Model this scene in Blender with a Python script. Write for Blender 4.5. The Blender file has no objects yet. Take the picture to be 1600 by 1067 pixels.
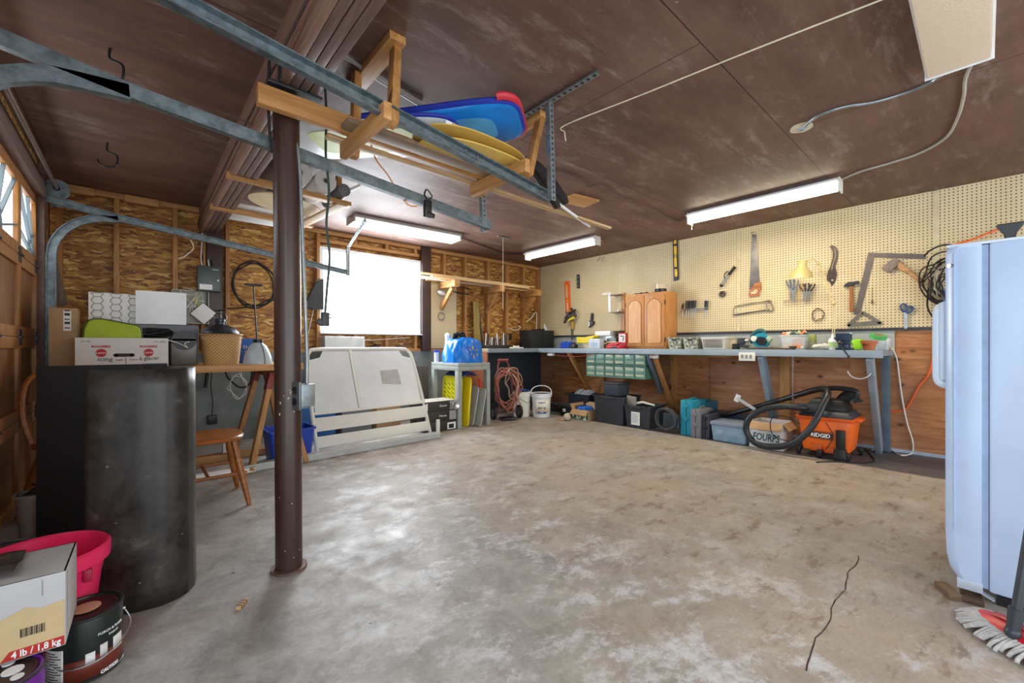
import bpy, bmesh, math, random
from mathutils import Vector, Matrix, Euler
random.seed(7)
PI = math.pi
F = 658.0; HC = 1.0056; CX = 800.0; HY = 540.0
YAW = math.atan2(586, 658); SN = math.sin(YAW); CN = math.cos(YAW)
YB = 5.27; XR = 5.38; XL = -0.56; H = 2.40; BT = 0.965
PX = 5.352   # face of the pegboard
def ray(px):
    u = px - CX
    return CN*u + SN*F, -SN*u + CN*F
def pt(px, py, X=None, Y=None, Z=None):
    dx, dy = ray(px); dz = HY - py
    t = X/dx if X is not None else (Y/dy if Y is not None else (Z-HC)/dz)
    return Vector((dx*t, dy*t, HC + dz*t))
def span(px0, px1, pyt, z, X=None, Y=None):
    a = pt(px0, pyt, X, Y); b = pt(px1, pyt, X, Y); c = pt((px0+px1)/2, pyt, X, Y)
    return ((a.x+b.x)/2, (a.y+b.y)/2, z), (a-b).xy.length, c.z - z
C = bpy.context.scene.collection

def lin(h):
    h = h.lstrip('#'); r = []
    for i in (0, 2, 4):
        c = int(h[i:i+2], 16)/255
        r.append(c/12.92 if c <= .04045 else ((c+.055)/1.055)**2.4)
    return (*r, 1)
class NT:
    def __init__(s, name):
        s.m = bpy.data.materials.new(name); s.m.use_nodes = True
        s.t = s.m.node_tree; s.b = s.t.nodes['Principled BSDF']
        s.tc = s.t.nodes.new('ShaderNodeTexCoord'); s.co = s.tc.outputs['Object']
    def n(s, ty, **k):
        nd = s.t.nodes.new(ty)
        for a, v in k.items():
            if a.startswith('i_'):
                nd.inputs[a[2:].replace('_', ' ')].default_value = v
            else: setattr(nd, a, v)
        return nd
    def l(s, a, b): s.t.links.new(a, b)
    def map(s, scale=(1, 1, 1), rot=(0, 0, 0), loc=(0, 0, 0), src=None):
        m = s.n('ShaderNodeMapping'); m.inputs['Scale'].default_value = scale
        m.inputs['Rotation'].default_value = rot; m.inputs['Location'].default_value = loc
        s.l(src or s.co, m.inputs['Vector']); return m.outputs[0]
    def noise(s, sc, det=4, rough=.55, src=None, dist=0):
        n = s.n('ShaderNodeTexNoise'); n.inputs['Scale'].default_value = sc
        n.inputs['Detail'].default_value = det; n.inputs['Roughness'].default_value = rough
        n.inputs['Distortion'].default_value = dist
        s.l(src or s.co, n.inputs['Vector']); return n.outputs['Fac']
    def ramp(s, src, stops, interp='LINEAR'):
        r = s.n('ShaderNodeValToRGB'); e = r.color_ramp; e.interpolation = interp
        while len(e.elements) < len(stops): e.elements.new(.5)
        for i, (p, c) in enumerate(stops):
            e.elements[i].position = p
            e.elements[i].color = c if not isinstance(c, (int, float)) else (c, c, c, 1)
        s.l(src, r.inputs[0]); return r.outputs[0]
    def mix(s, fac, a, b, mode='MIX'):
        m = s.n('ShaderNodeMix', data_type='RGBA', blend_type=mode)
        for sock, v in ((0, fac), (6, a), (7, b)):
            if isinstance(v, (int, float, tuple)): m.inputs[sock].default_value = v
            else: s.l(v, m.inputs[sock])
        return m.outputs[2]
    def math(s, op, a, b=0.0, c=0.0):
        m = s.n('ShaderNodeMath', operation=op)
        for i, v in enumerate((a, b, c)):
            if isinstance(v, (int, float)): m.inputs[i].default_value = v
            else: s.l(v, m.inputs[i])
        return m.outputs[0]
    def xyz(s, src=None):
        x = s.n('ShaderNodeSeparateXYZ'); s.l(src or s.co, x.inputs[0]); return x.outputs
    def col(s, v): s.l(v, s.b.inputs['Base Color'])
    def bump(s, src, st=.3, d=.01):
        b = s.n('ShaderNodeBump'); b.inputs['Strength'].default_value = st; b.inputs['Distance'].default_value = d
        s.l(src, b.inputs['Height']); s.l(b.outputs[0], s.b.inputs['Normal'])
    def set(s, rough=None, metal=None, **k):
        if rough is not None:
            if isinstance(rough, (int, float)): s.b.inputs['Roughness'].default_value = rough
            else: s.l(rough, s.b.inputs['Roughness'])
        if metal is not None: s.b.inputs['Metallic'].default_value = metal
        for a, v in k.items(): s.b.inputs[a.replace('_', ' ')].default_value = v
        return s.m
M = {}
def mat(name, hexc, rough=.5, metal=0, var=.12, sc=14, bump=0, **k):
    """plain surface with a little procedural mottling"""
    if name in M: return M[name]
    t = NT(name); c = lin(hexc)
    d = tuple(min(1, x*(1-var)) for x in c[:3]) + (1,); e = tuple(min(1, x*(1+var)) for x in c[:3]) + (1,)
    nz = t.noise(sc, 5, .6)
    t.col(t.ramp(nz, [(.3, d), (.7, e)]))
    if bump: t.bump(nz, bump, .004)
    M[name] = t.set(rough, metal, **k); return M[name]
def wood(name, c1, c2, axis=0, rough=.55, sc=1.0, knots=False):
    if name in M: return M[name]
    t = NT(name); s = [22*sc]*3; s[axis] = 1.6*sc
    v = t.map(tuple(s)); g = t.noise(1.5, 6, .6, v, 1.2)
    v2 = t.map(tuple(x*4 for x in s)); g2 = t.noise(1, 3, .6, v2)
    c = t.ramp(g, [(.3, lin(c1)), (.7, lin(c2))])
    c = t.mix(.18, c, t.ramp(g2, [(.35, lin(c1)), (.6, lin(c2))]), 'MULTIPLY')
    if knots:
        vo = t.n('ShaderNodeTexVoronoi'); k = [6, 6, 6]; k[axis] = 2.2; t.l(t.map(tuple(k)), vo.inputs['Vector']); vo.inputs['Scale'].default_value = 1
        c = t.mix(t.ramp(vo.outputs['Distance'], [(.05, 1.0), (.13, 0.0)]), c, lin('#3a1c0c'))
    t.col(c); t.bump(g, .15, .003); M[name] = t.set(rough); return M[name]
def emis(name, hexc, strength, base='#ffffff'):
    if name in M: return M[name]
    t = NT(name); nz = t.noise(3, 2)
    t.col(t.ramp(nz, [(0, lin(base)), (1, lin(base))]))
    M[name] = t.set(.5, 0, Emission_Color=lin(hexc), Emission_Strength=strength); return M[name]
def glassy(name, hexc, alpha=.35, rough=.15):
    if name in M: return M[name]
    t = NT(name); nz = t.noise(9, 3)
    c = lin(hexc); t.col(t.ramp(nz, [(.3, c), (.7, tuple(min(1, x*1.15) for x in c[:3])+(1,))]))
    M[name] = t.set(rough, 0, Alpha=alpha); return M[name]

class MB:
    def __init__(s): s.v = []; s.f = []
    def add(s, vs, fs, mx=None):
        o = len(s.v); s.v += [Vector(v) if mx is None else mx @ Vector(v) for v in vs]
        s.f += [tuple(i+o for i in f) for f in fs]; return s
    def bmadd(s, bm, mx=None):
        bm.verts.index_update()
        s.add([v.co.copy() for v in bm.verts], [tuple(v.index for v in f.verts) for f in bm.faces], mx); bm.free(); return s
    def box(s, x0, y0, z0, x1, y1, z1, b=0, mx=None, seg=2):
        bm = bmesh.new()
        bmesh.ops.create_cube(bm, size=1, matrix=Matrix.Translation(((x0+x1)/2, (y0+y1)/2, (z0+z1)/2)) @ Matrix.Diagonal((abs(x1-x0), abs(y1-y0), abs(z1-z0), 1)))
        if b: bmesh.ops.bevel(bm, geom=bm.edges[:], offset=b, segments=seg, profile=.6, affect='EDGES')
        return s.bmadd(bm, mx)
    def obox(s, c, size, rot=(0, 0, 0), b=0):
        x, y, z = [q/2 for q in size]
        return s.box(-x, -y, -z, x, y, z, b, Matrix.Translation(c) @ Euler(rot).to_matrix().to_4x4())
    def taper(s, w0, d0, w1, d1, z0, z1, b=0, cx=0, cy=0, mx=None):
        """frustum with rectangular bottom w0,d0 and top w1,d1"""
        bm = bmesh.new(); vs = []
        for w, d, z in ((w0, d0, z0), (w1, d1, z1)):
            vs += [bm.verts.new((cx+a*w/2, cy+e*d/2, z)) for a, e in ((-1, -1), (1, -1), (1, 1), (-1, 1))]
        for f in ((3, 2, 1, 0), (4, 5, 6, 7), (0, 1, 5, 4), (1, 2, 6, 5), (2, 3, 7, 6), (3, 0, 4, 7)): bm.faces.new([vs[i] for i in f])
        if b: bmesh.ops.bevel(bm, geom=bm.edges[:], offset=b, segments=2, profile=.6, affect='EDGES')
        return s.bmadd(bm, mx)
    def tub(s, w0, d0, w1, d1, z0, z1, th=.004, lip=.012, cx=0, cy=0, mx=None, r=.0):
        """open-topped tapered box with wall thickness and a lip"""
        n = 4
        def ring(w, d, z):
            if r <= 0: return [(cx+a*w/2, cy+e*d/2, z) for a, e in ((-1, -1), (1, -1), (1, 1), (-1, 1))]
            o = []
            for a, e, st in ((-1, -1, PI), (1, -1, 1.5*PI), (1, 1, 0), (-1, 1, .5*PI)):
                for k in range(4):
                    an = st + k*PI/6; o.append((cx+a*(w/2-r)+r*math.cos(an), cy+e*(d/2-r)+r*math.sin(an), z))
            return o
        rs = [ring(w0, d0, z0), ring(w1, d1, z1-lip), ring(w1+2*lip, d1+2*lip, z1-lip), ring(w1+2*lip, d1+2*lip, z1), ring(w1-2*th, d1-2*th, z1), ring(w0-2*th, d0-2*th, z0+th)]
        n = len(rs[0]); vs = [v for q in rs for v in q]; fs = [tuple(range(n))[::-1]]
        for i in range(len(rs)-1):
            for k in range(n): fs.append((i*n+k, i*n+(k+1) % n, (i+1)*n+(k+1) % n, (i+1)*n+k))
        fs.append(tuple((len(rs)-1)*n+k for k in range(n)))
        return s.add(vs, fs, mx)
    def beam(s, p0, p1, w, t, up=(0, 0, 1), b=0):
        p0 = Vector(p0); p1 = Vector(p1); d = p1-p0; L = d.length; d.normalize()
        sd = d.cross(Vector(up))
        if sd.length < 1e-4: sd = Vector((1, 0, 0))
        sd.normalize(); u = sd.cross(d)
        mx = Matrix((sd, d, u)).transposed().to_4x4(); mx.translation = (p0+p1)/2
        return s.box(-w/2, -L/2, -t/2, w/2, L/2, t/2, b, mx)
    def cyl(s, p0, p1, r0, r1=None, n=16):
        p0 = Vector(p0); p1 = Vector(p1); r1 = r0 if r1 is None else r1
        d = (p1-p0); L = d.length; q = d.to_track_quat('Z', 'Y').to_matrix().to_4x4(); q.translation = p0
        vs = [(r*math.cos(2*PI*k/n), r*math.sin(2*PI*k/n), z) for r, z in ((r0, 0), (r1, L)) for k in range(n)]
        fs = [(k, (k+1) % n, n+(k+1) % n, n+k) for k in range(n)] + [tuple(range(n))[::-1], tuple(range(n, 2*n))]
        return s.add(vs, fs, q)
    def tube(s, pts, r, n=8, sub=6, closed=False, r1=None):
        P = [Vector(p) for p in pts]
        if sub > 1 and len(P) > 2:
            Q = []; m = len(P)
            for i in range(m if closed else m-1):
                a = P[(i-1) % m] if closed or i else P[0]; b = P[i]; c = P[(i+1) % m]
                d = P[(i+2) % m] if closed or i+2 < m else P[-1]
                for k in range(sub):
                    t = k/sub
                    Q.append(.5*((2*b)+(c-a)*t+(2*a-5*b+4*c-d)*t*t+(3*b-a-3*c+d)*t**3))
            if not closed: Q.append(P[-1])
            P = Q
        m = len(P); vs = []; fs = []
        prev = None
        for i, p in enumerate(P):
            tg = (P[(i+1) % m]-P[(i-1) % m]) if closed else (P[min(i+1, m-1)]-P[max(i-1, 0)])
            if tg.length < 1e-9: tg = Vector((0, 0, 1))
            tg.normalize()
            if prev is None:
                prev = tg.orthogonal().normalized()
            prev = (prev - tg*prev.dot(tg))
            if prev.length < 1e-6: prev = tg.orthogonal()
            prev.normalize(); bi = tg.cross(prev)
            rr = r if r1 is None else r + (r1-r)*i/(m-1)
            for k in range(n):
                a = 2*PI*k/n; vs.append(p+prev*rr*math.cos(a)+bi*rr*math.sin(a))
        for i in range(m if closed else m-1):
            j = (i+1) % m
            for k in range(n): fs.append((i*n+k, i*n+(k+1) % n, j*n+(k+1) % n, j*n+k))
        if not closed: fs += [tuple(range(n))[::-1], tuple((m-1)*n+k for k in range(n))]
        return s.add(vs, fs)
    def sweep(s, prof, path, up=(0, 0, 1), side=None):
        """closed 2-D profile (side, up) swept along a path of points"""
        P = [Vector(p) for p in path]; m = len(P); n = len(prof); vs = []; fs = []; up = Vector(up)
        for i, p in enumerate(P):
            tg = (P[min(i+1, m-1)]-P[max(i-1, 0)]).normalized(); sd = Vector(side) if side else tg.cross(up).normalized(); u = sd.cross(tg)
            vs += [p+sd*a+u*b for a, b in prof]
        for i in range(m-1):
            for k in range(n): fs.append((i*n+k, i*n+(k+1) % n, (i+1)*n+(k+1) % n, (i+1)*n+k))
        fs += [tuple(range(n))[::-1], tuple((m-1)*n+k for k in range(n))]
        return s.add(vs, fs)
    def lathe(s, prof, n=28, mx=None, a0=0, a1=2*PI, sx=1, sy=1):
        full = abs(a1-a0-2*PI) < 1e-6; m = n if full else n+1; vs = []; fs = []
        for r, z in prof:
            for k in range(m):
                a = a0+(a1-a0)*k/n; vs.append((max(r, 1e-5)*math.cos(a)*sx, max(r, 1e-5)*math.sin(a)*sy, z))
        for i in range(len(prof)-1):
            for k in range(n):
                k2 = (k+1) % m; fs.append((i*m+k, i*m+k2, (i+1)*m+k2, (i+1)*m+k))
        return s.add(vs, fs, mx)
    def prism(s, poly, y0, y1, mx=None, b=0):
        """polygon given in x,z extruded along y"""
        bm = bmesh.new(); v = [bm.verts.new((x, y0, z)) for x, z in poly]; f = bm.faces.new(v)
        r = bmesh.ops.extrude_face_region(bm, geom=[f])
        bmesh.ops.translate(bm, vec=(0, y1-y0, 0), verts=[e for e in r['geom'] if isinstance(e, bmesh.types.BMVert)])
        bmesh.ops.recalc_face_normals(bm, faces=bm.faces[:])
        if b: bmesh.ops.bevel(bm, geom=bm.edges[:], offset=b, segments=1, affect='EDGES')
        return s.bmadd(bm, mx)
    def ball(s, c, r, sc=(1, 1, 1), n=12, rot=(0, 0, 0)):
        bm = bmesh.new(); bmesh.ops.create_uvsphere(bm, u_segments=n, v_segments=max(6, n*2//3), radius=r)
        return s.bmadd(bm, Matrix.Translation(c) @ Euler(rot).to_matrix().to_4x4() @ Matrix.Diagonal((*sc, 1)))
    def grid(s, fn, nu, nv, mx=None):
        vs = [fn(i/nu, j/nv) for j in range(nv+1) for i in range(nu+1)]
        fs = [(j*(nu+1)+i, j*(nu+1)+i+1, (j+1)*(nu+1)+i+1, (j+1)*(nu+1)+i) for j in range(nv) for i in range(nu)]
        return s.add(vs, fs, mx)
    def o(s, name, m, parent=None, ang=.6, thick=0, loc=None):
        me = bpy.data.meshes.new(name); me.from_pydata([tuple(v) for v in s.v], [], s.f); me.validate(); me.update()
        bm = bmesh.new(); bm.from_mesh(me); bmesh.ops.recalc_face_normals(bm, faces=bm.faces[:]); bm.to_mesh(me); bm.free()
        if me.polygons:
            me.polygons.foreach_set('use_smooth', [True]*len(me.polygons)); me.set_sharp_from_angle(angle=ang)
        ob = bpy.data.objects.new(name, me); C.objects.link(ob); me.materials.append(m)
        if parent is not None: ob.parent = parent
        if loc is not None: ob.location = loc
        if thick:
            md = ob.modifiers.new('s', 'SOLIDIFY'); md.thickness = thick; md.offset = 0
        return ob
ROT = {'B': 0, 'R': -PI/2, 'L': PI/2}
def tag(o, label, cat, group=None, kind=None):
    if label: o['label'] = label
    if cat: o['category'] = cat
    if group: o['group'] = group
    if kind: o['kind'] = kind
    return o
def thing(name, label, cat, loc=(0, 0, 0), side='B', group=None):
    o = bpy.data.objects.new(name, None); C.objects.link(o); o.location = loc; o.empty_display_size = .05
    o.rotation_euler = (0, 0, ROT.get(side, 0) if isinstance(side, str) else side)
    return tag(o, label, cat, group)
def solo(name, mb, m, label, cat, loc=(0, 0, 0), side='B', group=None, thick=0, kind=None, ang=.6):
    o = mb.o(name, m, None, ang, thick); o.location = loc
    o.rotation_euler = (0, 0, ROT.get(side, 0) if isinstance(side, str) else side)
    return tag(o, label, cat, group, kind)
def struct(name, mb, m, parent=None):
    o = mb.o(name, m, parent)
    if parent is None: o['kind'] = 'structure'
    return o
def copy_tree(o, parent=None):
    c = o.copy(); C.objects.link(c)
    if parent: c.parent = parent
    for ch in list(o.children): copy_tree(ch, c)
    return c
def txt(s, size, m, parent, loc, rot=(PI/2, 0, 0), width=None, ext=.0006, bend=None, name='lettering', shear=0, bold=0, sp=1):
    cu = bpy.data.curves.new('t', 'FONT'); cu.body = s; cu.size = size; cu.align_x = 'CENTER'; cu.extrude = ext; cu.shear = shear
    cu.offset = bold; cu.space_character = sp; cu.resolution_u = 2
    ob = bpy.data.objects.new('t', cu); C.objects.link(ob)
    dg = bpy.context.evaluated_depsgraph_get(); dg.update()
    me = bpy.data.meshes.new_from_object(ob.evaluated_get(dg)); bpy.data.objects.remove(ob); bpy.data.curves.remove(cu)
    xs = [v.co.x for v in me.vertices]; wd = max(xs)-min(xs); k = width/wd if width else 1
    for v in me.vertices:
        v.co.x *= k
        if bend:   # wrap round a cylinder of this radius: local x becomes an angle
            a = v.co.x/bend; rr = bend+v.co.z; v.co = Vector((rr*math.sin(a), v.co.y, rr*math.cos(a)-bend))
    me.name = name; me.materials.clear(); me.materials.append(m)
    o = bpy.data.objects.new(name, me); C.objects.link(o); o.parent = parent; o.location = loc; o.rotation_euler = rot
    return o
def rect_ring(mb, x0, z0, x1, z1, t, y0, y1):
    mb.box(x0, y0, z0, x1, y1, z0+t); mb.box(x0, y0, z1-t, x1, y1, z1); mb.box(x0, y0, z0+t, x0+t, y1, z1-t); mb.box(x1-t, y0, z0+t, x1, y1, z1-t)
# ---------------------------------------------------------------- materials
def m_concrete():
    t = NT('floor_concrete')
    big = t.noise(.9, 6, .62, None, .4); mid = t.noise(4.5, 12, .76, None, .5); fine = t.noise(60, 6, .7)
    c = t.ramp(mid, [(.3, lin('#77726c')), (.5, lin('#9d9891')), (.68, lin('#b7b2ab'))])
    x, y, z = t.xyz()
    warm_light = t.math('MINIMUM', t.math('MAXIMUM', t.math('MULTIPLY', t.math('SUBTRACT', x, t.math('MULTIPLY', y, .25)), .55), 0.0), 1.0)  # tint of the tube light towards the right, painted into the floor colour
    c = t.mix(t.math('MULTIPLY', t.ramp(big, [(.36, 0.15), (.6, .8)]), warm_light), c, lin('#ad9a84'))
    # worn pale scuffs, with the window's reflection painted in along the lane
    worn = t.ramp(t.noise(3.6, 12, .8, t.map((1, 1.25, 1), (0, 0, .4)), .15), [(.505, 0.0), (.60, .85)])
    lane = t.ramp(t.math('ABSOLUTE', t.math('SUBTRACT', x, 1.35)), [(.35, 1.0), (1.2, .25)])
    c = t.mix(t.math('MULTIPLY', worn, lane), c, lin('#cfcfcf'))
    # brown tyre and mud stains towards the right
    st = t.ramp(t.noise(4.6, 12, .82, t.map((.8, 1.9, 1), (0, 0, .25)), .2), [(.53, 0.0), (.61, .8)])
    rt = t.ramp(x, [(0.0, 0.0), (1.0, 1.0)]); rt = t.math('MULTIPLY', t.math('MINIMUM', t.math('MAXIMUM', t.math('SUBTRACT', x, 1.0), 0.0), 1.0), .8)
    c = t.mix(t.math('MULTIPLY', st, rt), c, lin('#6b4a33'))
    # scattered dark specks and fine grain
    vo = t.n('ShaderNodeTexVoronoi'); vo.inputs['Scale'].default_value = 4.2; t.l(t.co, vo.inputs['Vector'])
    c = t.mix(t.ramp(vo.outputs['Distance'], [(.02, .9), (.036, 0.0)]), c, lin('#33291f'))
    c = t.mix(.35, c, t.ramp(fine, [(.3, .55), (.6, 1.0)]), 'MULTIPLY')
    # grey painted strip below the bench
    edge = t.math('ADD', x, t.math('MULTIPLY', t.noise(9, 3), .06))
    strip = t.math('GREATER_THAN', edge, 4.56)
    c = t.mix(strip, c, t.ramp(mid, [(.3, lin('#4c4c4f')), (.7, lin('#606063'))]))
    t.col(c); t.set(t.ramp(t.noise(4, 6, .7), [(.35, .40), (.65, .66)])); t.bump(fine, .12, .002)
    return t.m
def m_ceiling():
    t = NT('ceiling_plywood')
    g = t.noise(1.3, 9, .7, t.map((.9, 4, 1)), .3); b = t.noise(1.1, 5, .6)
    c = t.ramp(g, [(.3, lin('#54392f')), (.55, lin('#6f5043')), (.75, lin('#866555'))])
    c = t.mix(t.ramp(b, [(.42, 0.0), (.7, .55)]), c, lin('#927060'))
    sc = t.ramp(t.noise(3.2, 12, .8, t.map((.6, 1.8, 1), (0, 0, .15)), .3), [(.53, 0.0), (.66, .5)])
    c = t.mix(sc, c, lin('#b5a299'))
    br = t.n('ShaderNodeTexBrick'); br.inputs['Scale'].default_value = 1; br.inputs['Mortar Size'].default_value = .003
    br.inputs['Brick Width'].default_value = 2.44; br.inputs['Row Height'].default_value = 1.22; br.inputs['Mortar Smooth'].default_value = 0
    br.inputs['Color1'].default_value = (.8, .8, .8, 1); br.inputs['Color2'].default_value = (1, 1, 1, 1); br.inputs['Mortar'].default_value = (.16, .12, .1, 1)
    t.l(t.map((1, 1, 1), (0, 0, 0), (.5, .35, 0)), br.inputs['Vector'])
    c = t.mix(1.0, c, br.outputs['Color'], 'MULTIPLY')
    sp = t.n('ShaderNodeTexVoronoi'); sp.inputs['Scale'].default_value = 2.6; t.l(t.co, sp.inputs['Vector'])
    c = t.mix(t.ramp(sp.outputs['Distance'], [(.012, .8), (.022, 0.0)]), c, lin('#d8cfc8'))
    t.col(c); t.bump(g, .1, .004); return t.set(t.ramp(b, [(.3, .55), (.7, .7)]))
def m_osb():
    t = NT('osb_board'); c = None
    base = t.noise(3, 5, .6)
    warp = t.n('ShaderNodeTexNoise'); warp.inputs['Scale'].default_value = 9; t.l(t.co, warp.inputs['Vector'])
    w = t.mix(.09, t.co, warp.outputs['Color'], 'ADD')
    for i, (rx, s) in enumerate(((.22, 30), (-.5, 40), (.75, 34))):
        vo = t.n('ShaderNodeTexVoronoi'); vo.inputs['Scale'].default_value = s; vo.inputs['Randomness'].default_value = 1
        t.l(t.map((.30, 1, 1.5), (0, rx, 0), (i*3.1, 0, 0), w), vo.inputs['Vector'])
        sp = t.n('ShaderNodeSeparateColor'); t.l(vo.outputs['Color'], sp.inputs[0])
        cc = t.ramp(sp.outputs[0], [(0, lin('#6a3c14')), (.25, lin('#94602a')), (.6, lin('#b98438')), (.85, lin('#cf9c4a')), (1, lin('#ecca80'))])
        c = cc if c is None else t.mix(t.ramp(sp.outputs[1], [(.45, 0.0), (.55, 1.0)]), c, cc)
    g = t.noise(2, 4, .7, t.map((6, 30, 40), (0, .3, 0)))
    c = t.mix(.55, c, t.ramp(g, [(.3, .45), (.6, 1.1)]), 'MULTIPLY')
    c = t.mix(t.ramp(base, [(.4, 0.0), (.75, .45)]), c, lin('#7c4a1a'))
    t.col(c); t.bump(g, .3, .003); return t.set(.6)
def m_peg():
    t = NT('pegboard_panel'); x, y, z = t.xyz()
    def cell(v): return t.math('SUBTRACT', t.math('FRACT', t.math('DIVIDE', v, .0272)), .5)
    a = cell(t.math('ADD', x, y)); b = cell(z)
    d = t.math('SQRT', t.math('ADD', t.math('MULTIPLY', a, a), t.math('MULTIPLY', b, b)))
    hole = t.math('LESS_THAN', d, .18)
    base = t.ramp(t.noise(2.5, 4), [(.3, lin('#cbb991')), (.7, lin('#d9c8a2'))])
    t.col(t.mix(hole, base, lin('#35240f'))); return t.set(.55)
def m_ply():
    t = NT('wall_plywood'); v = t.map((1, 1.3, 9)); g = t.noise(1.6, 7, .62, v, 1.6)
    c = t.ramp(g, [(.28, lin('#7c4722')), (.5, lin('#ab6f40')), (.72, lin('#c6915f'))])
    b = t.noise(1.3, 4); c = t.mix(t.ramp(b, [(.4, 0.0), (.7, .6)]), c, lin('#9a7462'))
    vo = t.n('ShaderNodeTexVoronoi'); vo.inputs['Scale'].default_value = 1; t.l(t.map((1, 4.2, 6.5)), vo.inputs['Vector'])
    c = t.mix(t.ramp(vo.outputs['Distance'], [(.06, .9), (.15, 0.0)]), c, lin('#3b1d0e'))
    t.col(c); t.bump(g, .12, .003); return t.set(.5)
def m_wicker(name, c1, c2):
    t = NT(name); x, y, z = t.xyz()
    an = t.math('ARCTAN2', y, x)
    a = t.math('SINE', t.math('MULTIPLY', an, 24)); r = t.math('SINE', t.math('MULTIPLY', z, 260))
    w = t.math('ADD', t.math('MULTIPLY', t.math('MULTIPLY', a, r), .5), .5)
    t.col(t.ramp(w, [(.1, lin(c1)), (.6, lin(c2))])); t.bump(w, .6, .004); return t.set(.6)
def m_galv(name='galvanised_steel', a='#7d878b', b='#a3abad'):
    t = NT(name); n = t.noise(25, 5, .6); t.col(t.ramp(n, [(.3, lin(a)), (.7, lin(b))])); return t.set(.42, .75)
def m_drum():
    t = NT('worn_black_sheet'); n = t.noise(7, 8, .72, None, .7); x, y, z = t.xyz()
    c = t.ramp(n, [(.35, lin('#16130f')), (.6, lin('#37332f')), (.78, lin('#6a645e'))])
    vo = t.n('ShaderNodeTexVoronoi'); vo.inputs['Scale'].default_value = 16; t.l(t.co, vo.inputs['Vector'])
    c = t.mix(t.ramp(vo.outputs['Distance'], [(.04, .6), (.08, 0.0)]), c, lin('#8d8780'))
    t.col(c); return t.set(t.ramp(n, [(.3, .3), (.7, .55)]))
def m_concwall():
    t = NT('foundation_concrete'); n = t.noise(4, 7, .65); c = t.ramp(n, [(.3, lin('#656c69')), (.7, lin('#8b918e'))])
    c = t.mix(t.ramp(t.noise(1.2, 4), [(.5, 0.0), (.65, .6)]), c, lin('#7d8f94'))
    t.col(c); t.bump(n, .3, .006); return t.set(.75)
def m_clutter(name, cols, sc=26):
    """mixed small items seen through or inside a bin"""
    t = NT(name); vo = t.n('ShaderNodeTexVoronoi'); vo.inputs['Scale'].default_value = sc; t.l(t.co, vo.inputs['Vector'])
    sp = t.n('ShaderNodeSeparateColor'); t.l(vo.outputs['Color'], sp.inputs[0]); n = len(cols)
    t.col(t.ramp(sp.outputs[0], [(i/n, lin(c)) for i, c in enumerate(cols)], 'CONSTANT')); t.bump(vo.outputs['Distance'], .5, .01); M[name] = t.set(.5); return M[name]
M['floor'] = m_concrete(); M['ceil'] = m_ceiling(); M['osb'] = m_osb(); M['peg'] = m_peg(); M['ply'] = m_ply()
M['wicker'] = m_wicker('woven_wicker', '#8a6234', '#c9a26a'); M['galv'] = m_galv(); M['track'] = m_galv('grey_track_steel', '#5b676b', '#8b979b')
M['drum'] = m_drum(); M['conc'] = m_concwall()
studX = wood('pine_along_x', '#a8743c', '#d3a367', 0); studY = wood('pine_along_y', '#a8743c', '#d3a367', 1); studZ = wood('pine_upright', '#a06c36', '#c9985c', 2, knots=True)
lumX = wood('pale_lumber', '#b08a5c', '#dcbf93', 0)
browny = wood('brown_painted_timber', '#5c4238', '#82655a', 1, .5); brownz = wood('brown_painted_post', '#3a2723', '#4e3630', 2, .45)
plywall = M['ply']
white = mat('white_enamel', '#e9ecee', .35, var=.04); offw = mat('off_white_plastic', '#e3e0d6', .45, var=.05)
fridgew = mat('white_freezer_enamel', '#b7c9e4', .3, var=.05, sc=5, bump=.03)
black = mat('black_plastic', '#18191b', .42, var=.2); blackr = mat('black_rubber', '#141414', .65, var=.2)
dgrey = mat('dark_grey_plastic', '#33373d', .45, var=.12); mgrey = mat('mid_grey_plastic', '#6d7176', .45)
bench_g = mat('grey_bench_paint', '#7f8b93', .5, var=.14, sc=9); gpaint = mat('grey_shelf_paint', '#9aa09c', .5, var=.1)
slate = mat('slate_blue_paint', '#54626f', .5, var=.15)
steel = mat('bright_steel', '#b9bcbf', .28, .9, var=.1); dsteel = mat('dark_steel', '#4a4a4c', .38, .8, var=.2)
rust = mat('rusty_steel', '#6a5548', .6, .4, var=.3, sc=30)
orange = mat('orange_plastic', '#e8661c', .4, var=.06); red = mat('red_plastic', '#c81e24', .4, var=.08)
blue = mat('royal_blue_plastic', '#1549b8', .4, var=.1); yellow = mat('yellow_plastic', '#efd71e', .4, var=.06)
teal = mat('teal_plastic', '#1c8aa2', .4, var=.08); green = mat('dull_green_plastic', '#6a8f7c', .5); lime = mat('lime_fabric', '#a3b81a', .6, var=.08, bump=.1)
pink = mat('hot_pink_plastic', '#ee2a63', .35, var=.04); purple = mat('purple_paint_can', '#6d1f8f', .3); ivory = mat('ivory_enamel', '#c4b27e', .35, var=.05)
card = mat('brown_cardboard', '#b08d66', .75, var=.08, sc=6); cardw = mat('white_cardboard', '#d6d3cf', .65, var=.05); papr = mat('white_paper', '#e6e6e3', .7, var=.03)
terra = mat('terracotta', '#b7663d', .7, var=.1); oak = wood('oak_veneer', '#b5763a', '#d9a163', 2, .4, 1.3); chairw = wood('varnished_chair_wood', '#7c4519', '#b87433', 1, .3)
hand = wood('tool_handle_wood', '#7a4a24', '#b8783e', 2, .4, 2); clearp = glassy('clear_plastic', '#dfe6ea', .42, .12); bluec = glassy('pale_blue_clear_plastic', '#9dbbd2', .6, .15)
ink = mat('black_ink', '#1b1b1d', .6, var=.02); redink = mat('red_ink', '#b5202a', .6, var=.04); whink = mat('white_ink', '#f0f0f0', .6, var=.02); blueink = mat('blue_ink', '#1e4f9a', .6, var=.04)
tealink = mat('teal_ink', '#0d4c5c', .6, var=.04)
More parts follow.
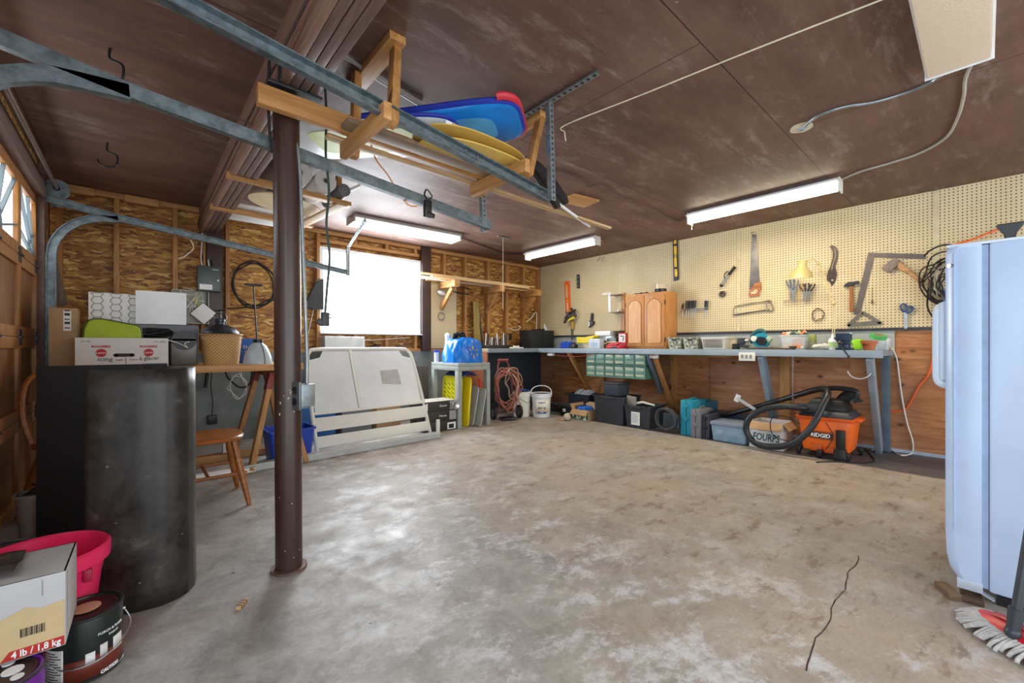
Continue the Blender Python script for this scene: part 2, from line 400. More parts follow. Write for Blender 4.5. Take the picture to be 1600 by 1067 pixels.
cordw = mat('white_cord_rubber', '#dcd9cf', .5); cordo = mat('orange_cord_rubber', '#ea5f1e', .45); cordg = mat('dark_green_cord_rubber', '#1f3a31', .5); cordb = blackr
rope = mat('cream_string', '#dcd2bb', .8)
# ---------------------------------------------------------------- the shell
FY = -2.6
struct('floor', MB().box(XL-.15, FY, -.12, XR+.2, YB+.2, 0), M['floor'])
struct('ceiling', MB().box(XL-.15, FY, H, XR+.2, YB+.2, H+.1), M['ceil'])
# right wall: plywood below, gypsum-thin pegboards above
wr = struct('wall_right', MB().box(XR, FY, 0, XR+.14, YB+.14, H), M['ply'])
sp = MB().box(XR-.012, .57, .90, XR, YB, 1.17); struct('painted_strip', sp, mat('blue_grey_wall_paint', '#a3a8a4', .6), wr)
js = [YB-.01, 3.60, 1.95, .29, -1.4, FY+.02]
for a, b in zip(js[:-1], js[1:]):
    struct('pegboard_panel', MB().box(PX, b+.006, 1.175, PX+.008, a-.006, H-.002), M['peg'], wr)
    struct('batten', MB().box(PX+.008, b+.0, 1.175, XR, a-.0, H-.002), M['peg'], wr)
for j in js[1:4]: struct('joint_strip', MB().box(PX-.004, j-.022, 1.175, PX-.0005, j+.022, H-.002, .002), mat('cream_strip', '#cdc09c', .5), wr)
struct('rail_strip', MB().box(PX-.006, -1.4, 1.150, XR, YB, 1.176), dsteel, wr)
for px in (1052, 1226, 940):
    y = pt(px, 600, X=XR-.03).y; struct('stud', MB().box(XR-.04, y-.045, 0, XR-.0, y+.045, .90, .002), studZ, wr)
struct('seam', MB().box(XR-.002, pt(1109, 600, X=XR).y-.002, 0, XR, pt(1109, 600, X=XR).y+.002, .9), blackr, wr)
struct('ledge', MB().box(XR-.10, pt(1140, 560, X=5.3).y, .86, XR, pt(1046, 560, X=5.3).y, .885, .002), studY, wr)
struct('baseboard_right', MB().box(XR-.014, FY, 0, XR, YB, .03), mat('pale_blue_sill_paint', '#a9b7c6', .6))
# back wall: concrete foundation, framing with osb behind, a window
WX0, WX1, WZ0, WZ1 = 1.667, 2.953, 1.18, 2.165
wb = struct('wall_back', MB().box(XL-.15, YB, 0, XR+.14, YB+.3, .93), M['conc'])
o1 = MB(); yo = YB+.085
for a in ((XL, .93, WX0-.04, H), (WX0-.04, .93, WX1+.04, WZ0-.03), (WX0-.04, WZ1+.03, WX1+.04, H), (WX1+.04, .93, XR, H)):
    o1.box(a[0], yo, a[1], a[2], yo+.03, a[3])
struct('osb_sheathing', o1, M['osb'], wb)
struct('outer_wall', MB().box(XL-.15, yo+.03, .93, WX0-.04, yo+.2, H).box(WX1+.04, yo+.03, .93, XR+.14, yo+.2, H).box(WX0-.04, yo+.03, .93, WX1+.04, yo+.2, WZ0-.03).box(WX0-.04, yo+.03, WZ1+.03, WX1+.04, yo+.2, H), brownz, wb)
struct('sill_plate', MB().box(XL, YB-.0, .93, XR-.03, yo, .965, .002), studX, wb)
struct('top_plate', MB().box(XL, YB-.0, H-.05, XR-.03, yo, H-.002, .002), studX, wb)
struct('top_plate', MB().box(WX0-.06, YB+.001, 2.245, WX1+.0, yo, 2.285, .002), studX, wb)
def stud(px, z0=.965, z1=H-.05, w=.038, m=None, y=YB+.002):
    x = pt(px, 500, Y=YB).x; struct('stud', MB().box(x-w/2, y, z0, x+w/2, yo, z1, .002), m or studZ, wb)
for px in (92, 182, 274, 318, 356, 498, 668): stud(px)
for px in (556, 605, 650): stud(px, 2.285, H-.05); stud(px, .965, WZ0-.03)
for px in (695, 728, 764, 793, 819, 843): stud(px, w=.055 if px in (764, 793) else .04)
for x0, x1, z1, y in ((.527, .66, 2.17, YB-.06), (2.975, 3.115, H-.002, YB-.05)):
    struct('post', MB().box(x0, y, .93, x1, YB, z1, .004), brownz, wb)
struct('pegboard_panel', MB().box(3.125, YB-.012, .97, 3.57, YB, 2.0), M['peg'], wb)
# blocks along the top of the osb bays
for px in (118, 222):
    x = pt(px, 300, Y=YB).x; struct('blocking', MB().box(x-.12, YB-.05, H-.075, x+.12, YB, H-.01, .003), studX, wb)
# window with drawn white blind
fr = MB(); rect_ring(fr, WX0-.04, WZ0-.03, WX1+.04, WZ1+.03, .038, YB+.0, yo+.2)
w1 = struct('window_1', fr, white)
struct('blind', MB().box(WX0-.002, YB+.03, WZ0+.006, WX1+.002, YB+.036, WZ1-.006), emis('daylit_white_blind', '#f6f9ff', 5.5), w1)
struct('window_sill', MB().box(WX0-.05, YB-.05, WZ0-.03, WX1+.05, YB+.0, WZ0-.012, .003), white, w1)
# left wall with the sectional wooden door
DY0, DY1, DZ = 2.28, 4.72, 2.12
wl = struct('wall_left', MB().box(XL-.15, DY1, 0, XL, YB, H).box(XL-.15, DY0, DZ, XL, DY1, H).box(XL-.15, 1.72, 0, XL, DY0, H), M['osb'])
struct('door_jamb', MB().box(XL, DY1, 0, XL+.04, DY1+.09, H-.01, .003).box(XL, DY0-.09, 0, XL+.04, DY0, H-.01, .003), browny, wl)
struct('door_header', MB().box(XL, DY0, DZ+.0, XL+.05, DY1, DZ+.12, .003), browny, wl)
d1 = MB(); stile = .09; n = 4; sec = DZ/4; pw = (DY1-DY0)/4
doorw = wood('honey_door_wood', '#8d5a26', '#c08a4a', 2, .45); doorp = wood('door_panel_wood', '#6d4119', '#9c6a33', 2, .5)
for r in range(4):
    z0 = r*sec; d1.box(XL-.04, DY0, z0+.002, XL, DY1, z0+.07, .003); d1.box(XL-.04, DY0, z0+sec-.07, XL, DY1, z0+sec-.002, .003)
    for k in range(5):
        y = DY0+k*pw; d1.box(XL-.04, max(DY0, y-.045), z0+.07, XL, min(DY1, y+.045), z0+sec-.07, .003)
dr = struct('door_1', d1, doorw)
for r in range(3):
    for k in range(4):
        struct('door_panel', MB().box(XL-.03, DY0+k*pw+.045, r*sec+.07, XL-.018, DY0+(k+1)*pw-.045, (r+1)*sec-.07, .002), doorp, dr)
pane = emis('bright_outdoor_glass', '#eef5ff', 3.2); lead = mat('grey_muntin', '#6f7d80', .5)
for k in range(4):
    y0 = DY0+k*pw+.045; y1 = y0+pw-.09; z0 = 3*sec+.07; z1 = DZ-.07
    p = struct('window_pane', MB().box(XL-.03, y0, z0, XL-.024, y1, z1), pane, dr)
    mb = MB(); ax = y1 if k % 2 else y0; sgn = -1 if k % 2 else 1   # sunburst spokes fanning from a lower corner
    for a in (12, 38, 62):
        an = math.radians(a); L = min((y1-y0)/max(math.cos(an), .01), (z1-z0)/max(math.sin(an), .01))
        mb.beam((XL-.02, ax, z0), (XL-.02, ax+sgn*L*math.cos(an), z0+L*math.sin(an)), .012, .03, (1, 0, 0))
    pts = [(XL-.02, ax+sgn*.16*math.cos(q*PI/16), z0+.16*math.sin(q*PI/16)) for q in range(9)]; mb.tube(pts, .012, 6, 1)
    struct('muntin', mb, lead, p)
for r in (1, 2, 3):
    for y in (DY1-.04, DY1-pw, DY1-2*pw):
        h = MB().box(XL, y-.04, r*sec-.05, XL+.004, y+.04, r*sec-.008, .001).box(XL, y-.04, r*sec+.008, XL+.004, y+.04, r*sec+.05, .001).cyl((XL+.008, y-.045, r*sec), (XL+.008, y+.045, r*sec), .008, n=10)
        struct('hinge', h, dsteel, dr)
# floor joint and edge
tj = MB(); a = pt(1342, 868, Z=.001); b = pt(1255, 1046, Z=.001); random.seed(3); pr = []
N = 26; d = (b-a); sd = Vector((-d.y, d.x, 0)).normalized()
L_ = [a+d*i/N+sd*(random.uniform(-.003, .003)+.006*math.sin(i*.8)) for i in range(N+1)]
for i in range(N):
    w0 = .0012+.0012*random.random(); tj.add([L_[i]-sd*w0, L_[i+1]-sd*w0, L_[i+1]+sd*w0, L_[i]+sd*w0], [(0, 1, 2, 3)])
struct('trim_1', tj, mat('dark_crack', '#3b2c20', .9))
# beam under the ceiling, three planks and a side board
bm_ = MB()
for k in range(3): bm_.box(.500+k*.041, FY, 2.15, .537+k*.041, YB-.02, H, .003)
be = struct('ceiling_beam', bm_, browny); be['kind'] = 'structure'
struct('side_board', MB().box(.465, FY, 2.145, .497, YB-.02, H, .003), wood('brown_side_board', '#7a5748', '#a07c69', 1, .5), be)
be.name = 'trim_2'

# ---------------------------------------------------------------- light and camera
def area(name, loc, rot, sx, sy, e, col):
    l = bpy.data.lights.new(name, 'AREA'); l.shape = 'RECTANGLE'; l.size = sx; l.size_y = sy; l.energy = e; l.color = col
    o = bpy.data.objects.new(name, l); C.objects.link(o); o.location = loc; o.rotation_euler = rot; return o
area('window_daylight', (2.31, YB-.03, 1.67), (-PI/2, 0, 0), 1.25, .95, 75, (.86, .93, 1))
area('open_bay_daylight', (2.4, FY+.05, 1.25), (PI/2, 0, 0), 5.4, 2.2, 125, (.93, .97, 1))
area('side_bay_daylight', (XL+.04, -.6, 1.2), (0, -PI/2, 0), 2.0, 2.0, 55, (.8, .9, 1))
area('tube_glow', (4.37, 1.44, 2.27), (0, 0, 0), .12, 1.2, 27, (1, .86, .62))
area('tube_glow_far', (4.40, 3.9, 2.27), (0, 0, 0), .1, 1.2, 9, (1, .93, .82))
area('tube_glow_window', (2.37, 4.5, 2.27), (0, 0, 0), 1.2, .2, 12, (1, .96, .9))
W = bpy.data.worlds.new('sky'); bpy.context.scene.world = W; W.use_nodes = True
bg = W.node_tree.nodes['Background']; bg.inputs[0].default_value = (.85, .93, 1, 1); bg.inputs[1].default_value = .9
cam = bpy.data.cameras.new('camera'); co = bpy.data.objects.new('camera', cam); C.objects.link(co)
cam.sensor_width = 36; cam.lens = F/1600*36; co.location = (0, 0, HC); co.rotation_euler = (PI/2, 0, -YAW)
cam.shift_y = (HY-533.5)/1600; cam.clip_start = .02
sc = bpy.context.scene; sc.camera = co
sc.view_settings.view_transform = 'Standard'; sc.view_settings.look = 'None'; sc.view_settings.exposure = 0.0
sc.cycles.use_denoising = True; sc.cycles.max_bounces = 8; sc.cycles.sample_clamp_indirect = 6
# ---------------------------------------------------------------- shared makers
def frame(px, py, side='R', d=None):
    """a point on a wall plane and a function that turns photo points on that plane into local x,z"""
    if side == 'R':
        D = PX if d is None else d; o = pt(px, py, X=D)
        return o, lambda a, b: (-(pt(a, b, X=D).y-o.y), pt(a, b, X=D).z-o.z)
    D = YB if d is None else d; o = pt(px, py, Y=D)
    return o, lambda a, b: (pt(a, b, Y=D).x-o.x, pt(a, b, Y=D).z-o.z)
def carton(t, w, d, h, m, flaps=None, open_=False, fm=None, name='box_body'):
    """card box, front at y=0"""
    mb = MB()
    if open_:
        mb.box(-w/2, 0, 0, w/2, d, .004); mb.box(-w/2, 0, .004, w/2, .004, h); mb.box(-w/2, d-.004, .004, w/2, d, h)
        mb.box(-w/2, .004, .004, -w/2+.004, d-.004, h); mb.box(w/2-.004, .004, .004, w/2, d-.004, h)
    else: mb.box(-w/2, 0, 0, w/2, d, h, .003)
    b = mb.o(name, m, t)
    for f in (flaps or []):
        q = MB()
        if f == 'f': q.obox((0, -.03, h-.035), (w, .003, .085), (-.7, 0, 0))
        if f == 'b': q.obox((0, d+.02, h+.035), (w, .003, .085), (-.45, 0, 0))
        if f == 'l': q.obox((-w/2-.02, d/2, h+.03), (.003, d, .08), (0, -.5, 0))
        if f == 'r': q.obox((w/2+.025, d/2, h-.03), (.003, d, .08), (0, -.7, 0))
        q.o('flap', fm or m, t)
    return b
def coil(mb, c, r, n, tr, jit=.012, sq=1.0, depth=.03, seed=1, plane='xz', tail=None):
    rd = random.Random(seed); pts = []
    for k in range(n*12+1):
        a = 2*PI*k/12; rr = r*(1+rd.uniform(-1, 1)*jit/r+.06*math.sin(k/12*2.3))
        p = (rr*math.cos(a), depth*(k/(n*12)-.5)+rd.uniform(-.004, .004), rr*sq*math.sin(a))
        pts.append(p if plane == 'xz' else (p[0], p[2], p[1]+depth/2))
    pts = [tuple(Vector(p)+Vector(c)) for p in pts]
    mb.tube(pts+(tail or []), tr, 6, 3)
def cord(name, pts, r, m, label, cat='cord', group=None):
    o = Vector(pts[0]); return solo(name, MB().tube([Vector(p)-o for p in pts], r, 8, 6), m, label, cat, tuple(o), group=group)
TT = .85
# ---------------------------------------------------------------- makeshift table on saw horses at the back left
t = thing('plank_table', 'long wooden board table laid on saw horses against the left back wall', 'table', (.3, 4.3, 0))
MB().box(-.78, -.36, TT-.028, .78, .40, TT, .003).o('tabletop', studX, t)
MB().box(-.78, -.37, TT-.05, .78, -.361, TT-.002, .001).o('edge_board', studX, t)
def sawhorse(label, loc):
    s = thing('saw_horse', label, 'saw horse', loc, group=None)
    MB().box(-.02, 0, .735, .02, .66, TT-.052, .003).o('top_rail', studY, s)
    for y0, y1 in ((.06, -.06), (.60, .72)):
        for sx in (-1, 1):
            MB().beam((sx*.035, y0, .755), (sx*.205, y1, 0.005), .038, .085, (0, 1, 0), .003).o('leg', studZ, s)
            MB().beam((sx*.032, y0-.0, .772), (sx*.065, y0+(y1-y0)*.2, .64), .046, .094, (0, 1, 0), .003).o('clamp_bracket', mat('worn_red_bracket', '#7d2b20', .5, .2, .3), s)
    return s
sawhorse('saw horse with red metal brackets standing just behind the steel post', (.885, 3.97, 0))
sawhorse('saw horse with red metal brackets hidden behind the rolled black sheet', (-.12, 3.97, 0))
# white sugar carton
loc, w, h = span(117, 263, 528, TT, Y=4.08)
t = thing('sugar_carton', 'white icing sugar carton with red Rogers ovals on the plank table', 'box', loc)
carton(t, w, .24, h, cardw, open_=True)
MB().box(-.045, -.0015, h*.42-.012, .045, .0, h*.42+.012, .0).cyl((-.045, -.0015, h*.42), (-.045, 0, h*.42), .012).cyl((.045, -.0015, h*.42), (.045, 0, h*.42), .012).o('hand_hole', mat('dark_brown_hole', '#3a2f2a', .8), t)
for sx, a in ((-1, -w*.24), (1, w*.27)):
    MB().cyl((a, -.0025, h*.50), (a, 0, h*.50), .028, n=24).o('red_oval', redink, t)
    txt('Lantic', .022, whink, t, (a, -.003, h*.50-.006)); txt('ROGERS', .02, redink, t, (a, -.0015, h*.68), width=.095, bold=.0008)
txt('icing', .042, ink, t, (-w*.20, -.0015, h*.23), width=.075); txt('sugar', .018, ink, t, (-w*.05, -.0015, h*.24), width=.042)
MB().box(.008, -.0015, h*.12, .011, 0, h*.34).o('divider_line', ink, t)
txt('sucre', .018, ink, t, (w*.10, -.0015, h*.24), width=.042); txt('à glacer', .042, ink, t, (w*.28, -.0015, h*.24), width=.11)
txt('24-1 kg', .015, ink, t, (-w*.40, -.0015, h*.86)); txt('63771-00001', .013, ink, t, (w*.40, -.0015, h*.86))
bc = MB(); rect_ring(bc, w*.2, .003, w*.48, h*.13, .002, -.0015, 0)
for k in range(22): bc.box(w*.21+k*.0055, -.0015, .008, w*.21+k*.0055+(.002 if k % 3 else .0034), 0, h*.10)
bc.o('barcode', mat('navy_ink', '#1d2f6a', .6), t)
# lime bag standing in the carton
o, f = frame(175, 528, 'B', 4.22)
P = [(129, 545), (131, 515), (138, 502), (150, 498), (170, 500), (195, 505), (212, 508), (220, 514), (222, 530), (222, 545)]
t = thing('insulated_bag', 'lime green zipped bag poking out of the white sugar carton', 'bag', tuple(o))
poly = [f(*p) for p in P]
MB().prism(poly, -.03, .04, b=.008).o('bag_body', lime, t)
MB().tube([(x, -.032, z) for x, z in poly], .004, 6, 3).o('zip_piping', mat('dark_zip', '#3f4a12', .6), t)
# leaning cardboard
loc, w, h = span(76, 121, 481, TT, Y=4.26)
t = thing('flat_carton', 'tall plain brown cardboard carton with a shipping label by the garage door', 'box', loc)
carton(t, w, .18, h, card); MB().box(.0, -.0015, h*.62, w*.28, 0, h*.96).o('shipping_label', papr, t)
q = MB()
for k in range(5): q.box(.006, -.0025, h*.66+k*.03, w*.28-.006, -.0016, h*.66+k*.03+(.016 if k % 2 else .007))
q.o('label_print', ink, t)
solo('timber_offcut', MB().beam((0, 0, 0), tuple(pt(100, 477, Y=5.1)-pt(80, 400, Y=5.1)), .05, .02, (0, 1, 0)), wood('grey_weathered_wood', '#6b5c50', '#8d7c6c', 2), 'weathered grey batten leaning behind the brown carton', 'board', tuple(pt(80, 400, Y=5.1)))
# patterned box
loc, w, h = span(138, 216, 458, TT, Y=4.5)
t = thing('patterned_box', 'white box printed with a grey and gold lattice behind the lime bag', 'box', loc)
carton(t, w, .2, h, papr); q = MB(); s_ = .052
for r in range(int(h/s_)+1):
    for c_ in range(int(w/(2*s_))+1):
        x = -w/2+.03+c_*2*s_; z = .01+r*s_
        pts = [(x, z), (x+s_*.7, z), (x+s_, z+s_*.5), (x+s_*.7, z+s_), (x, z+s_), (x-.3*s_, z+.5*s_)]
        pts = [(min(w/2-.004, max(-w/2+.004, a)), -.001, min(h-.004, b_)) for a, b_ in pts]
        q.tube(pts, .0028, 4, 1, closed=True)
q.o('lattice_print', mat('gold_grey_ink', '#8f8266', .5), t)
# grey computer case with a white curved panel standing on it
loc, w, h = span(205, 310, 507, TT, Y=4.40)
t = thing('computer_case', 'grey desktop computer case lying flat under the white curved panel', 'computer', loc)
MB().box(-w/2, 0, 0, w/2, .3, h, .008).o('case_body', mgrey, t)
q = MB()
for k in range(4): q.box(-w/2+.03, -.003, h*(.2+.2*k), w/2-.12, 0, h*(.2+.2*k)+.006)
q.cyl((w/2-.06, -.006, h*.8), (w/2-.06, 0, h*.8), .018).o('front_slots', black, t)
loc, w2, h2 = span(212, 291, 456, TT+h+.001, Y=4.40)
t = thing('white_panel', 'plain white curved panel standing on the grey computer case', 'panel', loc)
MB().grid(lambda u, v: ((u-.5)*w2, -.02*math.sin(PI*u), v*h2), 16, 1).grid(lambda u, v: ((u-.5)*w2, .11, v*h2), 16, 1).grid(lambda u, v: ((u-.5)*w2, -.02*math.sin(PI*u)*(1-v)+.11*v, h2), 16, 1).grid(lambda u, v: ((u-.5)*w2, -.02*math.sin(PI*u)*(1-v)+.11*v, 0), 16, 1).box(-w2/2-.001, 0, 0, -w2/2+.002, .11, h2).box(w2/2-.002, 0, 0, w2/2+.001, .11, h2).o('front_shell', white, t)
# paper shredder like dark appliance
loc, w, h = span(266, 309, 516, TT, Y=4.16)
t = thing('coffee_maker', 'dark grey rounded appliance with loose leads between carton and wicker basket', 'appliance', loc)
MB().taper(w*.92, .18, w, .2, 0, h*.66, .015, 0, .1).o('lower_body', mat('smoky_grey', '#5b5752', .3), t)
MB().box(-w/2, 0, h*.66, w/2, .2, h*.8, .012).cyl((0, 0.0, h*.72), (0, .2, h*.72), w*.46, n=24).o('top_housing', black, t)
MB().tube([(-.1, -.03, h*.72), (-.03, -.03, h*.62), (.02, -.03, h*.5), (0, -.035, h*.62), (.03, -.03, h*.68)], .003, 6).o('loose_lead', cordw, t)
rd = random.Random(5)
solo('cable_heap', (lambda mb: [mb.tube([(rd.uniform(-.09, .09), rd.uniform(-.03, .05), rd.uniform(0, .07)) for _ in range(5)], .006, 6) for _ in range(9)] and mb)(MB()), blackr, 'tangle of black leads heaped on the computer case behind the carton', 'cables', tuple(pt(245, 527, Y=4.36)))
# wicker basket with upturned dark lamp
loc, w, h = span(313, 379, 523, TT, Y=4.22)
t = thing('wicker_basket', 'light woven wicker basket holding a dark metal lamp on the plank table', 'basket', (loc[0], loc[1]+.02, loc[2]))
R0 = w*.42; R1 = w*.5
MB().lathe([(0, .004), (R0*.95, .004), (R0, .0), (R1*.98, h*.93), (R1, h), (R1*.95, h), (R0*.92, .012), (0, .012)], 36, sy=.7).o('woven_body', M['wicker'], t)
MB().tube([(R1*math.cos(a*PI/12), R1*.7*math.sin(a*PI/12), h) for a in range(24)], .008, 8, 2, closed=True).o('rim', wood('pale_wicker_rim', '#a67f4c', '#d8b680', 0), t)
t = thing('pendant_lamp', 'dark pewter dome lamp with stacked neck sitting on the wicker basket', 'lamp', (loc[0]-.01, loc[1]+.02, loc[2]+h+.01))
MB().lathe([(.135, -.002), (.14, .0), (.132, .02), (.10, .052), (.05, .072), (.03, .078), (.03, .095), (.036, .1), (.036, .118), (.02, .125), (0, .128)], 32).o('lamp_shade', mat('dark_pewter', '#3b3f47', .32, .55), t)
MB().tube([(-.035, 0, .08), (-.04, 0, .15), (0, 0, .168), (.04, 0, .15), (.035, 0, .08)], .005, 6).cyl((0, 0, .12), (0, 0, .19), .008).lathe([(0, .19), (.045, .188), (.05, .192), (.012, .2), (0, .2)], 20).o('hanger', dsteel, t)
# blue box and clear dome light
loc, w, h = span(372, 402, 529, TT, Y=4.36)
t = thing('blue_carton', 'small blue printed carton tucked behind the clear dome lamp', 'box', loc)
carton(t, w, .1, h, mat('bright_blue_card', '#1c5bb0', .5)); txt('O', .04, whink, t, (-.02, -.0015, h*.6)); txt('CFM', .025, whink, t, (0, -.0015, h*.42))
loc, w, h = span(379, 426, 530, TT, Y=4.12)
t = thing('high_bay_lamp', 'ribbed clear dome lamp with black cap standing open side down', 'lamp', loc)
MB().lathe([(w*.5, 0), (w*.5, .01), (w*.44, h*.35), (w*.3, h*.72), (w*.16, h*.86), (w*.15, h*.84), (w*.28, h*.7), (w*.42, h*.33), (w*.48, .008)], 32).o('dome_shade', glassy('frosted_dome', '#bcc8ce', .75, .2), t)
MB().cyl((0, 0, h*.84), (0, 0, h), .036).cyl((0, 0, h*.9), (0, 0, h*.93), .042).o('cap', black, t)
MB().tube([(.01, -.0, h), (.02, -w*.3, h*.7), (.03, -w*.5, h*.25), (.03, -w*.52, .005)], .003, 6).o('power_lead', cordb, t)
o = pt(404, 565, Y=4.5); top = pt(396, 447, Y=4.5)
t = thing('push_rod', 'thin black rod with a flat crossbar head standing behind the dome lamp', 'rod', (o.x, o.y, TT))
MB().cyl((0, 0, 0), (top.x-o.x, 0, top.z-TT), .006).o('rod', black, t)
MB().box(top.x-o.x-.07, -.02, top.z-TT, top.x-o.x+.07, .02, top.z-TT+.02, .006).o('crossbar', black, t)
o = pt(375, 520, Y=4.62); q = MB()
for k in range(12):
    a = PI*k/11; q.tube([(-.14*math.cos(a)*1+.05*math.cos(b), .05*math.sin(b), .03+.13*math.sin(a)+.05*math.cos(b)*math.sin(a)) for b in [2*PI*i/10 for i in range(10)]], .0035, 5, 1, closed=True)
q.tube([(-.14*math.cos(PI*k/11), 0, .03+.13*math.sin(PI*k/11)) for k in range(12)], .045, 12, 2)
solo('flexible_duct', q, clearp, 'shiny clear ribbed flexible duct arched behind the wicker basket', 'duct', (o.x, o.y, TT+.01))
# wall boxes with wires
loc, w, h = span(306, 342, 419, 0, Y=YB-.001); z0 = pt(324, 457, Y=YB).z
t = thing('breaker_panel', 'dark grey metal breaker panel on the brown post at the beam end', 'electrical panel', (loc[0], YB-.062, z0)); h = pt(324, 419, Y=YB).z-z0
MB().box(-w/2, -.09, 0, w/2, 0, h, .004).o('enclosure', mat('dark_green_grey_metal', '#3e4644', .4, .3), t)
MB().box(-w*.46, -.094, h*.03, w*.46, -.09, h*.97, .002).o('door', mat('dark_green_grey_door', '#4a5452', .4, .3), t)
MB().box(-w*.42, -.0955, h*.05, w*.12, -.0945, h*.26).o('sticker', papr, t); txt('SIEMENS', .014, whink, t, (w*.25, -.0955, h*.85))
MB().box(w*.34, -.1, h*.42, w*.4, -.094, h*.5, .001).o('latch', steel, t)
o, f = frame(298, 480, 'B', YB-.02)
t = thing('junction_box', 'open pale green phone junction box with loose wiring behind the white panel', 'junction box', tuple(o))
a = f(268, 505); b = f(326, 456); q = MB(); q.box(a[0], .0, a[1], b[0], .018, b[1], .002); rect_ring(q, a[0], a[1], b[0], b[1], .008, -.045, 0)
q.o('box_body', mat('pale_green_grey_metal', '#a6aa97', .5), t)
q = MB(); rd = random.Random(9)
for k in range(8): q.tube([(rd.uniform(a[0]+.04, b[0]-.03), -.03-rd.random()*.03, rd.uniform(a[1]+.05, b[1]+.03)) for _ in range(5)], .003, 5)
q.o('loose_wiring', cordw, t)
q = MB()
for k in range(3): q.box(.05+k*.03, -.02, -.02, .07+k*.03, 0, .03, .002)
q.o('terminal_block', black, t); q = MB().tube([(.03, -.03, -.04), (.06, -.05, .02), (.02, -.04, .07), (.07, -.03, .1)], .004, 5); q.o('yellow_wire', yellow, t)
t = thing('cover_plate', 'white square cover plate with black rim hanging askew beside the junction box', 'cover plate', tuple(pt(318, 490, Y=YB-.1)))
MB().obox((0, 0, 0), (.15, .008, .15), (0, .75, 0), .002).o('plate', papr, t); MB().obox((0, .006, 0), (.16, .006, .16), (0, .75, 0), .001).o('rim', black, t)
t = thing('supply_cables', 'group of pale cables running down the framing into the breaker panel', 'cables', tuple(pt(320, 345, Y=YB-.03)))
o = pt(320, 345, Y=YB-.03)
for k, px in enumerate((315, 320, 326, 331)): MB().tube([Vector(p)-o for p in (pt(px, 338, Y=YB-.012), pt(px+1, 370, Y=YB-.02), pt(px-1, 400, Y=YB-.04), pt(px+1, 418, Y=YB-.11))], .006, 6).o('cable', [cordw, wood('tan_cable', '#b08a50', '#c9a870', 2), cordw, cordb][k], t)
o, f = frame(398, 445, 'B', YB-.05); r = abs(f(425, 445)[0])
q = MB(); coil(q, (0, 0, 0), .20, 3, .0075, .015, 1.15, .05, 4, tail=[(.25, 0, .04), (.1, 0, -.2), (-.25, 0, -.27)])
solo('black_cable_coil', q, blackr, 'black cable looped in a wide coil on the board wall left of the post', 'cable coil', tuple(o))
solo('string_scrap', MB().tube([(0, 0, 0), (.02, 0, -.07), (-.03, -.01, -.14), (-.05, 0, -.16), (-.09, 0, -.18)], .004, 5), rope, 'frayed scrap of string dangling from the far garage track', 'string', tuple(pt(298, 375, Y=4.8)))
# under the table
o = pt(331, 655, Y=YB); t = thing('power_adapter', 'small black plug adapter hanging on its lead from the grey wall', 'adapter', (o.x, YB-.005, o.z))
MB().box(-.04, -.05, -.045, .04, 0, .045, .006).o('adapter_body', black, t)
MB().tube([(0, -.02, .045), (.005, -.02, .2), (-.01, -.02, .35), (.01, -.02, .62)], .004, 6).o('lead', cordb, t)
o = pt(321, 590, Y=YB-.02); solo('black_nylon_brush', MB().cyl((0, 0, .05), (0, 0, .10), .012).cyl((0, 0, -.1), (.02, 0, .05), .014), black, 'small black cylinder hanging on a white clip below the plank table', 'plug', tuple(o))
q = MB(); coil(q, (0, 0, 0), .08, 2, .004, .02, 1.3, .03, 8, tail=[(.02, 0, .15), (.12, 0, .22)])
solo('white_cord_tangle', q, cordw, 'white cord tangle dangling under the table beside the saw horse', 'cord', tuple(pt(373, 605, Y=4.9)))
cord('black_cable_loop', [pt(352, 580, Y=4.9), pt(358, 592, Y=4.9), pt(375, 605, Y=4.9), pt(390, 600, Y=4.9), pt(394, 580, Y=4.9)], .009, blackr, 'black cable loop sagging from under the plank table', 'cable')
o = pt(356, 712, Y=4.45); t = thing('white_conduit_box', 'small white electrical box lying on planks behind the wooden chair seat', 'box', (o.x, o.y, .065))
MB().box(-.04, -.03, 0, .04, .03, .085, .004).o('box_body', offw, t); MB().cyl((0, -.032, .045), (0, -.03, .045), .02).o('knockout', black, t)
a = pt(300, 729, Z=.03); solo('floor_plank', MB().box(-.05, -.04, 0, .62, .05, .06, .003), studX, 'rough plank lying on the floor under the plank table', 'board', (a.x, 4.45, 0))
a = pt(300, 745, Z=.03); solo('sun_patch_strip', MB().box(-.02, -.05, 0, .40, .04, .035, .004), mat('sun_patch_white', '#f2f1ec', .4), 'white strip standing in for a patch of sunlight on the floor under the chair', 'sun patch', (a.x, a.y, 0))  # added white strip that imitates sunlight falling on the floor
a = pt(302, 752, Z=.01); solo('narrow_batten', MB().box(-.05, -.02, 0, .34, .02, .02, .002), studX, 'narrow wooden batten lying on the floor beneath the chair', 'board', (a.x, a.y+.03, 0), -.1)
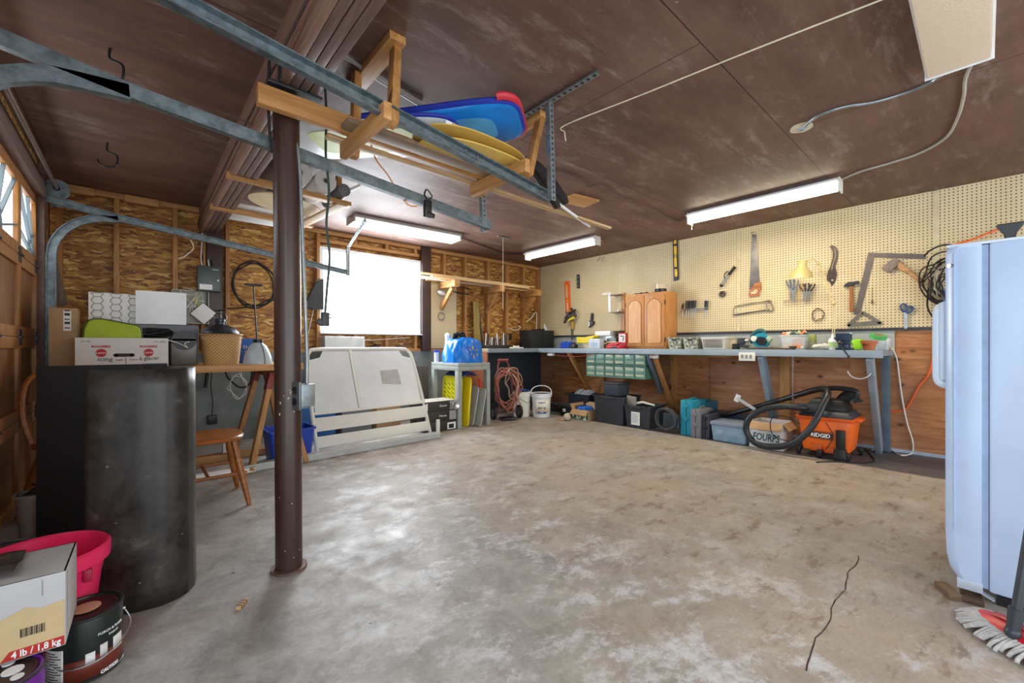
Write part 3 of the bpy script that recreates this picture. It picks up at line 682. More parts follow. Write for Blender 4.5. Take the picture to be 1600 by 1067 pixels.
# wooden chairs
def chair(name, label, loc, rz):
    t = thing(name, label, 'chair', loc, rz)
    q = MB(); n = 26; sh = []
    for k in range(n):
        a = 2*PI*k/n; c, s = math.cos(a), math.sin(a)
        sh.append((.205*math.copysign(abs(c)**.62, c), .20*math.copysign(abs(s)**.62, s)))
    vs = []; 
    for z, k in ((.405, .9), (.412, .98), (.43, 1.0), (.438, .95)): vs += [(x*k, y*k, z) for x, y in sh]
    fs = [tuple(range(n))[::-1], tuple(range(3*n, 4*n))]+[(r*n+k, r*n+(k+1) % n, (r+1)*n+(k+1) % n, (r+1)*n+k) for r in range(3) for k in range(n)]
    q.add(vs, fs); q.o('seat', chairw, t)
    for sx in (-1, 1):
        for sy in (-1, 1):
            a = Vector((sx*.13, sy*.13, .407)); b = Vector((sx*.21, sy*.205, 0)); m_ = a.lerp(b, .45)
            MB().cyl(a, m_, .015, .021, 12).cyl(m_, b, .021, .013, 12).o('leg', chairw, t)
    for sx in (-1, 1): MB().cyl((sx*.168, -.16, .2), (sx*.168, .16, .2), .010, n=10).o('stretcher', chairw, t)
    MB().cyl((-.168, 0, .2), (.168, 0, .2), .010, n=10).o('stretcher', chairw, t)
    pts = [(-.17, .16, .43), (-.195, .19, .6), (-.17, .215, .78), (-.09, .225, .855), (0, .228, .868), (.09, .225, .855), (.17, .215, .78), (.195, .19, .6), (.17, .16, .43)]
    MB().tube(pts, .014, 10, 6).o('back_hoop', chairw, t)
    for x in (-.11, -.055, 0, .055, .11): MB().cyl((x*.8, .165, .435), (x, .226, .85-abs(x)*.35), .007, n=8).o('spindle', chairw, t)
    return t
chair('windsor_chair', 'varnished wooden spindle chair with its seat showing beside the steel post', (.325, 3.30, 0), PI/2)
chair('windsor_chair', 'varnished wooden hoop back chair behind the black board near the garage door', (-.235, 3.64, 0), .5)
# black sheet goods
t = solo('black_board', MB().box(0, 0, 0, .52, .018, .90, .002), mat('matt_black_board', '#0d0c0a', .7, var=.25), 'flat matt black board standing upright behind the rolled black sheet', 'board', (-.385, 3.22, 0))
pts = [(-.145, 2.20), (-.10, 2.165), (-.048, 2.145), (.01, 2.125), (.073, 2.118), (.12, 2.135), (.155, 2.165), (.178, 2.205), (.188, 2.25), (.186, 2.31), (.165, 2.37), (.12, 2.42), (.05, 2.45), (-.02, 2.46)]
cx, cy = 0.02, 2.29; q = MB(); pp = []
for i in range(len(pts)-1):
    for k in range(3): pp.append((pts[i][0]+(pts[i+1][0]-pts[i][0])*k/3-cx, pts[i][1]+(pts[i+1][1]-pts[i][1])*k/3-cy))
N = len(pp)-1; q.grid(lambda u, v: (pp[int(round(u*N))][0]*(1-.02*v), pp[int(round(u*N))][1], .915*v), N, 12)
solo('rolled_sheet', q, M['drum'], 'tall curved sheet of worn black metal standing in front of the black board', 'metal sheet', (cx, cy, 0), thick=.005, ang=1.2)
# blue recycling bin below the saw horse
o = pt(459, 722, Z=0); t = thing('recycling_bin', 'blue plastic recycling bin on the floor half hidden behind the steel post', 'bin', (1.01, 3.99, 0))
MB().tub(.31, .26, .36, .30, 0, .28, .004, .014, 0, .14, r=.03).o('bin_body', mat('deep_blue_bin', '#1b3fa8', .4), t)
# ---------------------------------------------------------------- foreground left
t = thing('pink_bucket', 'large hot pink plastic tub with rolled rim beside the torn carton', 'tub', (-.235, 2.06, 0))
MB().lathe([(0, 0), (.115, 0), (.12, .01), (.142, .22), (.152, .27), (.166, .28), (.168, .322), (.16, .33), (.15, .325), (.145, .27), (.112, .012), (0, .012)], 48).o('tub_body', pink, t)
MB().box(.105, -.118, .235, .125, -.10, .275, .003).o('handle_slot', mat('deep_pink', '#b01846', .4), t)
MB().tube([(-.05, .168, .33), (-.12, .13, .345), (-.17, .03, .36), (-.165, -.07, .35)], .006, 8).o('black_handle', black, t)
def paint_can(name, label, loc, body, rz=0, extra=None):
    t = thing(name, label, 'paint can', loc, rz)
    MB().lathe([(0, 0), (.083, 0), (.0845, .003), (.0845, .186), (.083, .19), (.078, .191), (.076, .185), (0, .185)], 48).o('can_body', body, t)
    MB().lathe([(.0845, .0), (.087, .002), (.087, .006), (.0845, .008)], 48).o('bottom_rim', dsteel, t); MB().lathe([(.0845, .183), (.087, .186), (.087, .191), (.083, .192)], 48).o('rim', dsteel, t)
    MB().lathe([(0, .186), (.066, .186), (.068, .189), (.072, .189), (.074, .186)], 48).o('lid', mat('dark_brown_lid', '#33221c', .4, .3, .3), t)
    return t
t = paint_can('black_paint_can', 'gallon can of brown floor paint reading CAUTION under the torn carton', (-.118, 1.862, 0), mat('dark_can_print', '#1d2420', .35, .1, .2), .1)
MB().lathe([(.0852, .012), (.0852, .075)], 40, a0=-PI*.78, a1=PI*.1).o('brown_band', mat('red_brown_band', '#6a2a1c', .4), t, thick=.0006)
MB().lathe([(.0856, .014), (.0856, .115)], 12, a0=-PI*.95, a1=-PI*.70).o('instruction_label', papr, t, thick=.0006)
q = MB()
for k in range(12): q.lathe([(.0862, .022+k*.0075), (.0862, .0245+k*.0075)], 10, a0=-PI*.935, a1=-PI*(.72+.03*(k % 3)))
q.o('label_print', ink, t, thick=.0004)
for a0, a1, z0, z1, m_ in ((-.52, -.44, .055, .088, papr), (-.40, -.33, .062, .098, cardw), (-.27, -.14, .058, .1, papr)):
    MB().lathe([(.0858, z0), (.0858, z1)], 8, a0=PI*a0, a1=PI*a1).o('picture_patch', m_, t, thick=.0005)
txt('CAUTION', .014, whink, t, (.0862*math.sin(.62), -.0862*math.cos(.62), .010), bend=.0862, width=.05, bold=.0006, rot=(PI/2, 0, .62))
txt('PORCH & FLOOR', .011, whink, t, (.0856*math.sin(.7), -.0856*math.cos(.7), .128), bend=.0856, width=.075, rot=(PI/2, 0, .7)); txt('PAINT', .009, whink, t, (.0856*math.sin(.75), -.0856*math.cos(.75), .114), bend=.0856, width=.03, rot=(PI/2, 0, .75))
MB().cyl((.0, 0, .189), (.0, 0, .1902), .034, n=30).o('lid_label', mat('peach_label', '#d8a184', .6), t)
a_ = .62; MB().tube([(.087, 0, .15), (.1, -.03, .11), (.06, -.082, .075), (0, -.1, .062), (-.06, -.082, .07), (-.092, -.03, .11), (-.087, 0, .15)], .0018, 6).cyl((.084, 0, .15), (.09, 0, .15), .006).o('wire_bail', steel, t)
t = paint_can('purple_paint_can', 'purple paint can with a splashed lid at the bottom left corner', (-.262, 1.618, 0), purple, -.9)
MB().lathe([(.0852, .02), (.0852, .11)], 14, a0=-PI*.28, a1=PI*.02).o('white_label', papr, t, thick=.0006)
q = MB()
for a, r, s_ in ((.3, .05, .012), (1.2, .03, .02), (2.2, .055, .012), (3.5, .04, .022), (5.0, .05, .015), (4.3, .02, .012)): q.cyl((r*math.cos(a), r*math.sin(a), .187), (r*math.cos(a), r*math.sin(a), .1895), s_, n=14)
q.o('paint_splash', whink, t)
t = thing('torn_carton', 'torn white and kraft carton marked 4 lb 1,8 kg resting on paint cans', 'box', (-.325, 1.665, .1935), -.02)
w = .36; h = .20; d = .225
kraft = mat('kraft_print', '#c7ae82', .7, var=.06); cl = mat('crushed_white_card', '#bab8b8', .7, var=.06)
q = MB().box(-w/2, 0, 0, w/2, .004, h).box(w/2-.004, .004, 0, w/2, d, h).box(-w/2, .004, 0, -w/2+.004, d, h).box(-w/2, d-.004, 0, w/2, d, h).box(-w/2, 0, 0, w/2, d, .004)
q.add([(-w/2, 0, h), (w/2, 0, h), (w/2, d, h), (w*.1, d, h), (w*.02, d*.55, h-.012), (-w*.15, d*.4, h-.004), (-w/2, d*.35, h)], [(0, 1, 2, 3, 4, 5, 6)]).o('box_body', cl, t)
P = [(-w/2, .004), (w/2-.002, .004), (w/2-.002, .125), (w*.38, .118), (w*.3, .13), (w*.18, .112), (w*.05, .095), (-w*.1, .09), (-w*.3, .108), (-w/2, .098)]
MB().prism(P, -.0012, 0).o('kraft_area', kraft, t)
MB().prism([(w*.18, .004), (w/2-.002, .004), (w/2-.002, .027), (w*.225, .027)], -.002, -.0012).o('red_band', mat('red_band_print', '#b52a1e', .6), t)
txt('4 lb / 1,8 kg', .024, whink, t, (w*.355, -.0028, .008), width=.088, bold=.0005)
q = MB()
for k in range(15): q.box(w*.275+k*.0030, -.002, .055, w*.275+k*.0030+(.0012 if k % 3 else .0022), -.0013, .077)
q.o('barcode', ink, t)
txt('ntre', .03, ink, t, (.03, -.0025, .108), width=.05)
q = MB()
for k in range(5): q.box(-w*.5, -.002, .012+k*.007, -w*.05, -.0013, .014+k*.007)
q.o('fine_print', ink, t)
MB().grid(lambda u, v: (-w*.32+u*.17, .01+v*.12, h+.004+.022*math.sin(3*u+1)*math.sin(PI*v)-.02*u*v), 10, 8).o('torn_flap', mat('cream_torn_paper', '#e2d6be', .8), t, thick=.001)
MB().grid(lambda u, v: (-w*.5+u*.26, .05+v*.15, h+.012+.012*math.sin(9*u)*math.sin(7*v)), 16, 12).o('crumpled_wrap', mat('dark_crumple', '#3b302a', .7, var=.4, sc=40), t, thick=.001)
MB().box(w*.38, -.0012, h-.05, w*.385, 0, h-.01).box(w/2-.0005, .03, .03, w/2+.0006, .035, h-.01).o('crease_line', mat('grey_crease', '#8b8782', .7), t)
# small bin behind the pink tub
t = thing('grey_waste_bin', 'small grey waste bin with dark bag against the garage door', 'bin', (-.40, 3.30, 0))
MB().tub(.10, .10, .13, .13, 0, .24, .004, .01, r=.04).o('bin_body', mat('taupe_plastic', '#8b8378', .5), t)
MB().grid(lambda u, v: ((u-.5)*.11, (v-.5)*.11, .235+.03*math.sin(5*u+2)*math.sin(6*v)), 12, 12).o('bin_liner', black, t)
rd = random.Random(12); q = MB()
for k in range(90): 
    a = rd.uniform(0, 6.28); L_ = rd.uniform(.02, .07); x, y, z = rd.uniform(-.08, .06), rd.uniform(-.35, .3), rd.uniform(.003, .04)
    q.obox((x, y, z), (L_, rd.uniform(.005, .02), .004), (rd.uniform(-.5, .5), rd.uniform(-.4, .4), a))
solo('leaf_litter', q, mat('dry_leaf_brown', '#5a4632', .8, var=.5, sc=50), 'dry leaves and debris swept against the garage door foot', 'debris', (-.47, 2.65, 0), kind='stuff')
a = pt(378, 946, Z=0); t = thing('wood_peg', 'small striped scrap of wood lying alone on the bare floor', 'wood scrap', tuple(a), .95)
MB().box(-.03, -.009, 0, .03, .009, .012, .002).o('scrap_body', lumX, t); q = MB()
for k in range(3): q.box(-.02+k*.016, -.0095, .0, -.014+k*.016, .0095, .0125)
q.o('dark_bands', mat('brown_band', '#6a4a30', .6), t)
# ---------------------------------------------------------------- steel post
t = thing('steel_post', 'brown painted round steel post holding up the ceiling beam', 'post', (.513, 2.09, 0))
tp = Vector((.505-.507, 2.13-2.09, 2.13))
MB().cyl((0, 0, 0), tp, .055, n=40).o('column', wood('brown_post_paint', '#33211c', '#4b332b', 2, .33), t, ang=1)
MB().cyl((0, 0, 0), (0, 0, .012), .074, n=32).o('base_plate', rust, t)
MB().box(tp.x-.095, tp.y-.11, 2.13, tp.x+.095+.03, tp.y+.11, 2.144, .002).o('top_plate', dsteel, t)
for s_ in (-1, 1): MB().box(-.055, .04+s_*.10-.02, 2.144, -.0455, .04+s_*.10+.02, 2.30, .001).o('saddle_strap', dsteel, t)
q = MB(); rd = random.Random(2)
for k in range(16):
    z = rd.choice([rd.uniform(.05, .35), rd.uniform(.7, .85)]); a = -PI/2+rd.uniform(-.9, .9)-.2; s_ = rd.uniform(.002, .005)
    q.obox((.0552*math.cos(a)+tp.x*z/2.1, .0552*math.sin(a)+tp.y*z/2.1, z), (s_, .001, s_*rd.uniform(1, 3)), (0, rd.uniform(-1, 1), a+PI/2))
q.o('chipped_paint', mat('pale_chip', '#b3aca6', .7), t)
# outlet box and its conduit on the post
yw = -YAW
zc = pt(460, 617, Y=2.08).z
t = thing('outlet_box', 'weathered grey metal outlet box strapped to the brown steel post', 'outlet', (.5575, 2.055, zc), .25)
MB().box(-.028, -.04, -.05, .04, .02, .05, .004).o('box_body', M['galv'], t)
MB().box(-.040, -.048, -.062, -.028, .026, .062, .004).o('cover_plate', mat('dull_zinc', '#6f7273', .45, .6), t)
q = MB()
for z in (-.025, .025): q.cyl((-.042, -.012, z), (-.0395, -.012, z), .017, n=18)
q.o('socket', black, t)
q = MB().tube([(.02, -.005, .05), (.02, -.005, .2), (.012, .01, .6), (.0, .03, 1.1), (-.03, .06, 1.17)], .0075, 10, 8)
q.o('armoured_conduit', M['galv'], t)
# ---------------------------------------------------------------- white frame leaning below the window
A = Vector((1.24, 4.07, 0)); B = Vector((2.46, 4.13, 0)); L_ = (B-A).length; rz = math.atan2(B.y-A.y, B.x-A.x)
t = thing('bed_frame', 'white metal bed frame with two pale panels leaning below the window', 'bed frame', tuple((A+B)/2), rz)
lean = Matrix.Rotation(-.40, 4, 'X'); wf = mat('cream_metal_frame', '#d9d8d0', .35, var=.03); hw = L_/2; Ht = 1.05
def LV(x, z, y=0): return tuple(lean @ Vector((x, y, z)))
MB().tube([LV(-hw, .03), LV(-hw+.005, .5), LV(-hw+.03, Ht-.12), LV(-hw+.06, Ht-.03), LV(-hw+.14, Ht), LV(0, Ht), LV(hw-.14, Ht), LV(hw-.06, Ht-.03), LV(hw-.02, Ht-.12), LV(hw-.0, .5), LV(hw, .03)], .018, 10, 8).o('outer_frame', wf, t)
pm = mat('pale_translucent_panel', '#d6dadb', .3, var=.07, sc=2)
for x0, x1 in ((-hw+.03, -.16), (-.12, hw-.03)):
    q = MB(); c_ = .05
    P = [(x0, .40), (x1, .40), (x1, Ht-.02), (x0, Ht-.02)]
    if x0 < -.4: P = [(x0, .40), (x1, .40), (x1, Ht-.02), (x0+.16, Ht-.02), (x0+.12, Ht-.09), (x0, Ht-.12)]
    else: P = [(x0, .40), (x1, .40), (x1, Ht-.12), (x1-.11, Ht-.09), (x1-.15, Ht-.02), (x0, Ht-.02)]
    q.prism(P, -.006, .0, lean); q.o('panel', pm, t)
MB().box(-.155, -.014, .40, -.125, .004, Ht, .003, lean).o('centre_bar', wf, t)
MB().box(-hw, -.014, .375, hw, .006, .40, .003, lean).o('cross_rail', wf, t)
MB().box(-hw, -.016, .215, hw, .006, .345, .004, lean).o('slat', wf, t); MB().box(-hw, -.02, .06, hw, .01, .165, .004, lean).o('slat', wf, t)
MB().prism([(hw*.25, .79), (hw*.6, .80), (hw*.62, .62), (hw*.25, .64)], -.008, -.0065, lean).o('see_through_shape', mat('grey_patch', '#aaa9a5', .6), t)  # grey shape showing through from behind, painted onto the panel face
MB().box(hw-.035, -.17, .0, hw+.005, -.15, .20, .003).box(hw-.035, -.16, .0, hw+.005, .02, .03, .003).o('foot_bracket', wf, t)
solo('white_gutter', MB().box(-.95, -.04, 0, .92, .06, .055, .008).box(-.95, -.055, .045, .92, -.038, .06, .002), mat('pale_grey_gutter', '#b9bcbb', .4), 'long pale grey gutter lying on the floor before the white bed frame', 'gutter', (1.55, 3.955, 0), .045)
for (x, w, h, m_, lb) in ((1.42, .40, .34, mat('blue_box_card', '#1f5f9c', .5), 'blue storage carton on the floor behind the white bed frame'), (1.86, .34, .30, mgrey, 'grey storage carton behind the lower rails of the bed frame'), (2.24, .30, .28, card, 'brown carton showing between the rails of the bed frame')):
    t = thing('stored_carton', lb, 'box', (x, 4.72, 0)); carton(t, w, .25, h, m_); MB().box(-w/2-.002, .11, h-.001, w/2+.002, .14, h+.002).o('tape', papr, t)
loc, w, h = span(508, 569, 526, 0, Y=4.98)
t = thing('wrapped_carton', 'pale carton in clear plastic wrap standing right under the window sill', 'box', loc)
carton(t, w, .2, h, mat('pale_grey_card', '#a9a7a1', .6)); MB().grid(lambda u, v: ((u-.5)*(w+.01), -.004-.008*abs(math.sin(u*9+v*3)), h*(1.005-.22*v)), 24, 8).box(-w/2-.003, -.003, h, w/2+.003, .2, h+.004, .001).o('plastic_wrap', glassy('film_wrap', '#eef2f3', .5, .1), t)
# dustpan and cords by the window
o, f = frame(490, 462, 'B', YB-.03)
P = [f(473, 479), f(490, 443), f(503, 436), f(503, 484), f(487, 484)]
t = thing('dust_pan', 'black dustpan hanging on the stud left of the window', 'dustpan', tuple(o))
MB().prism(P, -.07, 0, b=.004).o('pan', mat('charcoal_pan', '#25282a', .5), t)
MB().tube([(*f(490, 443)[:1], -.02, f(490, 443)[1]), (f(494, 438)[0], -.03, f(494, 438)[1]), (f(500, 436)[0], -.02, f(500, 436)[1])], .008, 8).o('hook_handle', rust, t)
P0 = pt(508, 138, Y=2.24)
P_ = [P0, pt(510, 180, Y=2.24), pt(509, 240, Y=2.24), pt(514, 300, Y=2.24), pt(510, 350, Y=2.24), pt(515, 400, Y=2.24), pt(511, 450, Y=2.24), pt(508, 488, Y=2.24)]
t = thing('hanging_extension_cord', 'dark green extension cord hanging from the beam in front of the window', 'cord', tuple(P0))
MB().tube([p-P0 for p in P_], .0062, 8, 6).o('cord', cordg, t)
e = P_[-1]-P0; MB().box(e.x-.018, e.y-.012, e.z-.07, e.x+.018, e.y+.012, e.z, .004).obox((e.x-.025, e.y, e.z-.05), (.03, .02, .03), (0, .5, 0), .004).box(e.x+.015, e.y-.006, e.z-.03, e.x+.03, e.y+.006, e.z-.024).box(e.x+.015, e.y-.006, e.z-.012, e.x+.03, e.y+.006, e.z-.006).o('socket_end', black, t)
for k, (a, b, m_, lb) in enumerate((((420, 527), (500, 530), mat('red_wire', '#b8604a', .5), 'thin red and tan wire stretched along the back wall behind the post'), ((505, 531), (640, 527), cordw, 'thin white wire sagging along the studs under the window'), ((567, 400), (690, 440), cordw, 'thin white cord stretched above the window towards the lumber rack'), ((497, 440), (482, 520), cordw, 'thin white string hanging diagonally left of the window'))):
    p, q_ = pt(*a, Y=YB-.04), pt(*b, Y=YB-.04); m2 = (p+q_)/2+Vector((0, -.01, -.02)); cord('thin_wire', [p, m2, q_], .003, m_, lb, 'wire')
rd = random.Random(4)
for k, px in enumerate((586, 628)):
    o = pt(px, 533, Y=YB-.0); q = MB()
    for j in range(3): q.tube([(rd.uniform(-.1, .1), rd.uniform(-.03, .03), rd.uniform(-.02, .05)) for _ in range(4)], .006, 5)
    solo('cable_bundle', q, [dsteel, rust][k], ['loose dark cable bundle on the sill plate below the window middle', 'loose rusty cable bundle on the sill plate near the brown post'][k], 'cables', (o.x, YB+.04, .99))
# ---------------------------------------------------------------- shoe-box cartons
printb = mat('dark_printed_card', '#2b2827', .45, var=.3, sc=20)
for k, lb in enumerate(('black printed carton at the bottom of the stack beside the bed frame', 'black printed carton in the middle of the stack beside the bed frame', 'black printed carton with silver end on top of the stack')):
    t = thing('printed_carton', lb, 'box', (2.665+[.01, 0, .005][k], 4.25, .118*k+.001), group=None)
    carton(t, .43, .28, .116, printb)
    if k == 0: MB().box(.08, -.0015, .01, .2, 0, .09).o('label', papr, t); MB().box(.1, -.003, .02, .17, -.0016, .07).o('label_barcode', ink, t)
    else:
        txt(['', 'Home', 'Décor'][k], .035, whink, t, (.03, -.0015, .05), width=.1); MB().box(.12, -.0015, .005, .214, 0, .112).o('grey_pattern', mat('silver_pattern', '#9a9794', .5, var=.4, sc=60), t)
        MB().box(-.205, -.0015, .02, -.18, 0, .1).o('end_text', papr, t)
    if k == 2: MB().box(-.215, .0, .1165, .215, .28, .1185).o('pale_lid', mat('pale_taupe_card', '#a89f94', .6), t)
solo('shiny_disc', MB().lathe([(0, 0), (.04, .01), (.055, .03), (.05, .032), (0, .02)], 24, Matrix.Rotation(PI/2, 4, 'X')), steel, 'shiny silver reflector dish on top of the black cartons', 'reflector', (2.85, 4.235, .300))
solo('dark_door_panel', MB().box(-.12, -.01, 0, .14, .01, .74, .003).box(-.05, -.014, .2, -.04, -.01, .5).box(.0, -.014, .15, .01, -.01, .5).box(.05, -.014, .2, .06, -.01, .52), wood('dark_old_board', '#4a4037', '#6c6055', 2), 'dark old board standing behind the black printed cartons', 'board', (2.74, 4.9, 0))
# ---------------------------------------------------------------- grey side table with lids below it
t = thing('side_table', 'grey painted wooden side table carrying the blue shopping bag', 'table', (3.14, 4.53, 0))
MB().box(-.25, -.31, .755, .24, .31, .79, .003).o('tabletop', gpaint, t)
MB().box(-.25, -.31, .70, .24, -.29, .753, .002).box(-.25, .29, .70, .24, .31, .753, .002).box(-.25, -.29, .70, -.23, .29, .753, .002).box(.22, -.29, .70, .24, .29, .753, .002).o('apron', gpaint, t)
for x in (-.25, .19):
    for y in (-.31, .24): MB().box(x, y, 0, x+.055, y+.07, .70, .003).o('leg', gpaint, t)
def lid(name, label, loc, d, h, tilt, m, ribs=False, cat='tray'):
    mx = Matrix.Rotation(tilt, 4, 'Y'); q = MB(); r = .04
    P = []
    for cx, cz, st in ((d/2-r, h-r, 0), (-d/2+r, h-r, 90), (-d/2+r, r, 180), (d/2-r, r, 270)):
        P += [(cx+r*math.cos(math.radians(st+a)), cz+r*math.sin(math.radians(st+a))) for a in (0, 30, 60, 90)]
    q.prism(P, -.004, .004, mx @ Matrix.Rotation(PI/2, 4, 'Z')); t = thing(name, label, cat, loc); q.o('sheet', m, t)
    q = MB().tube([tuple(mx @ Matrix.Rotation(PI/2, 4, 'Z') @ Vector((x, 0, z))) for x, z in P], .009, 6, 1, closed=True); q.o('rolled_edge', m, t)
    if ribs:
        q = MB()
        for k in range(9):
            for j in range(4):
                z = h*.1+k*h*.09; y = -d*.36+j*d*.22; q.beam(tuple(mx @ Vector((-.0055, y, z))), tuple(mx @ Vector((-.0055, y+d*.13, z+h*.05))), .004, .014, (1, 0, 0))
        q.o('slot', mat('olive_slot', '#6b6a10', .6), t)
    return t
lid('slotted_crate', 'slotted yellow crate panel leaning under the grey side table', (3.0, 4.55, .006), .42, .60, 0.05, mat('lemon_crate', '#dcd31c', .4), True, 'crate')
lid('storage_lid', 'plain bright yellow shallow lid standing nearest the front leg of the side table', (3.06, 4.42, .006), .34, .60, .08, yellow)  # loose storage lids stood on edge
lid('storage_lid', 'amber yellow lid standing behind the clear lids under the side table', (3.095, 4.47, .006), .34, .56, .09, mat('amber_plastic', '#e2a92a', .4))
for k in range(2): lid('storage_lid', ['clear frosted lid leaning right under the grey side table', 'clear lid furthest forward, its foot on the floor before the side table'][k], (3.135+.05*k, 4.42-.09*k, .008), .34, .48-.02*k, .19, glassy('frosted_lid', '#b9bdb6', .8, .25))
lid('storage_lid', 'blue lid leaning behind the clear lids under the side table', (3.245, 4.50, .006), .3, .42, .15, mat('steel_blue_lid', '#2a64a8', .4))
solo('blue_sled', MB().grid(lambda u, v: ((u-.5)*.2, (v-.5)*.42, .05*math.sin(PI*u)), 10, 6), mat('navy_plastic', '#1b3c7c', .4), 'dark blue curved sled lying on the lids below the tabletop', 'sled', (3.12, 4.5, .625), thick=.008)
solo('red_grip', MB().tube([(0, 0, 0), (.02, 0, .05), (.015, 0, .11), (-.01, 0, .15)], .013, 8), red, 'red plastic grip sticking up beside the blue lid', 'handle', (3.265, 4.3, .43))
# shopping bag
t = thing('shopping_bag', 'bulging blue reusable shopping bag with yellow spark on the side table', 'bag', (3.16, 4.50, .792))
def bagf(u, v):
    a = 2*PI*u; r = (.245*(1-.55*v**2.6))*(1+.05*math.sin(3*a+4*v)+.035*math.sin(7*a+9*v)+.02*math.sin(13*a-6*v))
    c, s = math.cos(a), math.sin(a); e = .75
    return (r*math.copysign(abs(c)**e, c), r*.85*math.copysign(abs(s)**e, s), .31*math.sin(PI/2*v)+.012*math.sin(3*a+1)*v+.007*math.sin(8*a)*v*v)
MB().grid(bagf, 72, 18).add([bagf(k/36, 0) for k in range(36)], [tuple(range(36))]).o('bag_body', mat('glossy_blue_bag', '#1272d2', .28, var=.12, sc=7, bump=.5), t, ang=1.4)
MB().grid(lambda u, v: (.125*(1-v)*math.cos(2*PI*u), .105*(1-v)*math.sin(2*PI*u), .305+.03*v+.012*math.sin(11*u)*v), 24, 5).o('bag_contents', mat('dark_contents', '#23252b', .6, var=.4), t)
q = MB()
for k in range(6):
    a = PI*k/3+PI/6; cx = .01+.055*math.cos(a); cz = .13+.055*math.sin(a); q.obox((cx, -.221+(cz-.07)*.22, cz), (.042, .006, .016), (-.18, -a, 0), .003)
q.o('spark_mark', mat('spark_yellow', '#f5b51c', .4), t)
for sx in (-1, 1): MB().tube([(sx*.09, -.10, .27), (sx*.07, -.19, .2), (sx*.04, -.222, .10), ], .006, 6).o('strap', mat('dark_blue_strap', '#0f4fa0', .4), t)
q = MB()
for k in range(7): q.ball((-.05+.03*k*((-1)**k)*.5, -.02+.01*k, .345+.015*math.sin(k)), .035, (1.6, 1, .55), 10, (0, .3*k, .5*k))
q.o('black_cloth', mat('black_cloth', '#1d1d20', .8), t, ang=1)
solo('white_bottle', MB().cyl((0, 0, 0), (0, 0, .33), .03).ball((0, 0, .35), .036), white, 'white rounded bottle top peeking out left of the blue bag', 'bottle', (3.12, 4.81, .791))
t = thing('blue_capped_jar', 'small jar with a blue cap standing left of the shopping bag', 'jar', (2.93, 4.78, .791)); MB().cyl((0, 0, 0), (0, 0, .13), .03).o('jar_body', offw, t); MB().cyl((0, 0, .13), (0, 0, .155), .036).o('cap', blue, t)
# ---------------------------------------------------------------- hand truck with air hose
o = pt(790, 655, Z=0); t = thing('hose_cart', 'old wheeled hose cart wrapped in dull red hose under the back bench', 'cart', (3.80, 4.38, 0), -.35)
fm = mat('dull_red_frame', '#7b3f35', .5, .3)
for sx in (-1, 1): MB().tube([(sx*.10, .02, .1), (sx*.10, .05, .45), (sx*.08, .12, .72), (sx*.03, .14, .80)], .012, 8).o('frame_rail', fm, t)
MB().cyl((-.075, .14, .80), (.075, .14, .80), .021, n=14).o('handle_grip', mat('worn_red_grip', '#7d332d', .5), t)
MB().cyl((-.2, 0, .09), (.2, 0, .09), .009).o('axle', dsteel, t)
MB().box(-.11, -.18, .02, .11, .02, .03, .002).o('toe_plate', dsteel, t)
for sx in (-1, 1):
    mx = Matrix.Translation((sx*.19, 0, .092)) @ Matrix.Rotation(PI/2, 4, 'Y')
    w_ = MB().lathe([(.06, -.018), (.082, -.024), (.092, -.012), (.092, .012), (.082, .024), (.06, .018)], 28, mx).o('wheel', blackr, t)
    MB().lathe([(0, -.012), (.02, -.02), (.03, -.008), (.06, -.012), (.06, .012), (.03, .008), (.02, .02), (0, .012)], 20, mx).o('hub', mgrey, w_)
q = MB()
for k in range(3): coil(q, (-.02+.02*k, -.05+.03*k, .42), .14+.02*k, 3, .009, .03, 1.55, .06, 30+k)
q.o('wound_hose', mat('faded_red_hose', '#9a5a4a', .55, var=.15), t)
q = MB(); coil(q, (.08, -.06, .5), .10, 2, .007, .03, 1.9, .04, 41); q.tube([(.05, -.1, .62), (.12, -.12, .5), (.1, -.12, .35), (.16, -.12, .2)], .012, 8); q.o('pale_hose', mat('tan_hose', '#b0876f', .5), t)
q = MB(); coil(q, (0, 0, .28), .26, 2, .014, .012, 1.0, .05, 17)
solo('black_hose_coil', q, blackr, 'thick black hose coil standing behind the white pails', 'hose', (4.28, 4.85, 0.015))
def bucket(t, r0, r1, h, m, open_=True):
    MB().lathe([(0, 0), (r0, 0), (r0+.002, .006), (r0+(r1-r0)*.84, h*.84), (r1+.008, h*.84), (r1+.008, h*.87), (r1, h*.88), (r1, h*.96), (r1+.009, h*.965), (r1+.009, h), (r1-.004, h), (r0-.004, .01), (0, .01)], 36).o('pail_body', m, t)
t = thing('white_pail', 'white pail with blue cloth on top beside the hose cart', 'pail', (4.13, 4.43, 0)); bucket(t, .115, .135, .35, offw)
MB().cyl((0, 0, .335), (0, 0, .35), .128).o('fill', mgrey, t); MB().grid(lambda u, v: ((u-.5)*.17, (v-.5)*.14, .355+.03*abs(math.sin(7*u)*math.cos(5*v))), 14, 14).o('blue_cloth', mat('blue_rag', '#1c4b8e', .8), t, thick=.004)
MB().tube([(-.14, 0, .3), (-.1, -.1, .25), (.0, -.137, .2), (.09, -.11, .27), (.14, 0, .3)], .003, 6).o('bail', dsteel, t)
t = thing('oil_pail', 'white hydraulic oil pail marked AW 32 with its handle raised', 'pail', (4.30, 4.20, 0), -.75); bucket(t, .118, .138, .335, white)
MB().cyl((0, 0, .31), (0, 0, .325), .13).o('dark_contents', black, t)
MB().tube([(-.145, 0, .3), (-.135, 0, .38), (-.06, 0, .43), (.06, 0, .43), (.135, 0, .38), (.145, 0, .3)], .006, 8).o('handle', white, t)
MB().lathe([(.1345, .055), (.141, .25)], 24, a0=-PI*.72, a1=-PI*.24).o('label', mat('cream_label', '#e7e3d2', .5), t, thick=.0008)
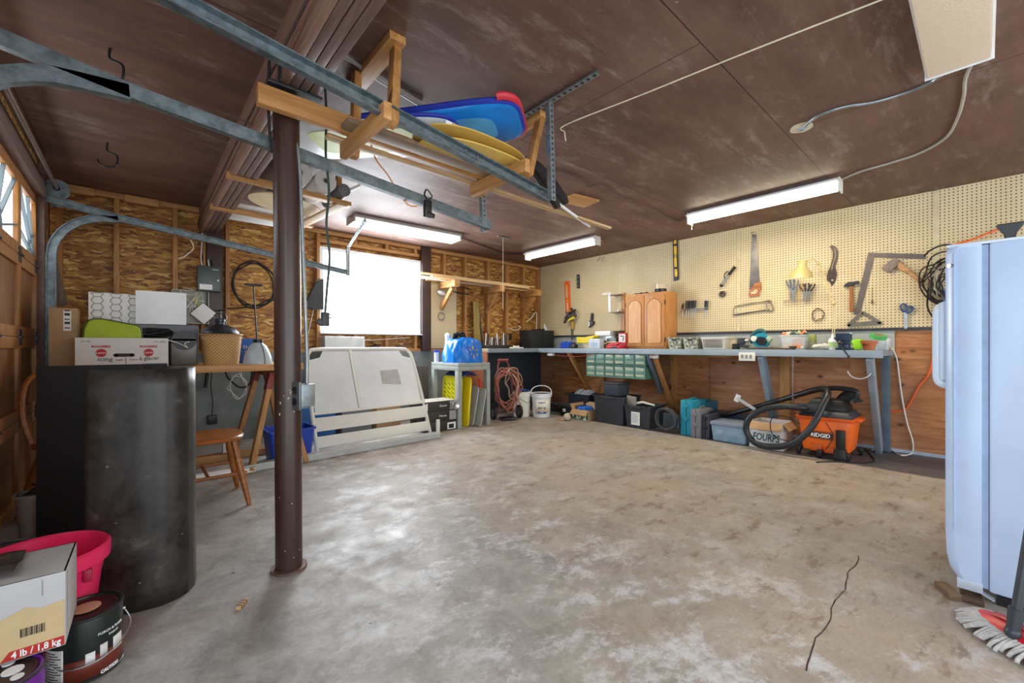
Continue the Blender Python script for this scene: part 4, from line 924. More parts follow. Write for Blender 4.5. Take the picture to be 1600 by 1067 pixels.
MB().lathe([(.1375, .17), (.1385, .19)], 24, a0=-PI*.70, a1=-PI*.26).lathe([(.1362, .10), (.1364, .108)], 24, a0=-PI*.70, a1=-PI*.26).o('gold_band', mat('gold_print', '#d6a83a', .5), t, thick=.0008)
MB().prism([(-.05, .06), (.06, .06), (.06, .09), (0, .068), (-.06, .092)], -.1372, -.1364).o('blue_swoosh', blueink, t)
txt('LUBRICO', .03, blueink, t, (0, -.1405, .20), bend=.14, width=.10, bold=.001); txt('AW 32', .04, ink, t, (0, -.139, .12), bend=.139, width=.12, bold=.0012)
# ---------------------------------------------------------------- lumber rack
rackx = [3.30, 4.13, 4.93]
for k, x in enumerate(rackx):
    t = thing('lumber_bracket', ['wooden lumber bracket above the white pegboard by the brown post', 'middle wooden lumber bracket with knee brace on the back wall', 'wooden lumber bracket nearest the right corner of the back wall'][k], 'bracket', (x, YB-.013 if k == 0 else YB, 1.87))
    MB().box(-.045, -.42, -.045, .045, 0, .045, .003).o('arm', studY, t)
    MB().beam((0, -.30, -.05), (0, -.01, -.33), .06, .04, (1, 0, 0), .003).o('knee_brace', studY, t)
rd = random.Random(8); looks = ['top left', '']
lms = [lumX, studX, wood('white_primed_board', '#c9c6bd', '#e4e1d8', 0), lumX, studX, lumX, wood('aged_board', '#8f7350', '#b4936a', 0), lumX]
lab = ['front most pale board on the lower layer of the lumber rack', 'amber pine board second from the front on the lumber rack', 'white primed board lying in the middle of the lumber rack', 'pale board fourth from the front on the lumber rack', 'pine board resting hard against the wall on the lumber rack', 'pale board stacked on top at the front of the lumber rack', 'darker aged board stacked on top in the middle of the rack', 'thin pale strip topping the stack of lumber on the rack']
for k in range(8):
    lay = k // 5; x0 = 2.92+[0, .16, -.1, .3, .1, -.16, .24, .05][k]; x1 = 4.95+[-.25, .1, -.6, .12, 0, -.1, -.9, -.35][k]; y = (YB-.415+.083*k) if k < 5 else YB-.38+.12*(k-5); z = 1.9165+lay*.034
    solo('lumber_board', MB().box(0, 0, 0, x1-x0, [.06, .05, .07, .05, .06, .06, .09, .04][k], [.03, .022, .032, .026, .03, .02, .035, .015][k], .002), lms[k], lab[k], 'board', (x0, y-.0, z), group=None)
t = thing('round_mirror_lamp', 'white round lamp shade under the lumber bracket on the small pegboard', 'lamp', tuple(pt(690, 458, Y=YB-.06)))
MB().ball((0, 0, 0), .06, (1.2, .7, .55), 16, (0, .3, 0)).o('shade', white, t); MB().cyl((.03, .0, .0), (.08, .045, .02), .015).o('stem', offw, t)
q = MB(); coil(q, (0, -.012, 0), .052, 3, .004, .006, 1, .015, 6)
solo('wire_ring', q, mat('grey_wire', '#8a8a84', .4, .4), 'small coil of grey wire hanging on the white pegboard by the window', 'wire', tuple(pt(689, 494, Y=YB-.014)))
for k, (py, z) in enumerate(((447, 0), (455, 0))):
    p0 = pt(706, py-1+k*1, Y=YB-.03); p1 = pt(733, py+4+k*1, Y=YB-.03); solo('dark_rod', MB().cyl((0, 0, 0), tuple(p1-p0), .009), dsteel, ['upper dark rod fixed across the small pegboard', 'lower dark rod fixed across the small pegboard'][k], 'rod', tuple(p0))
# tall items in the osb bays
t = thing('rough_plank', 'mossy rough plank leaning upright between the studs by the bag', 'board', (3.93, YB-.03, .967)); MB().obox((0, 0, .36), (.11, .02, .72), (0, -.04, 0), .002).o('plank', wood('mossy_plank', '#8d7a3e', '#b59a58', 2), t)
solo('dark_pipe', MB().cyl((0, 0, 0), (-.09, .0, .70), .014), dsteel, 'dark metal pipe leaning upright beside the mossy plank', 'pipe', (4.06, YB-.02, .967))
solo('outlet_plate', MB().box(-.035, -.008, -.06, .035, 0, .06, .003).box(-.012, -.01, .012, .012, -.008, .04).box(-.012, -.01, -.04, .012, -.008, -.012), mat('dark_outlet', '#3b2c22', .4), 'dark brown outlet plate on the stud above the back bench', 'outlet', tuple(pt(797, 526, Y=YB-.0)))
cord('pale_cable', [pt(796, 513, Y=YB-.02), pt(806, 516, Y=YB-.03), pt(813, 512, Y=YB-.03), pt(810, 509, Y=YB-.02)], .007, cordw, 'pale cable end sticking out between studs above the outlet', 'cable')
cord('white_pipe', [pt(822, 503, Y=YB-.03), pt(830, 497, Y=YB-.03), pt(838, 488, Y=YB-.03), pt(838, 515, Y=YB-.03)], .008, cordw, 'white cable running diagonally in the last wall bay by the corner', 'cable')
# pull chain from the ceiling
a = pt(786, 360, Y=4.1); t = thing('pull_string', 'thin pull string hanging from the ceiling in front of the lumber rack', 'string', (a.x, a.y, H-.005)); MB().cyl((0, 0, 0), (0, 0, pt(784, 483, Y=4.1).z-H), .0025, n=6).o('string', rope, t); MB().cyl((-.09, 0, -.004), (.09, 0, -.004), .008).o('ceiling_bar', steel, t)
# ---------------------------------------------------------------- workbench
XF = 4.70
t = thing('workbench', 'long grey painted workbench running along the pegboard wall', 'workbench', (5.0, 2.9, 0))
ox, oy = 5.0, 2.9
MB().box(XF-ox, .575-oy, BT-.05, PX-.008-ox, YB-.09-oy, BT, .003).o('worktop', bench_g, t)
MB().box(XF-.018-ox, .57-oy, BT-.065, XF-.001-ox, 4.66-oy, BT+.001, .002).o('edge_board', mat('blue_grey_edge', '#94a3ae', .45, var=.1, sc=6), t)
MB().box(3.70-ox, 4.68-oy, BT-.05, XF-.002-ox, YB-.005-oy, BT-.001, .003).o('worktop', wood('worn_benchtop', '#9a8060', '#c2a884', 0, .5), t)
MB().box(3.70-ox, 4.66-oy, BT-.06, XF-.02-ox, 4.679-oy, BT, .002).o('edge_board', bench_g, t)
MB().box(3.69-ox, 4.68-oy, .0, 3.715-ox, YB-.03-oy, BT-.052, .002).o('end_panel', wood('red_brown_end', '#7c4326', '#9c5d36', 2), t)
for y, m_, wd in ((.66, bench_g, .12), (1.507, mat('blue_grey_leg', '#7c8d9b', .5, var=.12), .12)):
    MB().beam((XF+.03-ox, y-oy, BT-.055), (5.22-ox, y+.0-oy, 0.01), wd, .045, (0, 1, 0), .003).o('leg', m_, t)
MB().beam((5.28-ox, .62-oy, BT-.055), (5.29-ox, .62-oy, 0.01), .07, .06, (0, 1, 0), .003).o('leg', slate, t)
MB().beam((XF+.03-ox, 4.06-oy, BT-.055), (5.33-ox, 4.06-oy, .18), .06, .04, (0, 1, 0), .003).o('brace', studZ, t)
MB().beam((XF+.03-ox, 2.70-oy, BT-.055), (5.30-ox, 2.70-oy, .03), .035, .06, (0, 1, 0), .003).o('brace', studZ, t)
MB().beam((XF+.01-ox, 2.765-oy, BT-.055), (5.03-ox, 2.765-oy, .42), .085, .03, (0, 1, 0), .003).o('brace', slate, t)
struct('dark_cladding', MB().box(3.72, YB-.02, 0, XR-.02, YB, .90), mat('dark_slate_cladding', '#353b44', .6), wb)
for px, lb in ((861, 'white plug block under the bench edge near the corner'), (1022, 'white cable bundle under the bench beside the green drawers')):
    o = pt(px, 560, X=XF+.05); t = thing('plug_block', lb, 'outlet', (o.x, o.y, BT-.067), 'R'); MB().box(-.05, -.02, -.05, .05, .03, 0, .006).o('block', offw, t)
    q = MB()
    for k in range(4): q.ball((-.045+.03*k, -.02, -.03), .016, (1, 1, 1), 8)
    q.o('plug', white, t)
o = pt(1168, 556, X=XF-.02); t = thing('double_outlet', 'white double outlet fixed to the front edge of the workbench', 'outlet', (XF-.0195, o.y, BT-.06), 'R')
MB().box(-.075, -.03, -.055, .075, 0, .03, .004).o('plate', offw, t); q = MB()
for x in (-.04, .0, .04): q.box(x-.012, -.032, -.03, x+.012, -.03, .008)
q.o('socket', mat('grey_socket', '#8f8c84', .4), t)
cord('red_bench_wire', [pt(868, 555, X=XF+.02), pt(900, 557, X=XF+.02), pt(925, 554, X=XF+.02)], .005, mat('dull_red_wire', '#a04038', .5), 'dull red wire stapled below the bench edge near the corner', 'wire')
# green small parts cabinet hung below the bench
loc, w, h = span(916, 1008, 590, 0, X=4.74); zt = BT-.055; zb = pt(962, 590, X=4.74).z
t = thing('parts_cabinet', 'green small parts drawer cabinet hanging beneath the workbench', 'cabinet', (4.74, loc[1], zb), 'R'); h = zt-zb; gc = mat('green_grey_metal', '#5f8a78', .45)
q = MB(); q.box(-w/2, .3, 0, w/2, .31, h); rect_ring(q, -w/2, 0, w/2, h, .012, 0, .3); q.box(-w/2, .002, h/2-.006, w/2, .3, h/2+.006)
for k in range(1, 6): q.box(-w/2+k*w/6-.003, .002, .01, -w/2+k*w/6+.003, .3, h-.01)
q.o('cabinet_shell', gc, t); rd = random.Random(3)
for r in range(2):
    for k in range(6):
        x0 = -w/2+k*w/6+.01; x1 = x0+w/6-.02; z0 = .015+r*h/2; z1 = z0+h/2-.032
        dd = MB().box(x0, .004, z0, x1, .28, z1, .004).o('drawer', glassy('green_clear_drawer', '#8fb3a3', .8, .2), t)
        MB().box(x0+.012, -.012, (z0+z1)/2-.004, x1-.012, .004, (z0+z1)/2+.004, .002).o('drawer_pull', gc, dd)
        if rd.random() < .7: MB().box(x0+.01, .0, z0+.02, x1-.01, .004, z0+.035).box(x0+.012, .0, z1-.035, x1-.012, .004, z1-.02).o('label_strip', mat('cream_tag', '#d8cda4', .6), dd)
# chain, saw protractor
o = pt(1239, 556, X=XF+.1); L_ = o.z-pt(1239, 632, X=XF+.1).z; q = MB()
for k in range(int(L_/.02)):
    z = -.01-k*.02; q.tube([(.006*math.cos(a), (.0 if k % 2 else .006*math.cos(a)), z+.012*math.sin(a)) if k % 2 else (0, .006*math.cos(a), z+.012*math.sin(a)) for a in [2*PI*i/8 for i in range(8)]], .002, 5, 1, closed=True)
solo('hanging_chain', q, steel, 'thin steel chain hanging from the bench above the shop vacuum hose', 'chain', (o.x, o.y, BT-.055))
o, f = frame(1342, 557, 'R', XF+.06); t = thing('mitre_gauge', 'wooden block with a white mitre scale hung under the bench end', 'gauge', (o.x, o.y, BT-.052), 'R')
z_ = .0; a = f(1328, 582); b = f(1357, 582)
MB().prism([(a[0], 0), (b[0], 0), (b[0], a[1]+.02), (b[0]*.4, a[1]-.01), (a[0]*.3, a[1]-.012), (a[0], a[1]+.02)], 0, .03, b=.003).o('wood_block', wood('block_wood', '#7a4c28', '#a06c3e', 0), t)
q = MB(); pts = [(.085*math.cos(PI+PI*k/12)+.005, -.01, a[1]+.03+.085*math.sin(PI+PI*k/12)) for k in range(1, 12)]
q.sweep([(-.003, -.011), (.003, -.011), (.003, .011), (-.003, .011)], pts, (0, -1, 0)); q.o('scale_arc', white, t)
# ---------------------------------------------------------------- storage below the bench
def tote(name, label, px0, px1, pyt, X, dep, m, z=0, cat='storage bin'):
    loc, w, h = span(px0, px1, pyt, z, X=X); t = thing(name, label, cat, loc, 'R')
    MB().tub(w*.86, dep*.88, w*.98, dep, 0, h, .005, .012, 0, dep/2, r=.025).o('bin_body', m, t)
    q = MB()
    for k in range(5): q.box(-w*.36+k*w*.17, .02-.004, h*.12, -w*.36+k*w*.17+.02, .03, h*.78, .002)
    q.box(-w*.2, -.02, h-.03, w*.2, .0, h-.008, .004); q.o('ribs', m, t)
    return t, w, h
t, w, h = tote('black_tote', 'large black storage tote carrying the small dark box', 926, 974, 619, 4.52, .42, dgrey)
MB().box(-w*.47, .02, h-.018, w*.47, .40, h-.006).o('inner_lid', black, t)
hh = h+.001
loc, w, h = span(943, 966, 598, hh, X=4.58); t = thing('dark_file_box', 'small dark grey lidded box standing on the large black tote', 'box', loc, 'R')
MB().taper(w*.94, .24, w, .26, 0, h*.86, .01, 0, .13).o('box_body', mat('slate_plastic', '#3c4650', .4), t); MB().box(-w/2-.006, -.006, h*.86, w/2+.006, .266, h, .006).o('lid', dgrey, t)
t, w, h = tote('black_tote', 'black storage tote with a white paper label and grey trays inside', 974, 1015, 634, 4.53, .38, dgrey)
MB().box(-w*.2, -.0085+.012, h*.14, w*.13, -.0065+.012, h*.72).o('paper_label', papr, t)
q = MB()
for k in range(7): q.box(-w*.17, .0025, h*(.25+.06*k), w*(.02+.03*(k % 3)), .0033, h*(.265+.06*k))
q.o('label_print', mat('grey_print', '#77777a', .6), t)
MB().box(-w*.4, .03, h-.05, w*.4, .34, h-.04).o('inner_fill', mat('dark_navy', '#1b2430', .6), t)
MB().obox((-w*.28, .06, h+.045), (.13, .012, .12), (.15, .1, 0), .002).obox((-w*.28, .052, h+.045), (.1, .004, .09), (.15, .1, 0)).o('framed_panel', mat('taupe_panel', '#9b9288', .5), t)
MB().tube([(-w*.1, .08, h+.02), (.02, .1, h+.035), (w*.2, .14, h+.02), (w*.35, .2, h)], .014, 8).o('grey_hose', offw, t)
o = pt(1041, 660, X=4.58); q = MB(); coil(q, (0, 0, .145), .118, 4, .011, .008, 1.0, .08, 12)
solo('coiled_hose', q, mat('charcoal_hose', '#3c3f40', .55), 'charcoal hose coil standing on edge left of the teal case', 'hose', (o.x, o.y, .012), 'R')
q = MB()
for k in range(8): q.cyl((-.07+.02*k, 0, .06), (-.05+.02*k, 0, .2), .007, n=6)
solo('grey_grille', q.box(-.09, .01, .05, .11, .016, .21), mat('mid_slate', '#56606a', .5), 'ribbed grey grille leaning inside the charcoal hose coil', 'grille', (4.66, o.y, .0), 'R')
def case(label, px0, px1, pyt, X, dep, m, hm=None):
    loc, w, h = span(px0, px1, pyt, 0, X=X); t = thing('tool_case', label, 'case', loc, 'R')
    MB().box(-w/2, 0, .0, -.002, dep, h-.012, .01).box(.002, 0, .0, w/2, dep, h-.012, .01).o('shell', m, t)
    MB().box(-w/2-.004, -.004, h*.3, w/2+.004, 0, h*.32).box(-w/2-.004, -.004, h*.62, w/2+.004, 0, h*.64).o('rib', m, t)
    MB().tube([(0, dep*.32, h-.02), (0, dep*.34, h+.0), (0, dep*.66, h+.0), (0, dep*.68, h-.02)], .009, 8, 3).o('handle', hm or m, t)
    for z in (.45, .8): MB().box(-.02, -.008, h*z-.02, .02, 0, h*z+.02, .003).o('latch', hm or m, t)
    return t, w, h
case('tall teal power tool case standing between hose coil and grey case', 1063, 1082, 624, 4.60, .34, teal)
case('second teal tool case standing behind the first one', 1088, 1106, 626, 4.92, .28, mat('deep_teal', '#136b86', .4))
case('mid grey tool case standing right of the teal case', 1079, 1094, 638, 4.55, .34, mat('warm_grey_case', '#74757a', .45))
case('dark charcoal tool case standing at the right of the grey case', 1096, 1108, 646, 4.58, .32, mat('charcoal_case', '#3a3d49', .45), black)
loc, w, h = span(1110, 1166, 661, 0, X=4.56); t = thing('clear_storage_box', 'low pale blue clear storage box with a snap lid', 'storage bin', loc, 'R')
MB().taper(w*.9, .30, w*.97, .34, .002, h*.82, .012, 0, .17).o('box_body', bluec, t); MB().box(-w/2-.004, -.006, h*.82, w/2+.004, .346, h, .008).o('lid', glassy('grey_blue_lid', '#8796a8', .85, .25), t)
MB().box(-w*.4, .02, .01, w*.4, .3, h*.6, .01).o('contents', m_clutter('stored_bits', ['#3f6f9a', '#cfd6da', '#4f8a5a', '#2c3e55', '#9aa9b4']), t)
t = thing('navy_case', 'dark navy flat case lying behind the clear storage box', 'case', (4.98, 1.95, 0), 'R'); MB().box(-.28, 0, 0, .2, .28, .17, .012).o('lower_shell', mat('navy_case', '#1d3049', .4), t); MB().box(-.285, -.005, .172, .205, .285, .235, .012).o('upper_shell', mat('navy_case_lid', '#243a56', .4), t)
# printed carton
loc, w, h = span(1172, 1222, 660, 0, X=4.58); t = thing('books_carton', 'kraft and white carton with teal print behind the vacuum hose', 'box', loc, 'R'); w *= 1.05
carton(t, w, .30, h, cardw, ['f', 'r'], True, card); txt('FOURPS', .10, tealink, t, (.0, -.0015, h*.30), width=w*.8, bold=.002, shear=.15); txt('cooks', .02, tealink, t, (0, -.0015, h*.16), width=w*.4, sp=2)
MB().box(-w*.48, .01, h*.7, w*.48, .29, h*.72).o('inner_fill', card, t)
txt('c u u', .05, tealink, t, (.02, -.0015, .012), width=w*.5)
# wet and dry vacuum
vx, vy = 4.78, .955
t = thing('shop_vacuum', 'orange shop vacuum with black hose and wand under the bench', 'vacuum', (vx, vy, 0), 'R')
of = MB().taper(.34, .36, .40, .40, .05, .345, .035).o('tank', mat('ridgid_orange', '#ec6a1c', .38, var=.05), t)
MB().taper(.42, .42, .435, .435, .335, .365, .01).box(.18, -.1, .335, .245, .1, .36, .01).o('tank_rim', mat('deep_orange', '#dc5a18', .4), t)
MB().taper(.41, .41, .33, .33, .365, .42, .015).o('lid', dgrey, t)
MB().taper(.32, .30, .24, .22, .42, .52, .03).o('motor_housing', black, t)
MB().tube([(-.05, 0, .5), (-.02, 0, .60), (.1, 0, .615), (.2, 0, .59), (.17, 0, .5)], .022, 10).o('carry_handle', black, t)
MB().box(-.17, -.22, .40, -.03, -.1, .47, .015).cyl((-.12, -.16, .43), (-.2, -.2, .44), .038).o('hose_port', dgrey, t)
MB().box(.02-.13, -.205, .17, .06, -.198, .235, .003).o('badge', black, t)
MB().box(-.105, -.2065, .176, .055, -.2055, .179).box(-.105, -.2065, .226, .055, -.2055, .229).o('badge_trim', mat('badge_orange', '#e2661e', .4), t)
txt('RIDGID', .045, whink, t, (-.026, -.2075, .187), width=.145, bold=.0012)
MB().box(.09, -.235, .10, .155, -.2, .27, .008).taper(.10, .09, .07, .07, 0.02, .11, .01, .12, -.2).o('side_socket', black, t)
for x, y in ((-.2, -.17), (.17, -.2), (-.2, .17), (.2, .17), (-.03, -.21)): MB().cyl((x-.012, y, .028), (x+.012, y, .028), .027, n=16).box(x-.02, y-.03, .03, x+.02, y+.03, .075, .008).o('caster', black, t)
MB().box(-.1, -.2, .055, -.02, -.17, .12, .008).box(.0, -.2, .05, .07, -.17, .10, .008).o('tank_feet', mat('ridgid_dark_orange', '#c65312', .4), t)
def rl(px, py, X): p = pt(px, py, X=X); return (-(p.y-vy), (p.x-vx), p.z)
hp = [rl(1266, 638, 4.60), rl(1250, 637, 4.54), rl(1225, 635, 4.50), rl(1195, 639, 4.48), rl(1172, 652, 4.46), rl(1166, 672, 4.46), rl(1180, 692, 4.46), rl(1210, 698, 4.44), rl(1240, 692, 4.44), rl(1264, 672, 4.46), rl(1278, 650, 4.50), rl(1286, 632, 4.56)]
MB().tube(hp, .0285, 12, 8).o('hose', mat('ribbed_black_hose', '#1f242a', .4), t)
hp = [rl(1286, 632, 4.56), rl(1293, 618, 4.62), rl(1290, 608, 4.7), rl(1275, 609, 4.78), rl(1250, 616, 4.85), rl(1220, 625, 4.9)]
MB().tube(hp, .027, 12, 6).o('hose_elbow', black, t)
a, b = rl(1226, 623, 4.9), rl(1120, 653, 4.96); MB().cyl(a, b, .025, n=14).o('wand', black, t)
a, b = rl(1180, 640, 4.8), rl(1152, 622, 4.8); MB().cyl(a, b, .018, n=12).o('clear_tube', clearp, t); b = Vector(b); MB().obox(tuple(b), (.05, .01, .08), (0, .4, 0), .003).o('white_tag', papr, t)
MB().tube([rl(1250, 662, 4.5), rl(1225, 650, 4.5), rl(1205, 655, 4.5), rl(1208, 680, 4.5), rl(1235, 690, 4.5)], .004, 6).tube([rl(1290, 660, 4.5), rl(1302, 682, 4.5), rl(1290, 702, 4.5)], .004, 6).o('power_cord', blackr, t)
MB().grid(lambda u, v: (.02+u*.2, .02+v*.16, .5+.1*math.sin(PI*u)*math.sin(PI*v)), 10, 8).o('dust_bag', mat('grey_black_cloth', '#2e2c2c', .8), t)
cord('floor_power_cord', [Vector(pt(1276, 722, Z=.006)), Vector(pt(1300, 721, Z=.006)), Vector(pt(1362, 722, Z=.006)), Vector(pt(1360, 710, Z=.006)), Vector(pt(1350, 700, Z=.006))], .005, blackr, 'black power cord lying on the floor before the shop vacuum', 'cord')
# small things near the corner
def floor_box(name, label, px0, px1, pyt, X, dep, m, **k):
    loc, w, h = span(px0, px1, pyt, 0, X=X); t = thing(name, label, k.get('cat', 'box'), loc, 'R'); return t, w, h
t, w, h = floor_box('open_carton', '', 894, 919, 640, 4.50, .28, card); t['label'] = 'open cardboard box with green print holding blue plastic, by the totes'
carton(t, w, .28, h, card, ['f', 'l', 'b'], True); MB().box(-w/2, -.0015, 0, w/2, 0, h*.5).o('green_print', m_clutter('green_white_print', ['#4d7a4a', '#dfe3d8', '#2f5a38', '#a9c29a'], 30), t)
q = MB()
for k in range(6): q.ball((-.06+.025*k, .08+.03*(k % 3), h+.0), .045, (1.2, 1, .7), 10, (.3*k, .2*k, 0))
q.o('blue_contents', mat('bright_blue_scrap', '#1a63c4', .4), t)
t = thing('white_jug', 'small stained white jug lying beside the open cardboard box', 'jug', tuple(pt(886, 657, Z=0.0)), .6); MB().ball((0, 0, .05), .055, (1.2, .9, .9), 14).cyl((.05, 0, .06), (.09, -.01, .075), .018).o('jug_body', mat('stained_white', '#c3b9a4', .5), t); MB().box(-.06, .03, 0, .05, .10, .03, .01).o('tan_base', card, t)
t = thing('steel_crate', 'dark open crate of white rags behind the open cardboard box', 'crate', (4.85, 3.95, 0), 'R')
MB().tub(.34, .26, .40, .30, 0, .30, .005, .012, 0, .1, r=.02).o('crate_body', mat('dark_crate', '#1e2630', .5), t); q = MB()
for k in range(5): q.obox((-.12+.06*k, .08, .30+.012*(k % 2)), (.055, .2, .03), (.3, .2*k-.4, .2), .008)
q.o('white_rags', mat('grey_white_rag', '#bfc4c9', .7), t)
t = thing('black_toolbox', 'low black toolbox between the oil pail and the open crate', 'toolbox', (4.58, 3.92, 0), 'R'); MB().box(-.17, 0, 0, .15, .2, .13, .01).o('box_body', black, t); MB().box(-.175, -.005, .131, .155, .205, .165, .012).o('lid', dgrey, t); MB().tube([(-.06, .1, .16), (-.05, .1, .2), (.04, .1, .2), (.05, .1, .16)], .008, 8, 3).o('handle', blackr, t); MB().box(-.12, -.003, .06, -.07, 0, .1).o('badge', papr, t)
rd = random.Random(21); q = MB()
for k in range(14): q.tube([(rd.uniform(-.15, .15), rd.uniform(-.08, .08), rd.uniform(.01, .12)) for _ in range(4)], rd.uniform(.006, .012), 6)
solo('black_cable_tangle', q, blackr, 'tangle of black straps and cables behind the black toolbox', 'cables', (4.80, 4.35, 0), 'R', kind=None)
# ---------------------------------------------------------------- on the bench
def bt(name, label, cat, px0, px1, pyt, X=4.95):
    loc, w, h = span(px0, px1, pyt, BT+.001, X=X); return thing(name, label, cat, loc, 'R'), w, h
loc, w, h = span(830, 866, 516, BT, Y=4.86)
t = thing('black_storage_cube', 'black fabric storage cube full of bags in the bench corner', 'bin', loc); w *= .98
MB().box(-w/2, 0, 0, -.003, .28, h, .006).box(.003, 0, 0, w/2, .28, h, .006).o('cube', mat('black_fabric', '#1c1f1f', .6, var=.25), t)
q = MB()
for k in range(5): q.ball((-.12+.06*k, .1, h+.0), .035, (1.2, 1, .6), 10, (.2, .3*k, 0))
q.o('dark_bags', mat('glossy_black_bag', '#15171a', .25), t); MB().cyl((w*.3, .1, h), (w*.22, .08, h+.11), .05, .008, 14).o('clear_bag', clearp, t)
loc, w, h = span(757, 782, 522, BT, Y=4.95); t = thing('socket_rack', 'row of dark sockets and bits standing on the back bench', 'tool rack', (loc[0]+.12, loc[1], BT)); MB().box(-.24, 0, 0, .26, .14, .05, .004).o('rack_base', dsteel, t)
rd = random.Random(6)
for k in range(16): x = -.22+.03*k; MB().cyl((x, .05+.02*(k % 2), .05), (x+rd.uniform(-.02, .02), .05, .05+rd.uniform(.07, .2)), rd.uniform(.007, .013), n=10).o('socket_tool', [steel, dsteel, black, steel][k % 4], t)
solo('paper_pad', MB().box(-.11, -.03, 0, .11, .05, .018, .002).box(-.05, -.02, .018, .03, .04, .04, .002), offw, 'thin white pad lying on the back bench before the studs', 'pad', tuple(Vector((4.36, 4.78, BT))))
t, w, h = bt('blue_clamp_set', 'bright blue plastic tool heap on the bench under the hanging clamp', 'tool', 876, 891, 531, 4.9)
q = MB()
for k in range(6): q.tube([(-w/2+.03*k, .0, .01), (-w/2+.04*k, .02, h*.6), (-w/2+.03*k+.04, .03, h*(.7+.05*(k % 3)))], .014, 8)
q.box(-w/2, 0, 0, w/2, .1, .03, .006).o('blue_body', blue, t); MB().box(w/2-.02, -.01, 0, w/2+.09, .08, .06, .015).ball((w/2+.05, .03, .06), .035).o('black_body', black, t)
t, w, h = bt('yellow_tray', 'yellow angled plastic tray resting on a carton on the bench', 'tray', 902, 930, 523, 5.05)
MB().box(-w*.45, 0, 0, w*.2, .12, h*.38, .003).o('under_carton', mat('beige_carton', '#cfc2ac', .6), t); MB().prism([(-w/2, h*.4), (w*.18, h*.4), (w/2, h*.85), (w/2, h*.95), (w*.1, h*.86), (-w*.1, h*.8), (-w/2, h*.85)], -.02, .14, b=.004).o('tray', yellow, t)
t, w, h = bt('white_carton', 'small white pill box carton in front of the yellow tray', 'box', 920, 937, 529, 4.86); carton(t, w, .1, h, mat('pale_white_box', '#c9d2d8', .5)); MB().box(-w*.3, -.0015, h*.2, w*.3, 0, h*.6).o('print', mat('pale_blue_print', '#9fb6cc', .5), t)
t, w, h = bt('long_white_box', 'long white plastic case lying on grey box behind the red tools', 'box', 931, 960, 517, 5.14); MB().box(-w/2, 0, 0, w/2, .12, h*.72, .006).o('grey_box', glassy('grey_clear', '#8d9a98', .85), t); MB().box(-w/2-.01, -.01, h*.72+.001, w*.3, .13, h, .008).o('white_case', white, t)
for k, (a, b, c, m_, lb) in enumerate(((937, 948, 532, mat('brown_stained_box', '#6a4d3a', .6), 'small brown box of screws between white carton and red tool'), (948, 963, 528, dsteel, 'small dark steel box behind the red tool on the bench'))):
    t, w, h = bt('screw_box', lb, 'box', a, b, c, 5.0); carton(t, w, .1, h, m_); MB().box(-w/2-.002, -.002, h*.55, w/2+.002, 0, h*.7).o('band', mat('cream_tag', '#d8cda4'), t)
t, w, h = bt('red_stapler', 'red handheld tool lying on the bench left of the oak cabinet', 'tool', 946, 969, 534, 4.84); MB().box(-w/2, 0, 0, w/2, .06, h*.45, .012).prism([(-w/2, h*.4), (w*.2, h*.5), (w/2, h*.9), (w*.3, h), (-w*.3, h*.8)], .01, .05, b=.006).o('tool_body', red, t); MB().box(-w*.1, -.004, h*.1, w*.3, 0, h*.35, .002).o('grip', black, t)
t, w, h = bt('red_printed_box', 'upright red and white printed box against the oak cabinet', 'box', 966, 978, 520, 5.02); carton(t, w, .07, h, mat('red_card', '#b32430', .5)); MB().box(-w*.42, -.0015, h*.4, w*.42, 0, h*.92).o('white_field', papr, t); MB().tube([(-w*.2, -.003, h*.8), (w*.2, -.003, h*.75), (w*.1, -.003, h*.5)], .006, 6).o('printed_tool', black, t); txt('3-1', .03, whink, t, (0, -.0015, h*.1))
# oak cabinet
loc, w, h = span(977, 1041, 458, BT+.001, X=5.06); t = thing('oak_cabinet', 'oak wall cabinet with two arched doors standing on the bench', 'cabinet', loc, 'R'); dp = PX-.009-5.06
MB().box(-w/2, .0, 0, w/2, dp-.0, h, .003).o('carcass', oak, t)
for sx in (-1, 1):
    x0 = .003 if sx > 0 else -w/2+.02; x1 = w/2-.02 if sx > 0 else -.003
    D = MB().box(x0, -.018, .03, x1, -.001, h-.03, .004).o('door', oak, t); c = (x0+x1)/2; hwid = (x1-x0)/2-.04
    P = [(c-hwid, .075), (c+hwid, .075), (c+hwid, h-.16)]+[(c+hwid*math.cos(PI*k/10)*(.82 if 0 < k < 10 else 1), h-.15+.065*math.sin(PI*k/10)) for k in range(1, 10)]+[(c-hwid, h-.16)]
    MB().prism(P, -.022, -.018, b=.0).o('arched_panel', wood('oak_light', '#c98c4c', '#e6b478', 2, .4, 1.2), D)
    MB().tube([(x, -.0225, z) for x, z in P], .0035, 5, 1, closed=True).o('panel_groove', wood('oak_dark', '#8f5a28', '#a76f38', 2), D)
    for z in (.12, h-.14): MB().box(sx*(w/2-.018), -.02, z-.025, sx*(w/2-.008), -.0, z+.025, .001).o('hinge', dsteel, D)
cz = BT+.002+h
t = thing('clear_tub', 'clear tub with a dark lid on top of the oak cabinet', 'tub', (5.18, loc[1]-.16, cz), 'R'); MB().cyl((0, 0, 0), (0, 0, .05), .075, n=24).o('dark_base', black, t); MB().cyl((0, 0, .051), (0, 0, .115), .072, .078, 24).o('tub_body', glassy('warm_clear', '#d8c9a8', .6), t)
solo('dark_rag', MB().grid(lambda u, v: ((u-.5)*.22, (v-.5)*.12, .006+.014*abs(math.sin(8*u+3*v))), 18, 8), mat('dark_rag', '#2a2522', .8), 'crumpled dark rag on the top left of the oak cabinet', 'rag', (5.16, loc[1]+.1, cz), 'R')
